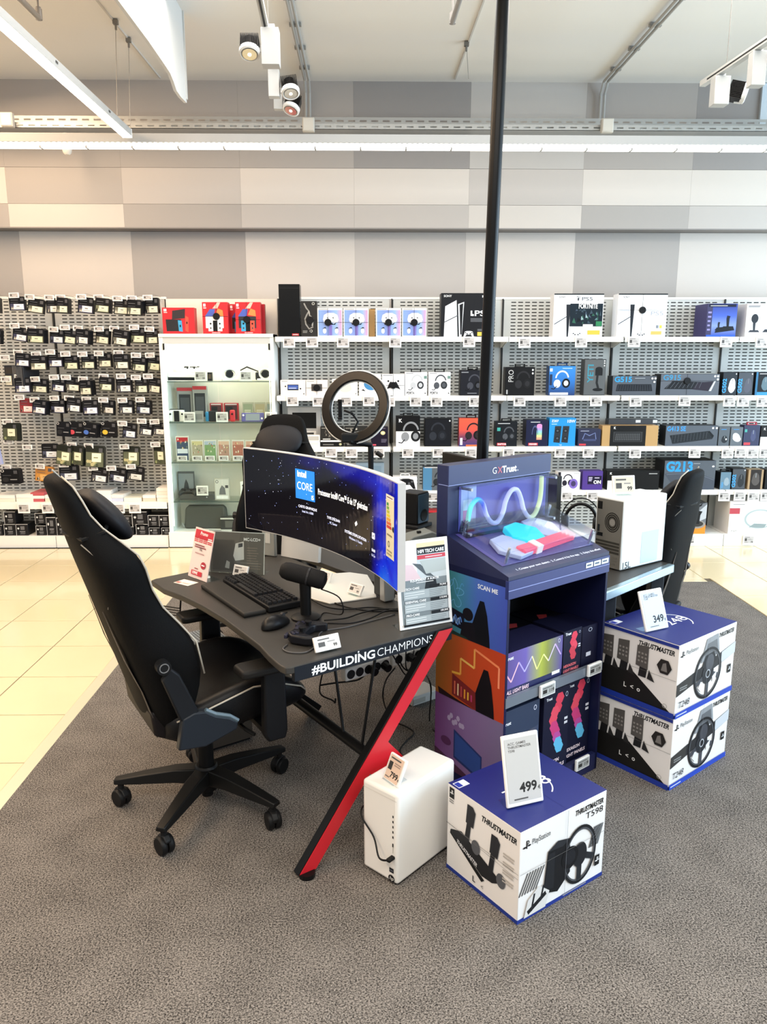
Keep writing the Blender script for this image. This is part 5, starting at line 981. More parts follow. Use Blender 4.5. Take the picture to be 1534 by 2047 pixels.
def screen_mat():
    m = bpy.data.materials.new('screen_picture'); m.use_nodes = True; nt = m.node_tree; b = nt.nodes['Principled BSDF']
    b.inputs['Base Color'].default_value = (0.004, 0.004, 0.006, 1); b.inputs['Roughness'].default_value = 0.06; b.inputs['Specular IOR Level'].default_value = 0.25
    tc = nt.nodes.new('ShaderNodeTexCoord'); n = nt.nodes.new('ShaderNodeTexNoise'); n.inputs['Scale'].default_value = 3.2; n.inputs['Detail'].default_value = 3; n.inputs['Distortion'].default_value = .6
    nt.links.new(tc.outputs['Object'], n.inputs['Vector']); sx = nt.nodes.new('ShaderNodeSeparateXYZ'); nt.links.new(tc.outputs['Object'], sx.inputs[0])
    # nebula stronger along the top right and the right edge of the picture
    fx = nt.nodes.new('ShaderNodeMapRange'); nt.links.new(sx.outputs['X'], fx.inputs[0]); fx.inputs[1].default_value = -.45; fx.inputs[2].default_value = .45
    fz = nt.nodes.new('ShaderNodeMapRange'); nt.links.new(sx.outputs['Z'], fz.inputs[0]); fz.inputs[1].default_value = .45; fz.inputs[2].default_value = .53
    ex = nt.nodes.new('ShaderNodeMapRange'); nt.links.new(sx.outputs['X'], ex.inputs[0]); ex.inputs[1].default_value = .30; ex.inputs[2].default_value = .42
    mu = nt.nodes.new('ShaderNodeMath'); mu.operation = 'MULTIPLY'; nt.links.new(fx.outputs[0], mu.inputs[0]); nt.links.new(fz.outputs[0], mu.inputs[1])
    mx = nt.nodes.new('ShaderNodeMath'); mx.operation = 'MAXIMUM'; nt.links.new(mu.outputs[0], mx.inputs[0]); nt.links.new(ex.outputs[0], mx.inputs[1])
    m2 = nt.nodes.new('ShaderNodeMath'); m2.operation = 'MULTIPLY'; nt.links.new(mx.outputs[0], m2.inputs[0]); nt.links.new(n.outputs['Fac'], m2.inputs[1])
    ad = nt.nodes.new('ShaderNodeMath'); ad.operation = 'MULTIPLY_ADD'; ad.inputs[1].default_value = .10; nt.links.new(n.outputs['Fac'], ad.inputs[0]); nt.links.new(m2.outputs[0], ad.inputs[2])
    r = nt.nodes.new('ShaderNodeValToRGB'); e = r.color_ramp.elements; e[0].position = .08; e[0].color = (.0008, .0008, .004, 1); e[1].position = .75; e[1].color = (.02, .2, 1.0, 1); q = e.new(.2); q.color = (.001, .001, .03, 1); q = e.new(.36); q.color = (.004, .004, .35, 1); q = e.new(.55); q.color = (.005, .03, .85, 1)
    nt.links.new(ad.outputs[0], r.inputs[0]); nt.links.new(r.outputs[0], b.inputs['Emission Color']); b.inputs['Emission Strength'].default_value = 0.75
    return m
mb.build('screen', screen_mat(), mon, smooth=True, fix=False)
class ArcPrint(Print):
    "print that follows the curved screen"
    def rect(s, u0, v0, u1, v1, c, **kw):
        n = max(1, int((u1 - u0) * MW / .015)); s._k(c, **kw); vs = []; fs = []
        for i in range(n + 1):
            u = u0 + (u1 - u0) * i / n; vs += [(u * s.w, v0 * s.h, s.z), (u * s.w, v1 * s.h, s.z)]
            if i: fs.append((2 * i - 2, 2 * i, 2 * i + 1, 2 * i - 1))
        s.mb.add(vs, fs, s.M); return s
    def build(s, name, parent):
        s.mb.v = [tuple(mpt(v[0] - MW / 2, v[1], -v[2])) for v in s.mb.v]; return super().build(name, parent)
def E(c, k=1.0): return mat(c, 0.4, emit=k)
p = ArcPrint(Matrix.Identity(4), MW, MH, .0008); rr = random.Random(11)
for _ in range(120):
    u, v = rr.uniform(.02, .93), rr.uniform(.05, .97); q = rr.uniform(.0006, .0018); p.ell(u, v, q, q * MW / MH, E(rr.choice(['#9fb4ff', '#d8e0ff', '#6f8cff']), .8), n=6)
p.build('screen_stars', mon)['kind'] = 'stuff'
p = ArcPrint(Matrix.Identity(4), MW, MH, .001)
p.rect(.29, .50, .405, .84, E('#1878d8', .9)); p.text('intel', .302, .755, .026, E('#ffffff', 1), bold=.03); p.text('CORE', .30, .61, .032, E('#ffffff', 1), fit=MW * .09); p.text('i5', .398, .52, .018, E('#ffffff', 1), 'r', bold=.02)
p.build('screen_logo', mon)
p = ArcPrint(Matrix.Identity(4), MW, MH, .001); p.text('Processeur Intel\u00ae Core\u2122 i5 de 13\u1d49 g\u00e9n\u00e9ration', .425, .60, .024, E('#ffffff', 1), fit=MW * .33, bold=.012); p.build('screen_headline', mon)
p = ArcPrint(Matrix.Identity(4), MW, MH, .001)
def col2(u, v, a, b):
    p = ArcPrint(Matrix.Identity(4), MW, MH, .001); p.text(a, u, v, .0105, E('#e8ecff', 1), 'c', bold=.015); p.text(b, u, v - .05, .0095, E('#c8d0f0', 1), 'c', bold=.01); p.build('screen_caption', mon)
col2(.36, .40, 'CARTE GRAPHIQUE', 'Intel Arc A380'); col2(.52, .36, 'TYPE D\'\u00c9CRAN', 'PC Gamer'); col2(.67, .28, 'SYST\u00c8ME D\'EXPLOITATION', 'Windows 11 Famille'); col2(.80, .22, 'RAM', '16 Go')
p.poly([(.664, .42), (.676, .45), (.682, .42), (.67, .39)], E('#ffffff', 1)); p.rect(.79, .35, .81, .41, E('#ffffff', 1)); p.rect(.796, .37, .804, .39, E('#101020', .3)); p.build('screen_icons', mon)
p = ArcPrint(Matrix.Identity(4), MW, MH, .0022)
p.rect(.905, .27, .975, .86, '#f3eecb'); p.rect(.908, .82, .972, .85, '#ffffff'); p.bars(.912, .825, .965, .845, 1, '#8a6a5a')
for k, (c, w) in enumerate([('#2f9a4a', .02), ('#7ab648', .025), ('#c9cf3c', .03), ('#f2e130', .036), ('#f0b030', .042), ('#e8703a', .048), ('#d8403a', .054)]): p.rect(.912, .755 - .035 * k, .912 + w * .75, .783 - .035 * k, c)
p.poly([(.958, .56), (.966, .585), (.974, .585), (.974, .535), (.966, .535)], '#1a1a1a'); p.bars(.915, .47, .96, .5, 1, '#999070'); p.ring(.93, .40, .008, .03, .3, '#777260'); p.bars(.915, .29, .96, .35, 2, '#aaa488')
p.build('energy_label', mon)
# stand: neck column and flat base plate
ny = 0.20
MB().prism([(-.055, .03), (.055, .03), (.045, .07), (-.045, .07)], 0.006, 0.40).build('stand_neck', mat('#3c3d3d', 0.35, 0.3), mon, bevel=.006)
for o in [mon.children[-1]]: o.location = (0.12, 0.13, 0)
MB().prism([(0.02, .0), (.055, .0), (.055, .05), (.02, .05)], .006, .36).build('stand_neck_side', mat('#b9b9b6', 0.3, 0.4), mon, bevel=.004).location = (0.125, 0.135, 0)
inv = Matrix.Rotation(-MTH, 4, 'Z')
bpts = [inv @ (onz(x, y, DZ + .004) - Vector((MCX, MCY, DZ))) for x, y in ((620, 1162), (618, 1196), (660, 1207), (753, 1194), (748, 1172), (735, 1150), (700, 1145), (655, 1148))]
MB().prism([(q.x, q.y) for q in bpts], .0005, .007).build('stand_base', mat('#d8d6ce', 0.35, 0.2), mon, bevel=.002)
# ================================================================== THINGS ON THE DESK
def quadframe(P0, P1, lean=0.0):
    "frame standing on the line P0-P1, leaning back by lean degrees"
    u = (P1 - P0); u.z = 0; u.normalize(); n = Vector((u.y, -u.x, 0)); v = (Vector((0, 0, 1)) * math.cos(R(lean)) - n * math.sin(R(lean))); return u, v, n
# keyboard
kc = Vector((-0.446, 3.016, DZ)); ku = (Vector((-0.285, 2.883, 0)) - Vector((-0.542, 3.287, 0))).normalized(); kang = math.atan2(ku.y, ku.x)
kb = empty('keyboard', kc, kang); tag(kb, 'black mechanical keyboard lying on the desk', 'keyboard')
MB().box(-.23, -.075, .004, .23, .075, .028).build('case', mat('#141415', 0.45), kb, bevel=.004)
keym = mat('#1d1d1f', 0.42); kp = MB().loft([[(x * w, y * w, z) for x, y in ((-.0085, -.0085), (.0085, -.0085), (.0085, .0085), (-.0085, .0085))] for w, z in ((1, 0), (1, .004), (.82, .011))]); kme = kp.mesh('key', keym)
leg_me = None; pk = MB(); pk.add([(-.003, -.003, .0113), (.003, -.003, .0113), (.003, .003, .0113), (-.003, .003, .0113)], [(0, 1, 2, 3)]); legm = pk.mesh('legend', mat('#8f9094', 0.5))
for r_ in range(6):
    for q in range(21):
        if q in (15,) or (q == 17 + 2 and False): continue
        if r_ == 0 and 5 <= q <= 13: continue
        x = -.215 + .0205 * q + (.004 if q > 14 else 0); y = -.058 + .0205 * r_ + (.006 if r_ == 5 else 0)
        k = lo('key', kme, kb, (x, y, .027)); 
MB().box(-.10, -.0665, .027, .075, -.0495, .037).build('space_bar', keym, kb, bevel=.002)
wr_ = empty('wrist_rest', kc + Vector((ku.y, -ku.x, 0)) * 0.125, kang); tag(wr_, 'flat black padded wrist rest in front of the keyboard', 'wrist rest')
MB().box(-.225, -.05, .002, .225, .045, .02).build('pad', mat('#2c2a27', 0.55, bump=.2, scale=300), wr_, bevel=.007, seg=3); MB().box(-.222, -.047, .0, .222, .043, .004).build('base', mat('#0c0c0c', 0.6), wr_)
def ptag(loc, rz, label, w=0.075, h=0.045, lean=25, screen='#d9d5cf', big=None, red=False):
    "small electronic price tag standing on an acrylic foot"
    t = empty('price_tag', loc, rz); tag(t, label, 'price tag')
    M = frame((0, 0, .006), (1, 0, 0), (0, math.sin(R(lean)), math.cos(R(lean)))); 
    MB().prism([(-w / 2, 0), (w / 2, 0), (w / 2, h), (-w / 2, h)], -.01, 0, M).build('case', mat('#f3f2ee', 0.35), t, bevel=.002)
    p = Print(M @ Matrix.Translation((-w / 2, 0, 0)), w, h); p.rect(.08, .1, .92, .9, screen); p.bars(.14, .7, .8, .85, 1, '#55524f', 3); p.rect(.14, .3, .4, .6, '#4a4745'); p.bars(.5, .52, .85, .62, 1, '#8a8684', 5); p.text(big or '99', .86, .2, h * .2, '#3a3836' if not red else '#c03a40', 'r', bold=.03); p.build('tag_display', t)
    MB().box(-w * .3, -.004, 0, w * .3, h * .6, .003).build('foot', glassmat('#f4fafa', .08), t); return t
UA = math.atan2(U.y, U.x)
ptag(onz(478, 1155, DZ), R(-32), 'small price tag behind the keyboard, below the acrylic sign', .08, .05, 20)
ptag(onz(645, 1166, DZ), kang + R(10), 'small price tag with red print at the left of the monitor base', .075, .05, 25, red=True)
ptag(onz(706, 1190, DZ + .0075), kang + R(12), 'small price tag on the monitor base plate', .075, .045, 30)
ptag(onz(658, 1303, DZ), math.atan2(.033, .083) + R(10), 'small price tag in front of the gamepad near the desk edge', .095, .05, 25)
# mouse
ms = empty('computer_mouse', onz(552, 1252, DZ), R(52)); tag(ms, 'black computer mouse right of the wrist rest', 'mouse')
rings = []
for t_ in [-1, -.94, -.75, -.4, 0, .4, .75, .94, 1]:
    w = .034 * math.sqrt(max(0.02, 1 - t_ * t_ * .97)) * (1 - .12 * math.sin(t_ * 2)); hh = .04 * math.sqrt(max(.02, 1 - t_ * t_)) * (1.05 - .25 * t_)
    rings.append([(t_ * .065, w * math.cos(a), .004 + max(0, hh * math.sin(a))) for a in [math.pi * k / 10 for k in range(11)]] + [(t_ * .065, 0, .002)])
MB().loft(rings).build('shell', mat('#161617', 0.38), ms, smooth=True); MB().cyl((.035, -.005, .034), (.035, .005, .034), .009, 12).build('scroll_wheel', mat('#333335', 0.5), ms); MB().box(.0, -.001, .034, .06, .001, .0385).build('button_split', mat('#0a0a0a', 0.6), ms)
# gamepad on the desk with its cable
gp = gamepad(onz(610, 1275, DZ), R(75), 'black glossy gamepad with its cable on the desk', '#17171b', '#2a2a38', 1.05)
for ch in gp.children:
    if ch.name.startswith('thumb'): ch.data.materials[0] = mat('#0e0e10', 0.4)
wire('cable', 'thin grey cable looped around the gamepad', [onz(575, 1288, DZ + .004), onz(566, 1297, DZ + .004), onz(580, 1304, DZ + .004), onz(610, 1304, DZ + .004), onz(628, 1294, DZ + .004), onz(636, 1280, DZ + .004), onz(645, 1262, DZ + .004), onz(700, 1252, DZ + .004), onz(790, 1228, DZ + .004)], .0026, mat('#4b4a4a', 0.4))
for k, pts in enumerate([[(620, 1190), (660, 1202), (700, 1215), (760, 1222), (797, 1216)], [(618, 1195), (650, 1212), (690, 1218), (745, 1214), (797, 1222)], [(648, 1240), (690, 1236), (720, 1226), (757, 1218), (797, 1218)], [(655, 1246), (700, 1246), (740, 1236), (770, 1222), (797, 1220)]]):
    wire('cable', 'black cable across the desk toward the tall sign, %s from the monitor' % ORD[k], [onz(x, y, DZ + .004 + .002 * k) for x, y in pts], .003)
# microphone on a desk stand
mb_ = onz(612, 1236, DZ); mic = empty('microphone', mb_, kang); tag(mic, 'black desktop microphone tilted on a round stand', 'microphone')
MB().lathe([(.055, .001), (.055, .008), (.045, .014), (.018, .018)], 28).build('base', mat('#101011', 0.45), mic, smooth='auto')
top = Vector((0, 0, .155)); MB().tube([(0, 0, .015), (0, 0, .10), (0, 0.0, .14)], [.020, .021, .022], 14).build('stem', mat('#0e0e0f', 0.45), mic, smooth='auto')
Ma = online(590, 1155, mb_, (0.95, -0.3)); axis = Vector((.95, -.16, -.22)).normalized()
Mw = inv2 = Matrix.Rotation(-kang, 4, 'Z'); ax = (Mw @ axis).normalized(); up_ = Vector((0, 0, 1)); sd = ax.cross(up_).normalized()
Mm = Matrix((sd, ax.cross(sd).normalized() * -1, ax)).transposed().to_4x4(); Mm.translation = Vector((0, 0, .165)) - ax * .012
MB().lathe([(.004, -.085), (.02, -.082), (.030, -.07), (.034, -.05), (.034, .02), (.031, .022), (.031, .028), (.034, .03), (.034, .075), (.03, .088), (.012, .094)], 24, Mm).build('capsule', mat('#141415', 0.7, bump=.3, scale=600), mic, smooth='auto')
MB().lathe([(.0352, .021), (.0352, .029)], 24, Mm).build('ring', mat('#2b2b2d', 0.4), mic)
wire('cable', 'thin black microphone cable hanging from the capsule', [mb_ + axis * .06 + Vector((0, 0, .13)), mb_ + axis * .11 + Vector((0.02, 0, .11)), mb_ + axis * .12 + Vector((.02, 0, .05)), onz(648, 1225, DZ + .004), onz(640, 1240, DZ + .004), onz(648, 1255, DZ + .004)], .0025)
# promo card, acrylic sign, tall sign
def lean_card(name, label, P0, P1, hgt, lean, col, draw, thick=.003, foot=True, acrylic=False, cat='sign'):
    u, v, n = quadframe(P0, P1, lean); w = (P1 - P0).length; t = empty(name, (P0 + P1) / 2); tag(t, label, cat)
    M = frame(-u * w / 2 + Vector((0, 0, .002)), u, v)
    MB().prism([(0, 0), (w, 0), (w, hgt), (0, hgt)], -thick, 0, M).build('card', mat(col, 0.4), t)
    p = Print(M, w, hgt); draw(p); p.build('printed_front', t)
    if acrylic: MB().prism([(-.004, 0), (w + .004, 0), (w + .004, hgt + .004), (-.004, hgt + .004)], .003, .0055, M).build('acrylic_cover', glassmat('#f6fafa', .06), t)
    if foot: MB().prism([(0, 0), (w, 0), (w, -.07), (0, -.07)], 0, .003, frame(-u * w / 2 + Vector((0, 0, .0005)), u, -n * -1)).build('foot', glassmat('#eef4f4', .1), t)
    return t
def promo(p):
    p.rect(.04, .80, .98, .965, '#c9303c'); p.text('Promo', .3, .87, .015, '#ffffff', bold=.02, shear=.2)
    for k in range(4):
        for q in range(4): p.rect(.04 + .235 * q, .72 + .032 * k, .25 + .235 * q, .738 + .032 * k, '#c9303c' if k < 2 or q < 3 else '#ffffff')
    p.bars(.12, .6, .85, .68, 2, '#8a4a4c', 3); p.text('15L', .4, .56, .012, '#444444', bold=.02); p.bars(.2, .48, .7, .52, 1, '#b99a98'); p.ell(.72, .29, .13, .07, '#b02a36'); p.bars(.63, .27, .8, .31, 1, '#ffffff'); p.rect(.16, .06, .72, .15, '#c9303c'); p.text('1099\u20ac', .22, .08, .012, '#ffffff', bold=.03); p.bars(.3, .18, .5, .21, 1, '#a04a4c')
lean_card('promo_card', 'pink and red leaning price card at the left desk end', onz(376, 1151, DZ), onz(413, 1165, DZ), .22, 14, '#f2dcd6', promo)
def mclcd(p):
    p.rect(0, 0, 1, 1, '#6b655f'); p.rect(.05, .05, .45, .8, '#56514d'); p.poly([(.43, .42), (.47, .72), (.62, .78), (.63, .34), (.47, .3)], '#d9d5d0'); p.poly([(.52, .62), (.6, .65), (.6, .74), (.52, .72)], '#4a4a4c'); p.poly([(.28, .12), (.31, .3), (.37, .26), (.36, .1)], '#b9b4ae'); p.text('MC-LCD+', .62, .80, .013, '#f2f0ee', bold=.03)
    p.bars(.68, .1, .96, .66, 9, '#8d7f74', 4, .3); p.line([(0, 0), (0, 1), (1, 1), (1, 0)], .004, '#e6e4e0')
lean_card('acrylic_sign', 'grey brown acrylic information sign with a white tower picture', onz(420, 1143, DZ), onz(528, 1150, DZ), .185, 8, '#5f5a55', mclcd, acrylic=True)
def hifi(p):
    p.rect(.06, .05, .94, .96, '#c9d0d2'); p.rect(.06, .05, .94, .55, '#7d878b'); p.poly([(.06, .55), (.06, .96), (.4, .96), (.38, .55)], '#e6dcdc'); p.poly([(.06, .55), (.06, .74), (.3, .72), (.45, .55)], '#e2c6ca'); p.poly([(.4, .9), (.94, .9), (.94, .96), (.4, .96)], '#e8d2a8')
    p.poly([(.3, .74), (.55, .58), (.7, .56), (.45, .72)], '#4d5458'); p.poly([(.55, .6), (.94, .62), (.94, .76), (.45, .76)], '#b5bcb9'); p.poly([(.5, .42), (.75, .42), (.72, .56), (.55, .56)], '#23262a')
    p.rect(.4, .83, .94, .91, '#15171a'); p.text('HIFI TECH CARE', .42, .845, .012, '#ffffff', bold=.03, fit=p.w * .5); p.rect(.4, .775, .94, .82, '#c93040'); p.bars(.55, .785, .9, .805, 1, '#f2c6ca')
    p.text('\u00c9QUIPEMENT \u00c0 SORTIR', .24, .53, .008, '#ffffff', bold=.03, fit=p.w * .55); p.bars(.35, .505, .7, .52, 1, '#e8e8e8')
    for v, s_, pr in ((.44, 'TECH CARE', '79,99\u20ac'), (.29, 'ESSENTIAL CARE', '119,99\u20ac'), (.14, 'PRO-CARE', '199,99\u20ac')):
        p.rect(.1, v - .11, .92, v - .01, '#aeb8bb'); p.rect(.6, v - .005, .94, v + .03, '#1a1c1f'); p.text(s_, .12, v, .008, '#ffffff', bold=.03); p.text(pr, .92, v + .005, .007, '#ffffff', 'r', bold=.02); p.bars(.12, v - .1, .5, v - .02, 3, '#e6eaea', 2, .3); p.bars(.58, v - .1, .9, v - .02, 4, '#7a8488', 6, .25)
    p.rect(.06, .03, .94, .055, '#16181b')
lean_card('standing_sign', 'tall white framed price list sign at the desk corner', onz(801, 1262, DZ), onz(905, 1243, DZ), .315, 9, '#f4f4f2', hifi, thick=.005)
o = MB().box(-.045, -.03, .0005, .045, .03, .0015).build('desk_sticker', mat('#efe6dc', 0.4), loc=onz(372, 1165, DZ), rz=R(-35)); tag(o, 'white and red sticker on the left desk corner', 'sticker'); p = Print(frame((-.045, -.03, .0015), (1, 0, 0), (0, 1, 0)), .09, .06); p.rect(.05, .1, .3, .4, '#c96a60'); p.rect(.4, .55, .9, .85, '#fbf8f4'); p.bars(.4, .2, .9, .4, 2, '#c9b6ae'); p.build('print', o)
# ================================================================== SECOND DESK BEHIND
d2 = empty('gaming_desk', (0.55, 4.0, 0)); tag(d2, 'second dark gaming desk behind, carrying the white tower', 'desk'); O2 = Vector((.55, 4.0, 0))
pp = [Vector((-0.40, 3.74, 0)), Vector((0.34, 2.75, 0)), Vector((0.36, 3.2, 0))]
V2 = [onz(1343, 1127, DZ), onz(1205, 1183, DZ)]
P2 = [Vector((-0.40, 3.72, 0)), Vector((.13, 3.06, 0)), Vector((.57, 3.50, 0)), V2[1] + Vector((0, .12, 0)), V2[1], V2[0], Vector((.95, 4.3, 0)), Vector((.5, 4.75, 0)), Vector((-.02, 4.4, 0))]
MB().prism([(q.x - O2.x, q.y - O2.y) for q in P2], DZ - .025, DZ - .001).build('desk_top', laminate, d2, bevel=.003)
e0, e1 = V2[1] - O2, V2[0] - O2; MB().bar(e0 + Vector((0, 0, DZ * 0 - .02)), e1 + Vector((0, 0, -.02)), .03, .04).build('edge_reflection', mat('#9fb4bd', 0.25, 0.6), d2, bevel=.004)  # pale bar carries the silver blue reflection along the dark desk edge
for q in (e0.lerp(e1, .12), e0.lerp(e1, .82), Vector((-.7, .05, 0)), Vector((-.1, .6, 0))): MB().bar((q.x, q.y + .05, 0), (q.x, q.y + .05, DZ - .03), .06, .06).build('leg', mat('#2b3036', 0.45), d2, bevel=.003)
# white tower computer on it
def tower(name, label, loc, ang, w, dep, h):
    t = empty(name, loc, ang); tag(t, label, 'computer'); return t
Q = onz(1240, 1143, DZ); d_r = (onz(1325, 1122, DZ) - Q); d_r.z = 0; d_l = (onz(1192, 1131, DZ) - Q); ang = math.atan2(d_r.y, d_r.x)
t = tower('computer_tower', 'white computer tower seen from its metal rear panel, on the second desk', Q, ang, .155, .3, .34); W2, D2 = .155, d_r.length; H2 = online(1248, 1000, Q, (0, 1)).z
hz = ony(1250, 1000, Q.y).z - DZ
MB().box(0, 0, 0.004, D2, W2, hz).build('case', mat('#e9efef', 0.3), t, bevel=.006)
p = Print(frame((0, W2, 0), (0, -1, 0), (0, 0, 1)), W2, hz)
p.rect(.05, .02, .97, .97, mat('#8a8880', 0.4, 0.5)); 
p.ell(.62, .66, .27, .14, '#23221f'); p.ell(.62, .66, .1, .052, '#8f8d86')
for k in range(3): p.ring(.62, .66, .24 - .06 * k, .125 - .03 * k, .1, '#6b6962')
p.rect(.07, .82, .24, .93, '#1a1a1a'); p.rect(.1, .5, .18, .6, '#22282c'); p.rect(.07, .44, .3, .49, '#15181a')
for k in range(4): p.rect(.06, .36 - .045 * k, .92, .39 - .045 * k, '#3a3934')
p.rect(.2, .06, .5, .18, '#16191c'); p.bars(.55, .06, .9, .2, 3, '#6b6962')
p.build('rear_panel', t)
p = Print(frame((0, 0, 0), (1, 0, 0), (0, 0, 1)), D2, hz); p.rect(.45, .05, .85, .5, mat('#c4d4e2', 0.4)); p.text('15L', .05, .03, .03, '#3a4044', bold=.01); p.build('side_panel', t)
ptag(Q + Vector((0, 0, hz)) + Vector((math.cos(ang) * .10 - math.sin(ang) * .08, math.sin(ang) * .10 + math.cos(ang) * .08, 0)), ang + R(-25), 'blank backed price tag on top of the white tower', .11, .085, 12, screen='#d8d0be')
# speaker, tablet like prop and white panel on the second desk
o = empty('desk_speaker', onz(826, 1056, DZ) , R(-35)); tag(o, 'small black desktop speaker behind the wide monitor', 'speaker'); MB().box(-.10, 0, .02, .03, .12, .20).build('cabinet', mat('#111113', 0.45), o, bevel=.006); MB().box(.028, .005, .03, .034, .115, .19).build('grille', mat('#2f4a60', 0.4), o); MB().cyl((.03, .06, .07), (.038, .06, .07), .035, 18).build('woofer', mat('#15181b', 0.4), o); MB().box(-.12, -.03, .0005, .05, .13, .02).build('foot', mat('#191a1c', 0.5), o, bevel=.004)
o = empty('desk_controller', onz(838, 1078, DZ), R(20)); tag(o, 'grey wedge shaped controller lying on the second desk', 'controller'); MB().prism([(-.09, .002), (.09, .002), (.09, .03), (.05, .05), (-.06, .03)], -.05, .06, frame((0, 0, 0), (1, 0, 0), (0, 0, 1))).build('body', mat('#6d7270', 0.4), o, bevel=.006); MB().cbox((-.01, -.02, .045), (.02, .015, .01)).build('button', mat('#1a1a1a', 0.4), o)
P0, P1 = onz(562, 1112, DZ), onz(636, 1126, DZ)
lean_card('white_panel', 'blank white panel standing below the wide monitor', P0, P1, .19, 6, '#e3e2de', lambda p: p.rect(.02, .45, .98, .46, '#d5d4d0'), thick=.02, foot=False, cat='panel')
o = empty('network_box', onz(540, 1112, DZ), R(-30)); tag(o, 'slim grey upright box left of the blank white panel', 'box'); MB().box(-.045, 0, .001, .03, .02, .2).build('case', mat('#8f9392', 0.4), o, bevel=.004); MB().cbox((-.01, -.001, .09), (.03, .002, .05)).build('emblem', mat('#c9cccb', 0.4), o)
# ================================================================== RING LIGHT
Yr = 3.95; rc = ony(708, 812, Yr); rl = empty('ring_light', (ony(742, 1000, Yr).x, Yr, 0)); tag(rl, 'black ring light with phone holder on a pole stand', 'ring light')
o_ = rc - rl.location; aR = (ony(776, 812, Yr).x - ony(646, 812, Yr).x) / 2 + .012
# ring tilted: plane spanned by a (mostly image right, sloping) and b
n_ = Vector((-.38, -.88, .28)).normalized(); a_ = Vector((0, 0, 1)).cross(n_).normalized(); b_ = n_.cross(a_).normalized(); rr_ = .165
def ringpts(r, off=0, n=40): return [o_ + n_ * off + (a_ * math.cos(2 * math.pi * k / n) + b_ * math.sin(2 * math.pi * k / n)) * r for k in range(n)]
prof = [(.135, 0.0), (.185, 0.0), (.185, -.022), (.135, -.022)]
rings = []
for k in range(48):
    q = 2 * math.pi * k / 48; d_ = a_ * math.cos(q) + b_ * math.sin(q); rings.append([o_ + d_ * r + n_ * z_ for r, z_ in prof])
mb = MB(); o0 = len(mb.v)
for r_ in rings: mb.v += [tuple(q) for q in r_]
for k in range(48):
    for j in range(4): mb.f.append((k * 4 + j, k * 4 + (j + 1) % 4, ((k + 1) % 48) * 4 + (j + 1) % 4, ((k + 1) % 48) * 4 + j)); mb.m.append(0)
mb.build('ring_body', mat('#0a0a0b', 0.22), rl, bevel=.005, seg=3)
MB().tube(ringpts(.188, -.018), .0045, 6, closed=True).build('rim', mat('#eceeee', 0.3), rl, smooth=True); MB().tube(ringpts(.1335, -.018), .003, 6, closed=True).build('inner_rim', mat('#e3e6e6', 0.3), rl, smooth=True)
low = o_ - b_ * .185
MB().cbox((low.x, low.y + .01, low.z + .02), (.09, .035, .05)).build('control_box', mat('#17181a', 0.3), rl, bevel=.008)
pt = Vector((0, 0, low.z - .03)); MB().tube([low, pt + Vector((0, 0, .01)), pt], .014, 10).build('tilt_joint', blk, rl); MB().cyl((.03, 0, pt.z - .03), (.06, -.01, pt.z - .05), .012, 10).build('knob', blk, rl)
MB().tube([pt, (0, 0, .95), (0, 0, DZ + .01)], [.016, .012, .012], 10).build('pole', mat('#151516', 0.4), rl)
MB().lathe([(.10, DZ), (.10, DZ + .012), (.07, DZ + .02), (.015, DZ + .024)], 28).build('weighted_base', blk, rl, smooth='auto')
MB().tube([low + b_ * .03, o_ + Vector((.02, 0, -.08)), o_ + Vector((-.01, -.01, -.035)), o_ + Vector((-.05, -.02, -.02))], .006, 8).build('gooseneck', blk, rl, smooth=True)
ph = o_ + Vector((-.07, -.02, -.015)); MB().cbox(ph, (.02, .02, .09)).cbox(ph + Vector((0, -.015, .045)), (.022, .035, .012)).cbox(ph + Vector((0, -.015, -.045)), (.022, .035, .012)).build('phone_holder', blk, rl, bevel=.003)

# dark computer tower under the left end of the desk
o = empty('computer_tower', onz(440, 1290, .22) * 1.0, R(34)); o.location = (-0.74, 3.33, 0); tag(o, 'brown grey computer tower with perforated top under the desk', 'computer')
MB().box(-.11, -.20, .01, .11, .20, .42).build('case', mat('#5a5147', 0.5), o, bevel=.004)
mb = MB(); hole_grid(mb, frame((-.10, -.19, .4215), (1, 0, 0), (0, 1, 0)), 0, .2, 0, .38, 14, 26, .009, .009); mb.build('top_grille', mat('#8f98a0', 0.4, .4), o, fix=False); MB().box(-.098, -.188, .4202, .098, .188, .4208).build('grille_backing', mat('#16181c', 0.7), o)
MB().box(-.10, -.19, 0, .10, .19, .012).build('feet', mat('#1a1a1a', 0.6), o)

# second monitor, back to back with the wide one, on the second desk
r0 = ony(1118, 952, 3.45); l0 = onz(888, 903, r0.z); mid = (r0 + l0) / 2; dv = (r0 - l0); dv.z = 0
o = empty('desk_monitor', (mid.x, mid.y, DZ), math.atan2(dv.y, dv.x)); tag(o, 'dark monitor standing behind the blue display stand', 'monitor'); hl = dv.length / 2; hh_ = r0.z - DZ
MB().box(-hl, -.012, hh_ - .36, hl, .02, hh_).build('housing', mat('#1c1916', 0.45), o, bevel=.004); MB().box(-hl + .01, .02, hh_ - .35, hl - .01, .023, hh_ - .01).build('screen', mat('#060608', 0.15), o); MB().box(-.04, -.04, .01, .04, -.012, hh_ - .15).build('stand_neck', mat('#161616', 0.4), o); MB().box(-.14, -.10, 0, .14, .08, .012).build('stand_base', mat('#161616', 0.4), o, bevel=.003)
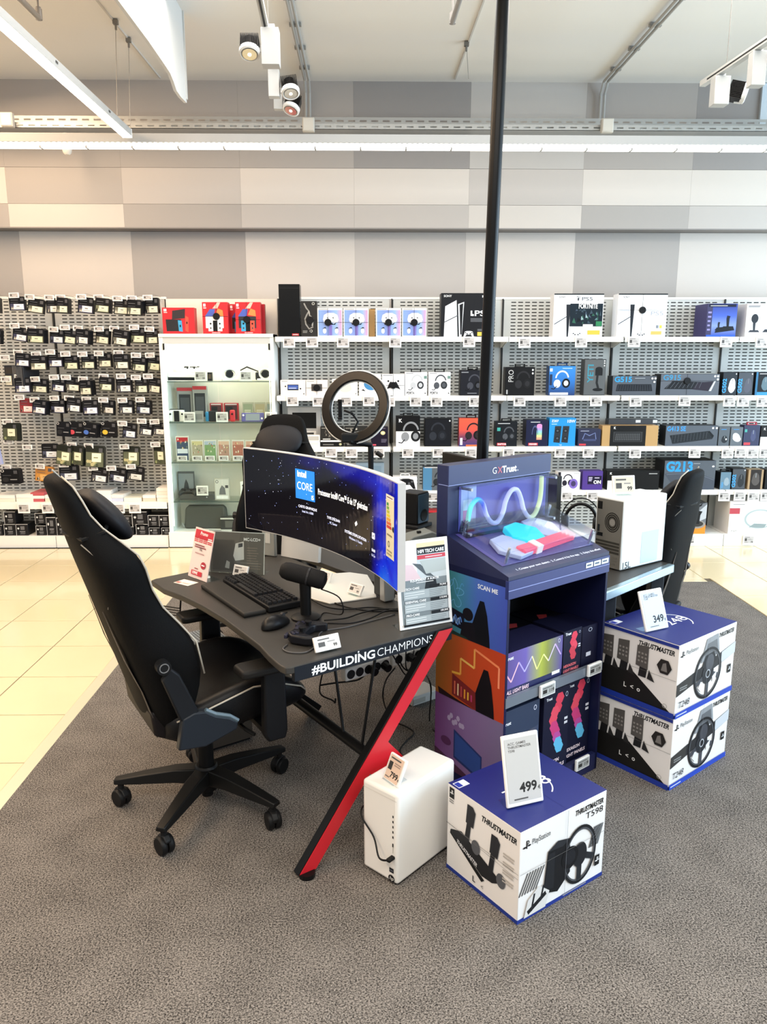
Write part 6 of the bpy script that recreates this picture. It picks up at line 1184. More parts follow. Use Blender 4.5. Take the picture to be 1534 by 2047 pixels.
# headset lying beside the white tower
hp = onz(1160, 1062, DZ); o = empty('headset', hp, R(-15)); tag(o, 'black headset standing on the second desk beside the white tower', 'headset')
MB().tube([(-.085 * math.cos(a), 0, .055 + .10 * math.sin(a)) for a in [math.pi * k / 14 for k in range(15)]], .009, 8).build('headband', mat('#101114', 0.4), o, smooth=True)
MB().tube([(-.105 * math.cos(a), .015, .055 + .13 * math.sin(a)) for a in [math.pi * k / 14 for k in range(15)]], .004, 6).build('suspension_band', mat('#1c1d20', 0.4), o, smooth=True)
for s_ in (-1, 1): MB().lathe([(.03, -.02), (.042, -.012), (.042, .012), (.03, .02)], 18, frame((s_ * .085, 0, .045), (0, 1, 0), (0, 0, 1))).build('ear_cup', mat('#131417', 0.5), o, smooth='auto')
# ================================================================== GAMING CHAIRS
fab = mat('#0b0b0c', 0.72, noise=.1, scale=200, bump=.15, spec=.12); leather = mat('#0f0f11', 0.45, bump=.12, scale=260, spec=.35); pip = mat('#b9b2a4', 0.5)
def caster(parent, x, y, ang):
    c = empty('caster', (x, y, 0), ang, parent)
    for s in (-1, 1): MB().lathe([(.012, -.011), (.030, -.011), (.034, -.006), (.034, .006), (.030, .011), (.012, .011)], 20, frame((0, s * .014, .034), (1, 0, 0), (0, 0, 1))).build('wheel', mat('#131314', 0.5), c, smooth='auto')
    MB().prism([(-.03, .034), (-.036, .05), (-.02, .07), (.015, .076), (.03, .06), (.03, .05)], -.012, .012, frame((0, 0, 0), (1, 0, 0), (0, 0, 1))).build('fork', mat('#1a1a1b', 0.45), c, bevel=.004)
    MB().cyl((.022 * 0, 0, .07), (0, 0, .095), .012, 10).build('stem', mat('#1a1a1b', 0.45), c)
def star(t, off, rad=.33):
    MB().cyl((0, 0, .03), (0, 0, .07), .022, 14).build('hub_stub', mat('#0e0e0f', 0.5), t)
    MB().lathe([(.03, .055), (.042, .06), (.046, .10), (.046, .15), (.038, .16)], 20).build('hub', mat('#121213', 0.4), t, smooth='auto')
    for k in range(5):
        a = R(off + 72 * k); ca, sa = math.cos(a), math.sin(a); pr = Vector((-sa, ca, 0)); d = Vector((ca, sa, 0)); rings = []
        for q, w, zt, h in ((.03, .036, .152, .06), (.12, .033, .15, .05), (.24, .027, .132, .036), (rad - .01, .023, .118, .024), (rad + .022, .020, .112, .018)):
            c = d * q; rings.append([c + pr * w + Vector((0, 0, zt - h)), c + pr * w * .8 + Vector((0, 0, zt)), c - pr * w * .8 + Vector((0, 0, zt)), c - pr * w + Vector((0, 0, zt - h))])
        MB().loft(rings).build('base_arm', mat('#141414', 0.38), t, bevel=.004)
        caster(t, ca * rad, sa * rad, a + R([20, 100, -40, 60, 150][k]))
    MB().tube([(0, 0, .15), (0, 0, .30)], .03, 16).build('gas_cover', mat('#101011', 0.45), t, smooth='auto'); MB().tube([(0, 0, .28), (0, 0, .40)], .018, 14).build('gas_piston', mat('#1b1b1c', 0.3, .5), t)
def gaming_chair(loc, rz, label, offs, recl=22.0, seat_tilt=6.0, piping=True, logo=None, arms=True):
    t = empty('gaming_chair', loc, rz); tag(t, label, 'chair'); star(t, offs)
    ts = math.tan(R(seat_tilt))
    def sz(x, z): return z + x * ts
    MB().cbox((.03, 0, .385), (.26, .16, .035)).build('tilt_mechanism', mat('#101011', 0.5), t, bevel=.006)
    MB().tube([(.06, -.06, .39), (.08, -.22, .38), (.10, -.26, .37)], .007, 8).build('height_lever', mat('#141414', 0.4), t); MB().cyl((.13, 0, .36), (.13, -.0, .30), .032, 14).build('tension_knob', mat('#0f0f10', 0.5), t)
    # seat cushion with raised side bolsters
    rings = []
    for x, w, zb, zc, zs in ((-.21, .19, .40, .46, .46), (-.19, .225, .385, .475, .49), (-.07, .25, .39, .485, .53), (.10, .26, .41, .50, .585), (.20, .262, .42, .505, .575), (.29, .25, .425, .50, .535), (.335, .215, .435, .475, .485), (.345, .17, .445, .46, .465)):
        sec = [(-w, zb + .02), (-w * .9, zb), (0, zb - .005), (w * .9, zb), (w, zb + .02), (w * 1.02, zs - .025), (w * .93, zs), (w * .76, zs - .008), (w * .6, zc), (0, zc), (-w * .6, zc), (-w * .76, zs - .008), (-w * .93, zs), (-w * 1.02, zs - .025)]
        rings.append([(x, y, z) for y, z in sec])
    MB().loft(rings).build('seat', leather, t, sub=1)
    if piping:
        for s in (-1, 1): MB().tube([(x, s * w, z) for x, w, z in ((-.17, .232, .478), (-.07, .254, .506), (.10, .266, .556), (.20, .268, .548), (.29, .256, .511), (.325, .222, .475))], .0032, 6).build('piping', pip, t, smooth=True)
        for yy in (-.155, .155): MB().tube([(x, yy, z) for x, z in ((-.15, .492), (0, .503), (.2, .515))], .002, 5).build('seam', mat('#6f6a62', 0.6), t)
    # backrest: lofted shell with deep wings
    Rr = R(recl); px, pz = -.20, .38; ux, uz = -math.sin(Rr), math.cos(Rr); fx_, fz_ = math.cos(Rr), math.sin(Rr)
    def bp(y, dpt, s): return (px + ux * s + fx_ * dpt, y, pz + uz * s + fz_ * dpt)
    WP = [(.02, .18, .11), (.06, .205, .13), (.12, .23, .16), (.21, .25, .215), (.33, .245, .23), (.41, .232, .20), (.485, .222, .168), (.56, .225, .156), (.64, .24, .158), (.69, .243, .152), (.745, .215, .12), (.80, .175, .085), (.85, .158, .066), (.90, .15, .06), (.95, .13, .052), (.985, .085, .035)]
    rings = []
    for s, w, g in WP:
        cu = min(.11, g * .75)
        rings.append([bp(y, d_, s) for y, d_ in ((-w, g * .72), (-w * 1.0, g * .32), (-w * .86, .0), (-w * .45, -.014), (0, -.018), (w * .45, -.014), (w * .86, .0), (w, g * .32), (w, g * .72), (w * .93, g), (w * .78, g * .86), (w * .56, cu + .01), (0, cu), (-w * .56, cu + .01), (-w * .78, g * .86), (-w * .93, g))])
    MB().loft(rings).build('backrest', fab, t, sub=1)
    if piping:
        for s_ in (-1, 1): MB().tube([bp(s_ * w * .965, g * .93, s) for s, w, g in WP[3:]], .0034, 6).build('piping', pip, t, smooth=True)
        for s_ in (-1, 1):   # grey brown bands and trims on the rear shell
            MB().loft([[bp(s_ * (y + q * wd), -.0125 - k * .002 + (.010 if y > .15 else 0), s) for q, k in ((-1, 0), (1, 0), (1, 1), (-1, 1))] for s, y, wd in ((.03, .145, .02), (.12, .16, .024), (.22, .165, .018), (.34, .15, .012), (.44, .125, .006), (.52, .11, .001))]).build('rear_band', mat('#4a423b', 0.6), t)
            MB().loft([[bp(s_ * (y + q * wd), .022 - k * .003 + (.012 if y > .19 else 0), s) for q, k in ((-1, 0), (1, 0), (1, 1), (-1, 1))] for s, y, wd in ((.60, .172, .001), (.66, .19, .008), (.72, .19, .012), (.765, .165, .004))]).build('shoulder_vent', mat('#2b2b2d', 0.35, .3), t)
            MB().tube([bp(s_ * y, d_, s) for s, y, d_ in ((.775, .16, .0), (.73, .20, .022), (.66, .206, .03), (.58, .19, .016), (.54, .165, .0))], .0022, 5).build('shoulder_trim', mat('#77736c', 0.4, .4), t)
    # headrest pillow with its strap
    rings = []
    for q, w in ((-1, .04), (-.85, .12), (-.4, .155), (.1, .16), (.6, .14), (.92, .09), (1, .03)):
        rings.append([bp(w * math.cos(a), .125 + .05 * math.sin(a) * (1 - q * q * .5) - .035 * q, .80 + .10 * q) for a in [2 * math.pi * k / 14 for k in range(14)]])
    MB().loft(rings).build('headrest_pillow', mat('#17171b', 0.55, bump=.1, scale=200), t, sub=1)
    MB().tube([bp(y, d_, .79) for y, d_ in ((-.12, .10), (-.182, .075), (-.17, .01), (0, -.018), (.17, .01), (.182, .075), (.12, .10))], .007, 6).build('pillow_strap', mat('#0d0d0e', 0.6), t)
    # recliner brackets both sides
    for s_ in (-1, 1):
        y0 = s_ * .272
        MB().prism([(-.185, .40), (-.165, .51), (-.125, .525), (-.085, .52), (-.05, .495), (.0, .475), (.03, .45), (.025, .425), (-.09, .39)], -.018, .018, frame((0, y0, 0), (1, 0, 0), (0, 0, 1))).build('side_bracket', mat('#20252c', 0.42), t, bevel=.006)
        MB().tube([(-.085, y0 + s_ * .012, .524), (-.05, y0 + s_ * .012, .50), (.0, y0 + s_ * .012, .48), (.03, y0 + s_ * .012, .455)], .008, 6).build('bracket_edge', mat('#55666f', 0.4), t)
        MB().prism([(-.17, .50), (-.225, .66), (-.195, .70), (-.165, .67), (-.105, .52)], -.014, .014, frame((0, y0, 0), (1, 0, 0), (0, 0, 1))).build('recline_arm', mat('#17191d', 0.5), t, bevel=.006)
        MB().cyl((-.218, y0 - s_ * .01, .708), (-.218, y0 + s_ * .022, .708), .024, 20).build('pivot_cap', mat('#1f2022', 0.3, .3), t); MB().tube([(-.218 + .015 * math.cos(q), y0 + s_ * .0225, .708 + .015 * math.sin(q)) for q in [2 * math.pi * k / 16 for k in range(16)]], .002, 5, closed=True).build('emblem_ring', mat('#8d8f92', 0.3, .5), t)
    MB().prism([(-.245, .51), (-.235, .42), (-.10, .345), (-.04, .36), (-.10, .46), (-.18, .52)], -.185, .185, frame((0, 0, 0), (1, 0, 0), (0, 0, 1))).build('rear_cover', mat('#151112', 0.55), t, bevel=.01)
    if arms:
        for s_ in (-1, 1):
            y0 = s_ * .325
            MB().prism([(.105, .40), (.12, .37), (.185, .37), (.195, .40), (.19, .635), (.11, .635)], -.02, .02, frame((0, y0, 0), (1, 0, 0), (0, 0, 1))).build('arm_post', mat('#0e0f12', 0.45), t, bevel=.008)
            MB().bar((.15, s_ * .06, .392), (.15, s_ * .32, .392), .06, .02).build('arm_bracket', mat('#0e0e0f', 0.5), t)
            MB().prism([(-.12, -.042), (-.10, -.05), (.08, -.05), (.115, -.03), (.12, 0), (.115, .03), (.08, .05), (-.10, .05), (-.12, .042)], .635, .665, Matrix.Translation((.14, y0, 0))).build('arm_pad', mat('#1a1918', 0.55), t, bevel=.010, seg=3)
    if logo:
        M = frame(bp(.07, .10, .66), (0, -1, 0), (ux, 0, uz)) if False else frame(bp(-.06, .112, .66), (0, 1, 0), (ux, 0, uz)); p = Print(M, .12, .03, .01); p.text(logo, 1.0, .1, .02, '#e8e8ea', 'r', bold=.02, fit=.12); p.build('lettering', t)
    return t
gaming_chair((-0.64, 2.735, 0), R(31), 'black gaming chair with pale piping pulled up to the curved desk', 39 - 31, recl=16.5)
gaming_chair((-0.62, 4.55, 0), R(-100), 'dark gaming chair standing behind the wide monitor', 10, recl=14, piping=False, logo='GXTrust')
c3 = gaming_chair((1.36, 3.86, 0), R(140), 'dark gaming chair behind the white computer tower', 20, recl=8, piping=True, arms=True); c3.scale = (.92, .92, .86)
# ================================================================== BLACK POLE
b = ony(965, 905, 3.34); tp = ony(1005.5, 0, 3.34); dd = (tp - b) / (tp.z - b.z)
P0 = b - dd * b.z; P1 = b + dd * (4.02 - b.z)
o = empty('ceiling_pole', P0); tag(o, 'tall black pole from the floor to the ceiling behind the display stand', 'pole')
MB().tube([(0, 0, .004), P1 - P0], .0265, 20).build('pole', mat('#0a0a0b', 0.28), o, smooth='auto'); MB().cyl((0, 0, 0), (0, 0, .012), .06, 24).build('floor_plate', mat('#0d0d0e', 0.35), o); MB().cyl(P1 - P0 - Vector((0, 0, .02)), P1 - P0, .05, 24).build('ceiling_plate', mat('#0d0d0e', 0.35), o)
# ================================================================== BLUE DISPLAY STAND
SA = R(37.4); st = empty('display_stand', (.486, 2.596, 0), SA); tag(st, 'blue promotional display stand with lit tube and product shelves', 'display stand')
SW, SD = .585, .37      # local: x along the front, y to the rear
navy = mat('#13173c', 0.42); navy2 = mat('#202b68', 0.42); inner = mat('#07080c', 0.6); acr = glassmat('#f3f6fb', .10)
# carcass panels
MB().box(0, 0, 0, .012, SD, .93).build('side_panel', navy, st); MB().box(SW - .012, 0, 0, SW, SD, .93).build('side_panel', mat('#141838', 0.42), st); MB().box(0.012, SD - .012, 0, SW - .012, SD, .93).build('rear_panel', inner, st)
MB().box(.012, .02, .0, SW - .012, SD - .012, .06).build('base', navy, st); MB().box(.0, 0, .0, SW, .02, .075).build('kick_panel', mat('#1a2048', 0.42), st)
MB().box(.012, .004, .862, SW - .012, SD - .012, .872).build('roof', inner, st)
MB().box(-.002, -.004, .862, SW + .002, .012, .93).build('front_band', navy2, st, bevel=.001); MB().box(-.002, -.0045, .893, SW + .002, -.004, .8955).build('band_line', mat('#8f9ad0', 0.4), st)
for z0 in (.445,):
    sh = MB().box(.012, .012, z0 + .015, SW - .012, SD - .014, z0 + .027).build('shelf', inner, st); MB().box(.004, -.004, z0, SW - .004, .012, z0 + .038).build('price_rail', mat('#7f8894', 0.3, .4), sh)
# sloped top: wedge
MB().prism([(0, .93), (SD, .93), (SD, 1.04), (.32, 1.04), (.0, .945)], 0, SW, frame((0, 0, 0), (0, 1, 0), (0, 0, 1))).build('sloped_top', mat('#171b44', 0.42), st)
slope = frame((0, 0, .945), (1, 0, 0), (0, .32, .095)); sl = math.hypot(.32, .095)
p = Print(slope, SW, sl, .001); p.rect(.06, .2, .97, .97, mat('#4c4486', 0.4)); p.text('1. Create your own design.  2. Control it by the app.  3. Enjoy the effect', .12, .07, .011, '#e9ecf8', bold=.02, fit=SW * .84); p.build('top_print', st)
p = Print(frame((0, -.0045, .862), (1, 0, 0), (0, 0, 1)), SW, .068, .001)
for k in range(3): p.rect(.74 + .085 * k, .60, .815 + .085 * k, .90, '#e6f2f6'); p.bars(.75 + .085 * k, .66, .80 + .085 * k, .84, 1, '#4a5a70')
p.build('store_badges', st)
# acrylic cover over the slope with hexagon and bar lamps
ac = MB(); M = slope
for a, b_, c, d in ((.05, .07, .95, .08), (.05, .92, .95, .93), (.05, .07, .058, .93), (.942, .07, .95, .93)): pass
x0, x1, y0, y1, hh = .05, SW - .02, .065, sl - .01, .055
def sbox(mb, a, b, c, d, e, f): mb.box(a, b, c, d, e, f, M)
cov = MB().box(x0, y0, hh, x1, y1, hh + .004, M).build('acrylic_cover', acr, st)
for q in ((x0, y0, .004, x1, y0 + .004, hh), (x0, y1 - .004, .004, x1, y1, hh), (x0, y0, .004, x0 + .004, y1, hh), (x1 - .004, y0, .004, x1, y1, hh)): MB().box(*q, M).build('acrylic_side', acr, cov)
for xx in (x0 + .014, x1 - .014):
    for yy in (y0 + .014, y1 - .014): MB().cyl(M @ Vector((xx, yy, 0)), M @ Vector((xx, yy, hh + .01)), .006, 12).build('screw_post', mat('#d9dce2', 0.15, .8), cov)
def hexlamp(cx, cy, r, h, m, name='hexagon_lamp', sq=1.0):
    return MB().prism([(cx + r * math.cos(R(60 * k + 10)), cy + r * sq * math.sin(R(60 * k + 10))) for k in range(6)], .002, h, M).build(name, m, st, bevel=.003)
pale = mat('#cfd2ea', 0.35)
hexlamp(.17, .155, .085, .02, pale); hexlamp(.30, .21, .085, .028, mat('#12c9de', 0.35, emit=.75)); hexlamp(.43, .235, .085, .02, pale)
bx = MB().prism([(0, 0), (.34, 0), (.34, .045), (0, .045)], .002, .03, M @ Matrix.Translation((.17, .085, 0)) @ Matrix.Rotation(R(6), 4, 'Z')).build('bar_lamp', mat('#e8536c', 0.35, emit=.55), st, bevel=.003)
MB().prism([(0, 0), (.035, 0), (.035, .05), (0, .05)], .002, .034, M @ Matrix.Translation((.245, .088, 0)) @ Matrix.Rotation(R(6), 4, 'Z')).build('bar_joint', mat('#f2e2d8', 0.35, emit=.4), st)
# header with title, acrylic window and neon tube
HZ0, HZ1 = 1.02, 1.305; HY = .32
MB().box(0, HY, HZ0, SW, SD + .01, HZ1).build('header', mat('#151a44', 0.42), st, bevel=.002)
MB().box(-.001, HY - .006, HZ1 - .075, SW + .001, HY, HZ1).build('title_band', mat('#1f2756', 0.4), st); MB().box(-.001, HY - .0065, HZ1 - .077, SW + .001, HY + .05, HZ1 - .075).build('title_line', mat('#8f9ad0', 0.4), st)
p = Print(frame((0, HY - .006, HZ1 - .075), (1, 0, 0), (0, 0, 1)), SW, .075, .001); p.text('G', .40, .3, .026, '#f4f4f8', bold=-.005); p.text('X', .449, .3, .026, '#e06a74'); p.text('Trust', .493, .3, .026, '#f6f6fa', bold=.04); p.rect(.646, .3, .654, .36, '#f6f6fa'); p.build('title_lettering', st)
wy = HY - .004; p = Print(frame((0, HY, HZ0), (1, 0, 0), (0, 0, 1)), SW, .205, .001); p.rect(.10, .1, .97, .97, mat('#6560b0', 0.35)); p.rect(.12, .12, .26, .95, '#b9c4e6'); p.rect(.14, .4, .22, .7, '#dfe6f4'); p.rect(.14, .14, .2, .5, '#d890b0'); p.bars(.12, .12, .4, .22, 2, '#efeef6'); p.build('window_print', st)
def tubecol(stops):
    "LED tube colours along the strip"
    return ramp_mat(stops, 'X', .06, .56, .35, emit=.55)
pts = []
for k in range(61):
    q = k / 60; x = .075 + .46 * q
    ph = q * 2.55; zz = HZ0 + .105 + .062 * math.sin(ph * 2 * math.pi * .98 + .6) * (1.0 if q < .3 else 1.15)
    pts.append((x, HY - .022, zz))
key = [(.065, .065), (.08, .12), (.115, .145), (.145, .125), (.165, .08), (.195, .045), (.23, .04), (.26, .075), (.275, .12), (.305, .158), (.34, .158), (.365, .12), (.385, .07), (.42, .035), (.455, .045), (.48, .09), (.488, .14), (.488, .20)]
P = [Vector((x + .02, HY - .025, HZ0 + z)) for x, z in key]; out = []
for i in range(len(P) - 1):
    p0, p1, p2, p3 = P[max(i - 1, 0)], P[i], P[i + 1], P[min(i + 2, len(P) - 1)]
    for k in range(5): t_ = k / 5; out.append(0.5 * ((2 * p1) + (p2 - p0) * t_ + (2 * p0 - 5 * p1 + 4 * p2 - p3) * t_ * t_ + (3 * p1 - p0 - 3 * p2 + p3) * t_ ** 3))
out.append(P[-1])
MB().tube(out, .0095, 10).build('neon_tube', tubecol([(0.0, '#f08a9a'), (.05, '#5fe0c8'), (.13, '#2fb8e0'), (.20, '#2a50e0'), (.24, '#b9c0e8'), (.7, '#c9cbe8'), (.78, '#dfe8b0'), (.9, '#d6ecb0'), (1, '#e2efc0')]), st, smooth='auto')
wd = MB().box(.055, HY - .055, HZ0 + .008, SW - .01, HY - .051, HZ0 + .205).build('acrylic_window', acr, st)
for q in ((.055, HY - .055, HZ0 + .008, .059, HY, HZ0 + .205), (SW - .014, HY - .055, HZ0 + .008, SW - .01, HY, HZ0 + .205), (.055, HY - .055, HZ0 + .008, SW - .01, HY, HZ0 + .012), (.055, HY - .055, HZ0 + .201, SW - .01, HY, HZ0 + .205)): MB().box(*q).build('acrylic_side', acr, wd)
for xx in (.07, SW - .025):
    for zz in (HZ0 + .02, HZ0 + .193): MB().cyl((xx, HY, zz), (xx, HY - .06, zz), .006, 12).build('screw_post', mat('#d9dce2', 0.15, .8), wd)
# printed left side: three pictures
side_frame = frame((0, SD, 0), (0, -1, 0), (0, 0, 1))
def side_pic(z0, z1, name, bg, draw):
    h = z1 - z0; p = Print(side_frame @ Matrix.Translation((0, z0, 0)), SD, h, .001); p.rect(0, 0, 1, 1, bg); draw(p); p.build(name, st)
def wavy(f, n=40): return [f(k / n) for k in range(n + 1)]
def chair_pic(p, u, v0, s, c):
    ru, rv = s / p.w, s / p.h; p.poly([(u - .5 * ru, v0), (u - .55 * ru, v0 + .8 * rv), (u - .3 * ru, v0 + 1.5 * rv), (u - .1 * ru, v0 + 2.0 * rv), (u + .15 * ru, v0 + 2.0 * rv), (u + .35 * ru, v0 + 1.4 * rv), (u + .5 * ru, v0 + .5 * rv), (u + .55 * ru, v0)], c)
def pic1(p):
    for sgn, c in ((0, '#57a0d8'), (1, '#4fb06a')):
        p.line(wavy(lambda t: (.04 + .36 * t if sgn == 0 else .02 + .1 * math.sin(t * 9), .75 + .14 * math.sin(t * 15) * (1 - .3 * t) if sgn == 0 else .45 + .5 * t)), .0025, c)
    p.line(wavy(lambda t: (.26 + (.10 + .05 * math.sin(6 * t * 6.28)) * math.cos(t * 6.28), .66 + (.17 + .07 * math.sin(5 * t * 6.28)) * math.sin(t * 6.28)), 70), .0025, '#6fb4e0')
    p.text('SCAN ME', .60, .86, .017, '#f2f4fa', bold=.02)
    p.poly([(.07, .18), (.42, .12), (.42, .38), (.07, .46)], '#12162a'); p.line(wavy(lambda t: (.12 + .26 * t, .28 + .07 * math.sin(t * 22) - .04 * t)), .005, '#5f8fe0'); p.line(wavy(lambda t: (.14 + .22 * t, .24 + .05 * math.sin(t * 22 + 1))), .004, '#9ac0f0')
    p.ell(.47, .40, .075, .10, '#17141c'); chair_pic(p, .66, .0, .085, '#0e1018'); p.poly([(.36, 0), (.4, .26), (.56, .30), (.6, 0)], '#15131c'); p.poly([(0, 0), (0, .1), (.45, .03), (.5, 0)], '#1c3a34')
side_pic(.655, .905, 'side_picture', ramp_mat([(0, '#2c7a58'), (.35, '#3f86a0'), (.6, '#4668b8'), (1, '#3a4fae')], 'Y', SD, 0), pic1)
def pic2(p):
    z = [(.25, .42), (.38, .44), (.38, .68), (.58, .62), (.58, .9), (.92, .78), (.92, .48)]; p.line([z[0], z[1]], .009, '#f2b440'); p.line([z[1], z[2]], .009, '#f2a84a'); p.line([z[2], z[3]], .009, '#f0c060'); p.line([z[3], z[4]], .009, '#f0a850'); p.line([z[4], z[5]], .009, '#f08a58'); p.line([z[5], z[6]], .009, '#f2906a')
    p.poly([(.26, .08), (.62, .0), (.62, .26), (.26, .40)], '#7c1f22')
    for k, c in enumerate(['#e06a50', '#f0d0a0', '#c04a48', '#f0a030', '#f2c040', '#c03a70']): p.rect(.29 + .05 * k, .1, .31 + .05 * k, .30 - .02 * k, c)
    p.poly([(.04, .1), (.3, .04), (.6, -.0), (.3, .0), (.06, .0)], '#26121a'); chair_pic(p, .74, .0, .09, '#120d14')
side_pic(.385, .655, 'side_picture', ramp_mat([(0, '#a8641e'), (.5, '#c8481c'), (1, '#b83a18')], 'Y', SD, 0), pic2)
def pic3(p):
    for k in range(7): u, v = .22 + .035 * k, .72 + .05 * math.sin(k * 2); p.poly([(u + .028 * math.cos(R(60 * j)), v + .04 * math.sin(R(60 * j))) for j in range(6)], '#b8a4c6')
    p.poly([(.3, .2), (.72, .08), (.72, .42), (.3, .6)], '#23346e'); p.poly([(.32, .23), (.70, .12), (.70, .40), (.32, .56)], '#2f4c94'); p.poly([(0, 0), (0, .22), (.6, .02), (.62, 0)], '#4a2440'); p.ell(.18, .38, .08, .06, '#5a2a58'); p.poly([(.8, 0), (.8, .1), (1, .06), (1, 0)], '#2a1c34')
side_pic(.08, .385, 'side_picture', ramp_mat([(0, '#7a3f80'), (.5, '#8a6a9c'), (1, '#74688c')], 'Y', SD, 0), pic3)
# ---- products in the stand
def stand_box(name, label, x0, x1, z0, z1, dep, col, draw, yoff=.02):
    Mx = st_m; o = MB().box(0, 0, 0, x1 - x0, dep, z1 - z0).build(name, mat(col, 0.4), bevel=.001, seg=1); o.location = Mx @ Vector((x0, yoff, z0)); o.rotation_euler = (0, 0, SA); tag(o, label, 'box')
    if draw: p = Print(frame((0, 0, 0), (1, 0, 0), (0, 0, 1)), x1 - x0, z1 - z0); draw(p); p.build('printed_front', o)
    return o
st_m = Matrix.Translation((.486, 2.596, 0)) @ Matrix.Rotation(SA, 4, 'Z')
bar_bg = ramp_mat([(0, '#5a4a86'), (.35, '#6a58a8'), (.62, '#a8b040'), (.72, '#8a9040'), (1, '#5a4a98')], 'X', 0, .335)
def pbars(p):
    p.rect(0, 0, 1, 1, bar_bg); p.rect(0, 0, 1, .18, '#1d2050'); z = [(0, .62), (.12, .32), (.24, .72), (.34, .45), (.46, .75), (.55, .4), (.66, .7), (.75, .5), (.86, .85), (.97, .55)]
    for k in range(len(z) - 1): p.line([z[k], z[k + 1]], .006, ['#f0b0c0', '#f0c0d0', '#b0a0f0', '#c0b8f0', '#f0e8a0', '#e8f080', '#e8f0a0', '#d8c8e8', '#c8a8f0'][k])
    p.text('Trust', .02, .84, .013, '#f2f2f6', bold=.03); p.text('WALL LIGHT BARS', .0, .05, .015, '#f2d0da', bold=.03, shear=.15, fit=p.w * .42); p.ring(.93, .9, .02, .05, .3, '#cfd0e0'); p.rect(.82, .12, .96, .2, '#f2f2f8')
def phex(u0, c2='#e0485e'):
    def f(p):
        p.rect(0, 0, 1, 1, '#15172e'); rr = random.Random(2)
        zz = [(.62, .88), (.55, .78), (.45, .74), (.38, .66), (.42, .57), (.5, .5), (.55, .43), (.6, .36), (.66, .3)] if u0 else [(.6, .85), (.52, .72), (.62, .62), (.5, .52), (.56, .4)]
        r_ = .022 if u0 else .016
        for k, (u, v) in enumerate(zz): p.poly([(u + r_ * 1.2 / p.w * math.cos(R(60 * j)), v + r_ * 1.2 / p.h * math.sin(R(60 * j))) for j in range(6)], ['#d83a52', '#e0485e', '#c93a78', '#b84a9a'][min(k // 2, 3)] if k < len(zz) - 2 else ('#5fb8e0' if u0 else '#c83a4c'))
        p.text('Trust', .08, .9, .011, '#f0f0f4', bold=.03); p.text('HEXAGON', .04, .135 if u0 else .16, .014 if u0 else .011, '#f4dfe4' if u0 else '#e06a70', bold=.03, shear=.12); p.text('LIGHT PANELS', .04, .06 if u0 else .05, .014 if u0 else .011, '#f4dfe4' if u0 else '#e06a70', bold=.03, shear=.12, fit=p.w * .85)
        p.ring(.88, .9, .05, .03, .3, '#aab0c0'); p.rect(.82, .6, .95, .63, '#d8d8e0'); p.rect(.82, .55, .95, .58, '#d8d8e0')
    return f
wave_bg = ramp_mat([(0, '#5a58c8'), (.4, '#6a5a6a'), (.55, '#b89a4a'), (.75, '#4a4a58'), (1, '#2c3c5c')], 'X', 0, .21)
def pwave(p):
    p.rect(0, 0, 1, 1, wave_bg); p.poly([(0, .62), (1, .7), (1, 1), (0, 1)], '#26344e'); p.line([(0, .33), (.08, .33), (.1, .1), (.2, .08), (.27, .4), (.32, .55), (.38, .4), (.42, .1), (.5, .1), (.55, .35), (.6, .46), (.66, .3), (.7, .12), (.78, .25), (.82, .5), (.87, .58), (.9, .42), (.99, .38)], .006, '#f0d8d0'); p.text('Trust', .03, .84, .013, '#f2f2f6', bold=.03); p.ring(.88, .92, .04, .03, .3, '#cfd0e0')
z1 = .4735
stand_box('lamp_box', 'wall light bars box with zigzag picture on the stand\'s upper shelf', .014, .345, z1, z1 + .172, .16, '#22223f', pbars)
stand_box('lamp_box', 'small hexagon light panels box on the stand\'s upper shelf', .352, .462, z1, z1 + .18, .16, '#15162c', phex(0))
stand_box('lamp_box', 'dark box at the right end of the stand\'s upper shelf', .468, .568, z1, z1 + .172, .16, '#12132a', lambda p: (p.rect(.3, .25, .6, .35, '#c9c9d4'), p.ring(.5, .9, .12, .05, .3, '#9aa0b0')))
for k in range(3): 
    o = stand_box('lamp_box', 'dark box lying in the %s row behind on the stand\'s upper shelf' % ['left', 'middle', 'right'][k], .02 + .185 * k, .195 + .185 * k, z1, z1 + .16, .15, '#111118', None, .19)
    q = MB().prism([(.05, .03), (.09, .02), (.12, .05), (.08, .07)], .1602, .1606).build('top_emblem', mat('#a83a3e', 0.4), o)
stand_box('lamp_box', 'light strip box with glowing wave picture on the stand\'s lower shelf', .014, .222, .0605, .415, .10, '#2a3550', pwave)
stand_box('lamp_box', 'orange brown box side showing in the gap of the stand\'s lower shelf', .226, .246, .0605, .42, .20, '#7a3a22', lambda p: p.rect(.2, .5, .8, .6, '#c98a50'), .06)
stand_box('lamp_box', 'hexagon light panels box with pink chain, left one on the lower shelf', .250, .405, .0605, .425, .10, '#14162b', phex(1))
stand_box('lamp_box', 'hexagon light panels box with red chain, right one on the lower shelf', .41, .568, .0605, .43, .10, '#14162b', phex(1), .04)
def stag(x, z, label, w=.085, h=.05):
    o = MB().box(-w / 2, -.012, -h / 2, w / 2, 0, h / 2).build('price_tag', mat('#f1f0ec', 0.35), bevel=.003); o.location = st_m @ Vector((x, -.006, z)); o.rotation_euler = (0, 0, SA); tag(o, label, 'price tag')
    p = Print(frame((-w / 2, -.012, -h / 2), (1, 0, 0), (0, 0, 1)), w, h); p.rect(.08, .12, .92, .88, '#a9aaa6'); p.rect(.12, .3, .4, .6, '#33312f'); p.bars(.12, .68, .8, .8, 1, '#4a4846'); p.text('119', .88, .3, .014, '#2a2826', 'r', bold=.03); p.build('tag_display', o)
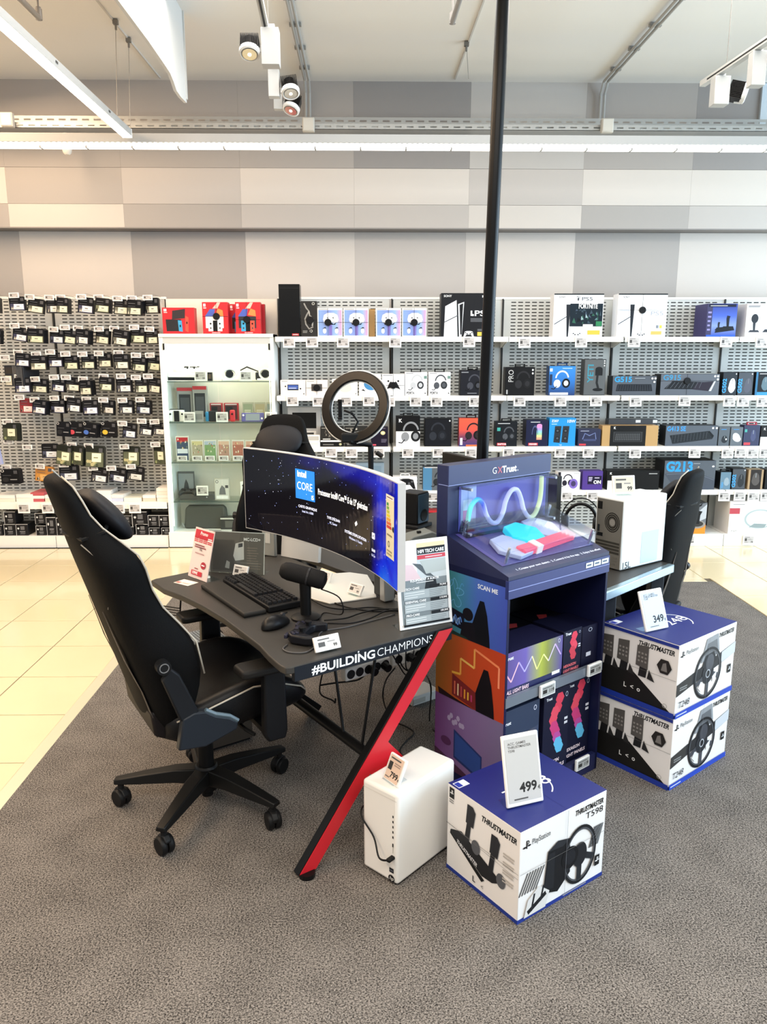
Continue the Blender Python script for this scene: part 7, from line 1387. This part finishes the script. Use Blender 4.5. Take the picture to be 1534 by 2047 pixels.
stag(.225, .463, 'white price tag in the middle of the stand\'s upper rail'); stag(.515, .47, 'white price tag at the right end of the stand\'s upper rail'); stag(.47, .07, 'white price tag low on the stand\'s foot')
p = Print(frame((0, -.0, 0), (1, 0, 0), (0, 0, 1)), SW, .075, .001); p.text('2.', .40, .35, .022, '#e8eaf6', bold=.02); p.rect(.25, .9, .45, .93, '#8f9ad0'); p.build('foot_print', st)
# ================================================================== BOXES ON THE CARPET
def big_box(name, label, fr_, ang, wr, wl, h, z0=0.0, draw_r=None, draw_l=None, draw_t=None):
    "front corner fr_; right face runs along ang, left face along ang+90"
    o = empty(name, (fr_.x, fr_.y, z0), ang); tag(o, label, 'box')
    MB().box(0, 0, .001, wr, wl, h).build('carton', mat('#ece8e4', 0.4), o, bevel=.002)
    MB().box(-.0008, -.0008, .0005, wr + .0008, wl + .0008, .014).build('bottom_edge', mat('#1a3388', 0.4), o)
    for nm, M, w, hh, dr in (('printed_right', frame((0, 0, 0), (1, 0, 0), (0, 0, 1)), wr, h, draw_r), ('printed_left', frame((0, wl, 0), (0, -1, 0), (0, 0, 1)), wl, h, draw_l), ('printed_top', frame((0, 0, h), (1, 0, 0), (0, 1, 0)), wr, wl, draw_t)):
        if dr: p = Print(M, w, hh, .001); dr(p); p.build(nm, o)
    return o
def ps_logo(p, u, v, s, c):
    ru, rv = s / p.w, s / p.h; p.poly([(u - .08 * ru, v - .5 * rv), (u - .08 * ru, v + .55 * rv), (u + .1 * ru, v + .5 * rv), (u + .1 * ru, v - .55 * rv)], c); p.ring(u + .1 * ru, v + .25 * rv, .32 * ru, .27 * rv, .4, c, -90, 90, 12); p.ell(u - .35 * ru, v - .28 * rv, .28 * ru, .13 * rv, c, 12); p.ell(u + .4 * ru, v - .2 * rv, .3 * ru, .12 * rv, c, 12)
def seams(p, v): p.line([(0, v), (1, v)], .0012, '#6b6a68')
def wheel(p, cu, cv, ru, rv, rim, hub, sp):
    p.ring(cu, cv, ru, rv, .16, rim, n=36); p.ring(cu, cv, ru * .9, rv * .9, .06, '#4a4c50', n=36)
    for a in (200, 340, 270): ca, sa = math.cos(R(a)), math.sin(R(a)); p.line([(cu, cv), (cu + ru * .88 * ca, cv + rv * .88 * sa)], .022, sp)
    p.ell(cu, cv, ru * .42, rv * .42, hub, 24)
def t598_r(p):
    p.rect(0, 0, 1, .06, '#1a3388') if False else None
    p.text('THRUSTMASTER', .96, .88, .018, '#17181a', 'r', bold=.03, shear=.25, fit=p.w * .34); p.text('T598', .96, .785, .022, '#17181a', 'r', sx=1.3); ps_logo(p, .07, .84, .026, '#17181a'); p.text('PlayStation', .13, .815, .019, '#3a3c40', fit=p.w * .2)
    for s_ in (0, 1):
        for k in range(7): u = .0 + .03 * k if not s_ else .80 + .017 * k; v = .42 if not s_ else .55; w_ = .10 if not s_ else .07; p.poly([(u, v - .12), (u + .012, v - .12), (u + w_, v + .10), (u + w_ - .012, v + .10)], '#2a2b2e')
    p.poly([(.27, .20), (.31, .64), (.42, .71), (.56, .67), (.58, .28), (.44, .13)], '#17181b'); p.poly([(.31, .64), (.42, .71), (.56, .67), (.48, .62)], '#2a2c30'); p.poly([(.28, .22), (.32, .61), (.39, .61), (.39, .2)], '#202226')
    wheel(p, .69, .42, .20, .33, '#1b1c1f', '#202125', '#26282c'); p.ell(.57, .45, .10, .12, '#121316', 24); p.ell(.57, .45, .065, .08, '#1d1f24', 24)
    p.poly([(.06, .04), (.10, .22), (.22, .32), (.34, .2), (.3, .04)], '#d9d6d2'); p.line([(.1, .08), (.2, .14), (.3, .2)], .016, '#1a1b1e'); p.line([(.14, .08), (.17, .26)], .008, '#232428'); p.line([(.24, .14), (.27, .3)], .008, '#232428')
    p.rect(.88, .18, .94, .30, '#17181a'); ps_logo(p, .91, .25, .016, '#f2f2f2'); p.line([(.52, 0), (.52, 1)], .0012, '#77767a'); seams(p, .55); p.bars(.5, .04, .8, .06, 1, '#a0a0a2')
def pedal(p, u, v, s, c, c2):
    ru, rv = s / p.w, s / p.h
    p.poly([(u - .2 * ru, v), (u + .15 * ru, v), (u + .3 * ru, v + 1.2 * rv), (u, v + 1.2 * rv)], c); p.poly([(u - .1 * ru, v + 1.1 * rv), (u + .45 * ru, v + 1.0 * rv), (u + .6 * ru, v + 1.9 * rv), (u + .4 * ru, v + 2.15 * rv), (u, v + 2.15 * rv)], c2)
def t598_l(p):
    p.text('THRUSTMASTER', .96, .845, .019, '#17181a', 'r', bold=.03, shear=.25, fit=p.w * .46); p.rect(.03, .86, .10, .98, '#17181a'); ps_logo(p, .065, .93, .014, '#f2f2f2'); p.bars(.03, .8, .1, .85, 2, '#8a8a8a')
    p.poly([(.06, .50), (.22, .56), (.80, .32), (.66, .24), (.52, .23), (.10, .45)], '#232427'); p.poly([(.06, .50), (.10, .45), (.56, .20), (.52, .16), (.05, .45)], '#17181a'); p.text('THRUSTMASTER', .15, .40, .013, '#d8d8da', rot=-20, bold=.03, fit=p.w * .32)
    pedal(p, .30, .48, .065, '#26272b', '#2b2c30'); pedal(p, .64, .34, .065, '#26272b', '#2b2c30'); p.ell(.43, .50, .06, .08, '#55575c'); p.ell(.78, .34, .06, .08, '#55575c')
    for k in range(4): p.bars(.80, .62 - .09 * k, .95, .68 - .09 * k, 2, '#b5b0aa')
    p.text('L', .40, .10, .02, '#33343a', bold=.02); p.text('<', .52, .09, .016, '#55565a'); seams(p, .55); p.line([(0, .56), (1, .50)], .0012, '#77767a')
def t_top(t):
    def f(p):
        p.rect(0, 0, 1, 1, mat('#121e6c', 0.45)); p.rect(.02, .86, .14, .96, '#e8ecf6'); p.rect(.025, .87, .075, .95, '#2237a0'); p.text(t, .5, .42, .05, '#f2f4fa', 'c', sx=1.3, bold=.0); p.ring(.5, .5, .22, .25, .05, '#f2f4fa', 300, 420); p.line([(.52, 0), (.52, 1)], .0012, '#15206a'); p.line([(.36, .0), (.36, .0)], .001, '#15206a')
    return f
fr1 = onz(1034, 1849, 0)
big_box('racing_wheel_box', 'large racing wheel box with round wheel, alone in front on the carpet', fr1, R(34.5), .397, .335, .315, 0, t598_r, t598_l, t_top('T598'))
def t248_r(p):
    p.text('THRUSTMASTER', .95, .88, .018, '#17181a', 'r', bold=.03, shear=.25, fit=p.w * .27); ps_logo(p, .06, .86, .024, '#17181a'); p.text('PlayStation', .12, .84, .017, '#3a3c40', fit=p.w * .2)
    p.poly([(0, .30), (1, .56), (1, .72), (0, .46)], '#2a2a2c'); p.poly([(0, .30), (.25, .365), (.25, .52), (0, .46)], '#3a3836'); p.poly([(.75, .5), (1, .56), (1, .72), (.75, .65)], '#c9ccd0'); p.bars(.05, .36, .18, .42, 2, '#8a8a88')
    p.poly([(.38, .62), (.46, .93), (.66, .95), (.70, .70)], '#8f9296'); p.poly([(.42, .62), (.48, .86), (.64, .88), (.68, .66)], '#5f6266')
    wheel(p, .52, .44, .24, .36, '#17181b', '#26282c', '#3a3c42'); p.poly([(.40, .55), (.46, .70), (.60, .72), (.66, .58), (.52, .50)], '#1b1c20'); p.ell(.54, .58, .07, .12, '#3a3c44'); p.ell(.52, .43, .04, .06, '#b9bcc0'); p.ell(.52, .43, .03, .045, '#15161a')
    p.poly([(.36, .28), (.42, .2), (.45, .3), (.4, .36)], '#e6e6e8'); p.poly([(.60, .36), (.68, .42), (.66, .3), (.61, .28)], '#e6e6e8'); p.text('T248', .05, .13, .026, '#2a2c30', shear=.2, sx=1.1, fit=p.w * .18); p.rect(.88, .30, .94, .42, '#17181a'); ps_logo(p, .91, .36, .014, '#f2f2f2'); p.rect(0, 0, 1, .075, '#1f44b4'); p.bars(.02, .02, .2, .05, 1, '#c8d0e8'); p.line([(.50, .08), (.50, 1)], .0012, '#77767a')
def t248_l(p):
    p.text('THRUSTMASTER', .95, .84, .02, '#17181a', 'r', bold=.03, shear=.25, fit=p.w * .46)
    p.poly([(0, .42), (.45, .44), (.95, .06), (0, .06)], '#1d1c1b'); 
    for k, u in enumerate((.05, .27, .53)):
        p.poly([(u - .02, .42), (u + .08, .42), (u + .10, .6), (u - .0, .6)], '#232324'); p.poly([(u - .06, .56), (u - .05, .84), (u + .10, .86), (u + .10, .54)], '#55514d')
        for a in range(3):
            for b in range(3): p.rect(u - .035 + .045 * a, .62 + .055 * b, u - .01 + .045 * a, .645 + .055 * b, '#8f8a84')
        p.poly([(u + .1, .42), (u + .12, .55), (u + .2, .40)], '#2b2a2a')
    for k, c in enumerate(('L', '<', 'o')): p.text(c, .33 + .09 * k, .20, .02, '#e8e6e2', bold=.02)
    p.poly([(.84 + .095 * math.cos(R(60 * k)), .66 + .11 * math.sin(R(60 * k))) for k in range(6)], '#2a2725'); p.poly([(.80, .6), (.88, .6), (.86, .72), (.82, .70)], '#7a7672'); p.ring(.88, .14, .03, .03, .2, '#a8a49e'); p.rect(0, 0, 1, .075, '#1c3596'); p.line([(.4, .52), (1, .52)], .0012, '#66635f'); p.rect(0, .955, 1, 1, '#1c2f86')
fr2 = onz(1336, 1580, 0)
big_box('racing_wheel_box', 'racing wheel and pedals box, lower of the two stacked boxes', fr2, R(37.5), .44, .345, .306, 0, t248_r, t248_l, None)
big_box('racing_wheel_box', 'racing wheel and pedals box, upper of the two stacked boxes', fr2, R(37.5), .44, .345, .306, .308, t248_r, t248_l, t_top('T248'))
# white tower computer on the carpet
fp = onz(795, 1776, 0); pc = empty('computer_tower', fp, R(47)); tag(pc, 'white computer tower standing on the carpet beside the front box', 'computer'); PW, PD, PH = .157, .305, .335
MB().box(0, 0, .008, PD, PW, PH).build('case', mat('#f0ede6', 0.32), pc, bevel=.012, seg=3); MB().box(.02, .01, 0, PD - .02, PW - .01, .01).build('feet', mat('#1a1a1a', 0.6), pc)
pf = Print(frame((0, PW, 0), (0, -1, 0), (0, 0, 1)), PW, PH, .001)
for k in range(6): pf.rect(.86, .74 - .055 * k, .89, .765 - .055 * k if k < 5 else .70 - .055 * k, '#1a1a1b')
pf.rect(.87, .36, .885, .43, '#b9b6ae'); pf.rect(.78, .14, .90, .19, '#23252c'); pf.rect(.79, .16, .88, .165, '#8a8f98')
pf.ell(.84, .075, .085, .04, '#17181a', 28); pf.text('hp', .845, .06, .013, '#f2f0ea', 'c', shear=.25); pf.line([(.03, .93), (.97, .93)], .001, '#cfcac0'); pf.build('front_print', pc)
Mp = pc.matrix_basis; Mpw = Matrix.Translation(fp) @ Matrix.Rotation(R(47), 4, 'Z')
MB().cbox((-.012, PW * .125, PH * .315), (.03, .016, .011)).build('usb_plug', mat('#131313', 0.5), pc, bevel=.003)
wire('cable', 'black cable plugged into the front of the white tower', [Mpw @ Vector((-.025, PW * .14, PH * .315)), Mpw @ Vector((-.03, PW * .35, PH * .31)), Mpw @ Vector((-.012, PW * .6, PH * .45)), Mpw @ Vector((-.008, PW * .98, PH * .60)), Mpw @ Vector((.03, PW * 1.12, PH * .64)), Mpw @ Vector((.12, PW * 1.3, PH * .5)), Mpw @ Vector((.2, PW * 1.3, .01))], .0032)
# price signs on the boxes
def price_sign(name, label, P0, P1, hgt, lean, price, screen, portrait=True):
    u, v, n = quadframe(P0, P1, lean); w = (P1 - P0).length; t = empty(name, (P0 + P1) / 2); tag(t, label, 'price sign')
    M = frame(-u * w / 2 + Vector((0, 0, .004)), u, v)
    MB().prism([(0, 0), (w, 0), (w, hgt), (0, hgt)], -.011, 0, M).build('frame', mat('#f3f2ee', 0.35), t, bevel=.004)
    p = Print(M, w, hgt, .001); b_ = .008 / w
    p.rect(b_, .06, 1 - b_, .95, screen)
    p.text(price, .84, .19, w * .22, '#2e2c2b', 'r', bold=.03); p.text('\u20ac', .86, .19, w * .08, '#2e2c2b', bold=.02)
    if portrait:
        p.text('ACC. GAMES', .14, .86, w * .06, '#55524f', bold=.01); p.text('THRUSTMASTER', .14, .81, w * .06, '#55524f', bold=.01); p.text('T598' if price == '499' else 'T248', .14, .76, w * .06, '#55524f'); p.bars(.2, .085, .6, .12, 1, '#55524f')
    else:
        p.bars(.16, .8, .8, .9, 1, '#55524f'); p.rect(.14, .42, .36, .72, '#3c3a38'); p.bars(.45, .6, .85, .75, 2, '#a08a7c'); p.bars(.14, .12, .4, .2, 1, '#77706a')
    p.build('sign_display', t)
    MB().prism([(0, 0), (w * .7, 0), (w * .7, -.06), (0, -.06)], 0, .003, frame(-u * w / 2 + Vector((0, 0, .001)), u, n)).build('foot', glassmat('#eef3f6', .1), t)
    return t
price_sign('price_sign', 'tall white electronic sign reading 499 on the front box', onz(1015, 1620, .316), onz(1088, 1603, .316), .225, 14, '499', '#c6c4c0')
price_sign('price_sign', 'tall white electronic sign reading 349 on the stacked boxes', onz(1293, 1266, .6155), onz(1338, 1256, .6155), .165, 20, '349', '#c3cfde')
price_sign('price_sign', 'small white electronic sign reading 799 on the white tower', onz(764, 1556, .336), onz(795, 1578, .336), .09, 25, '799', '#e3c4ad', False)
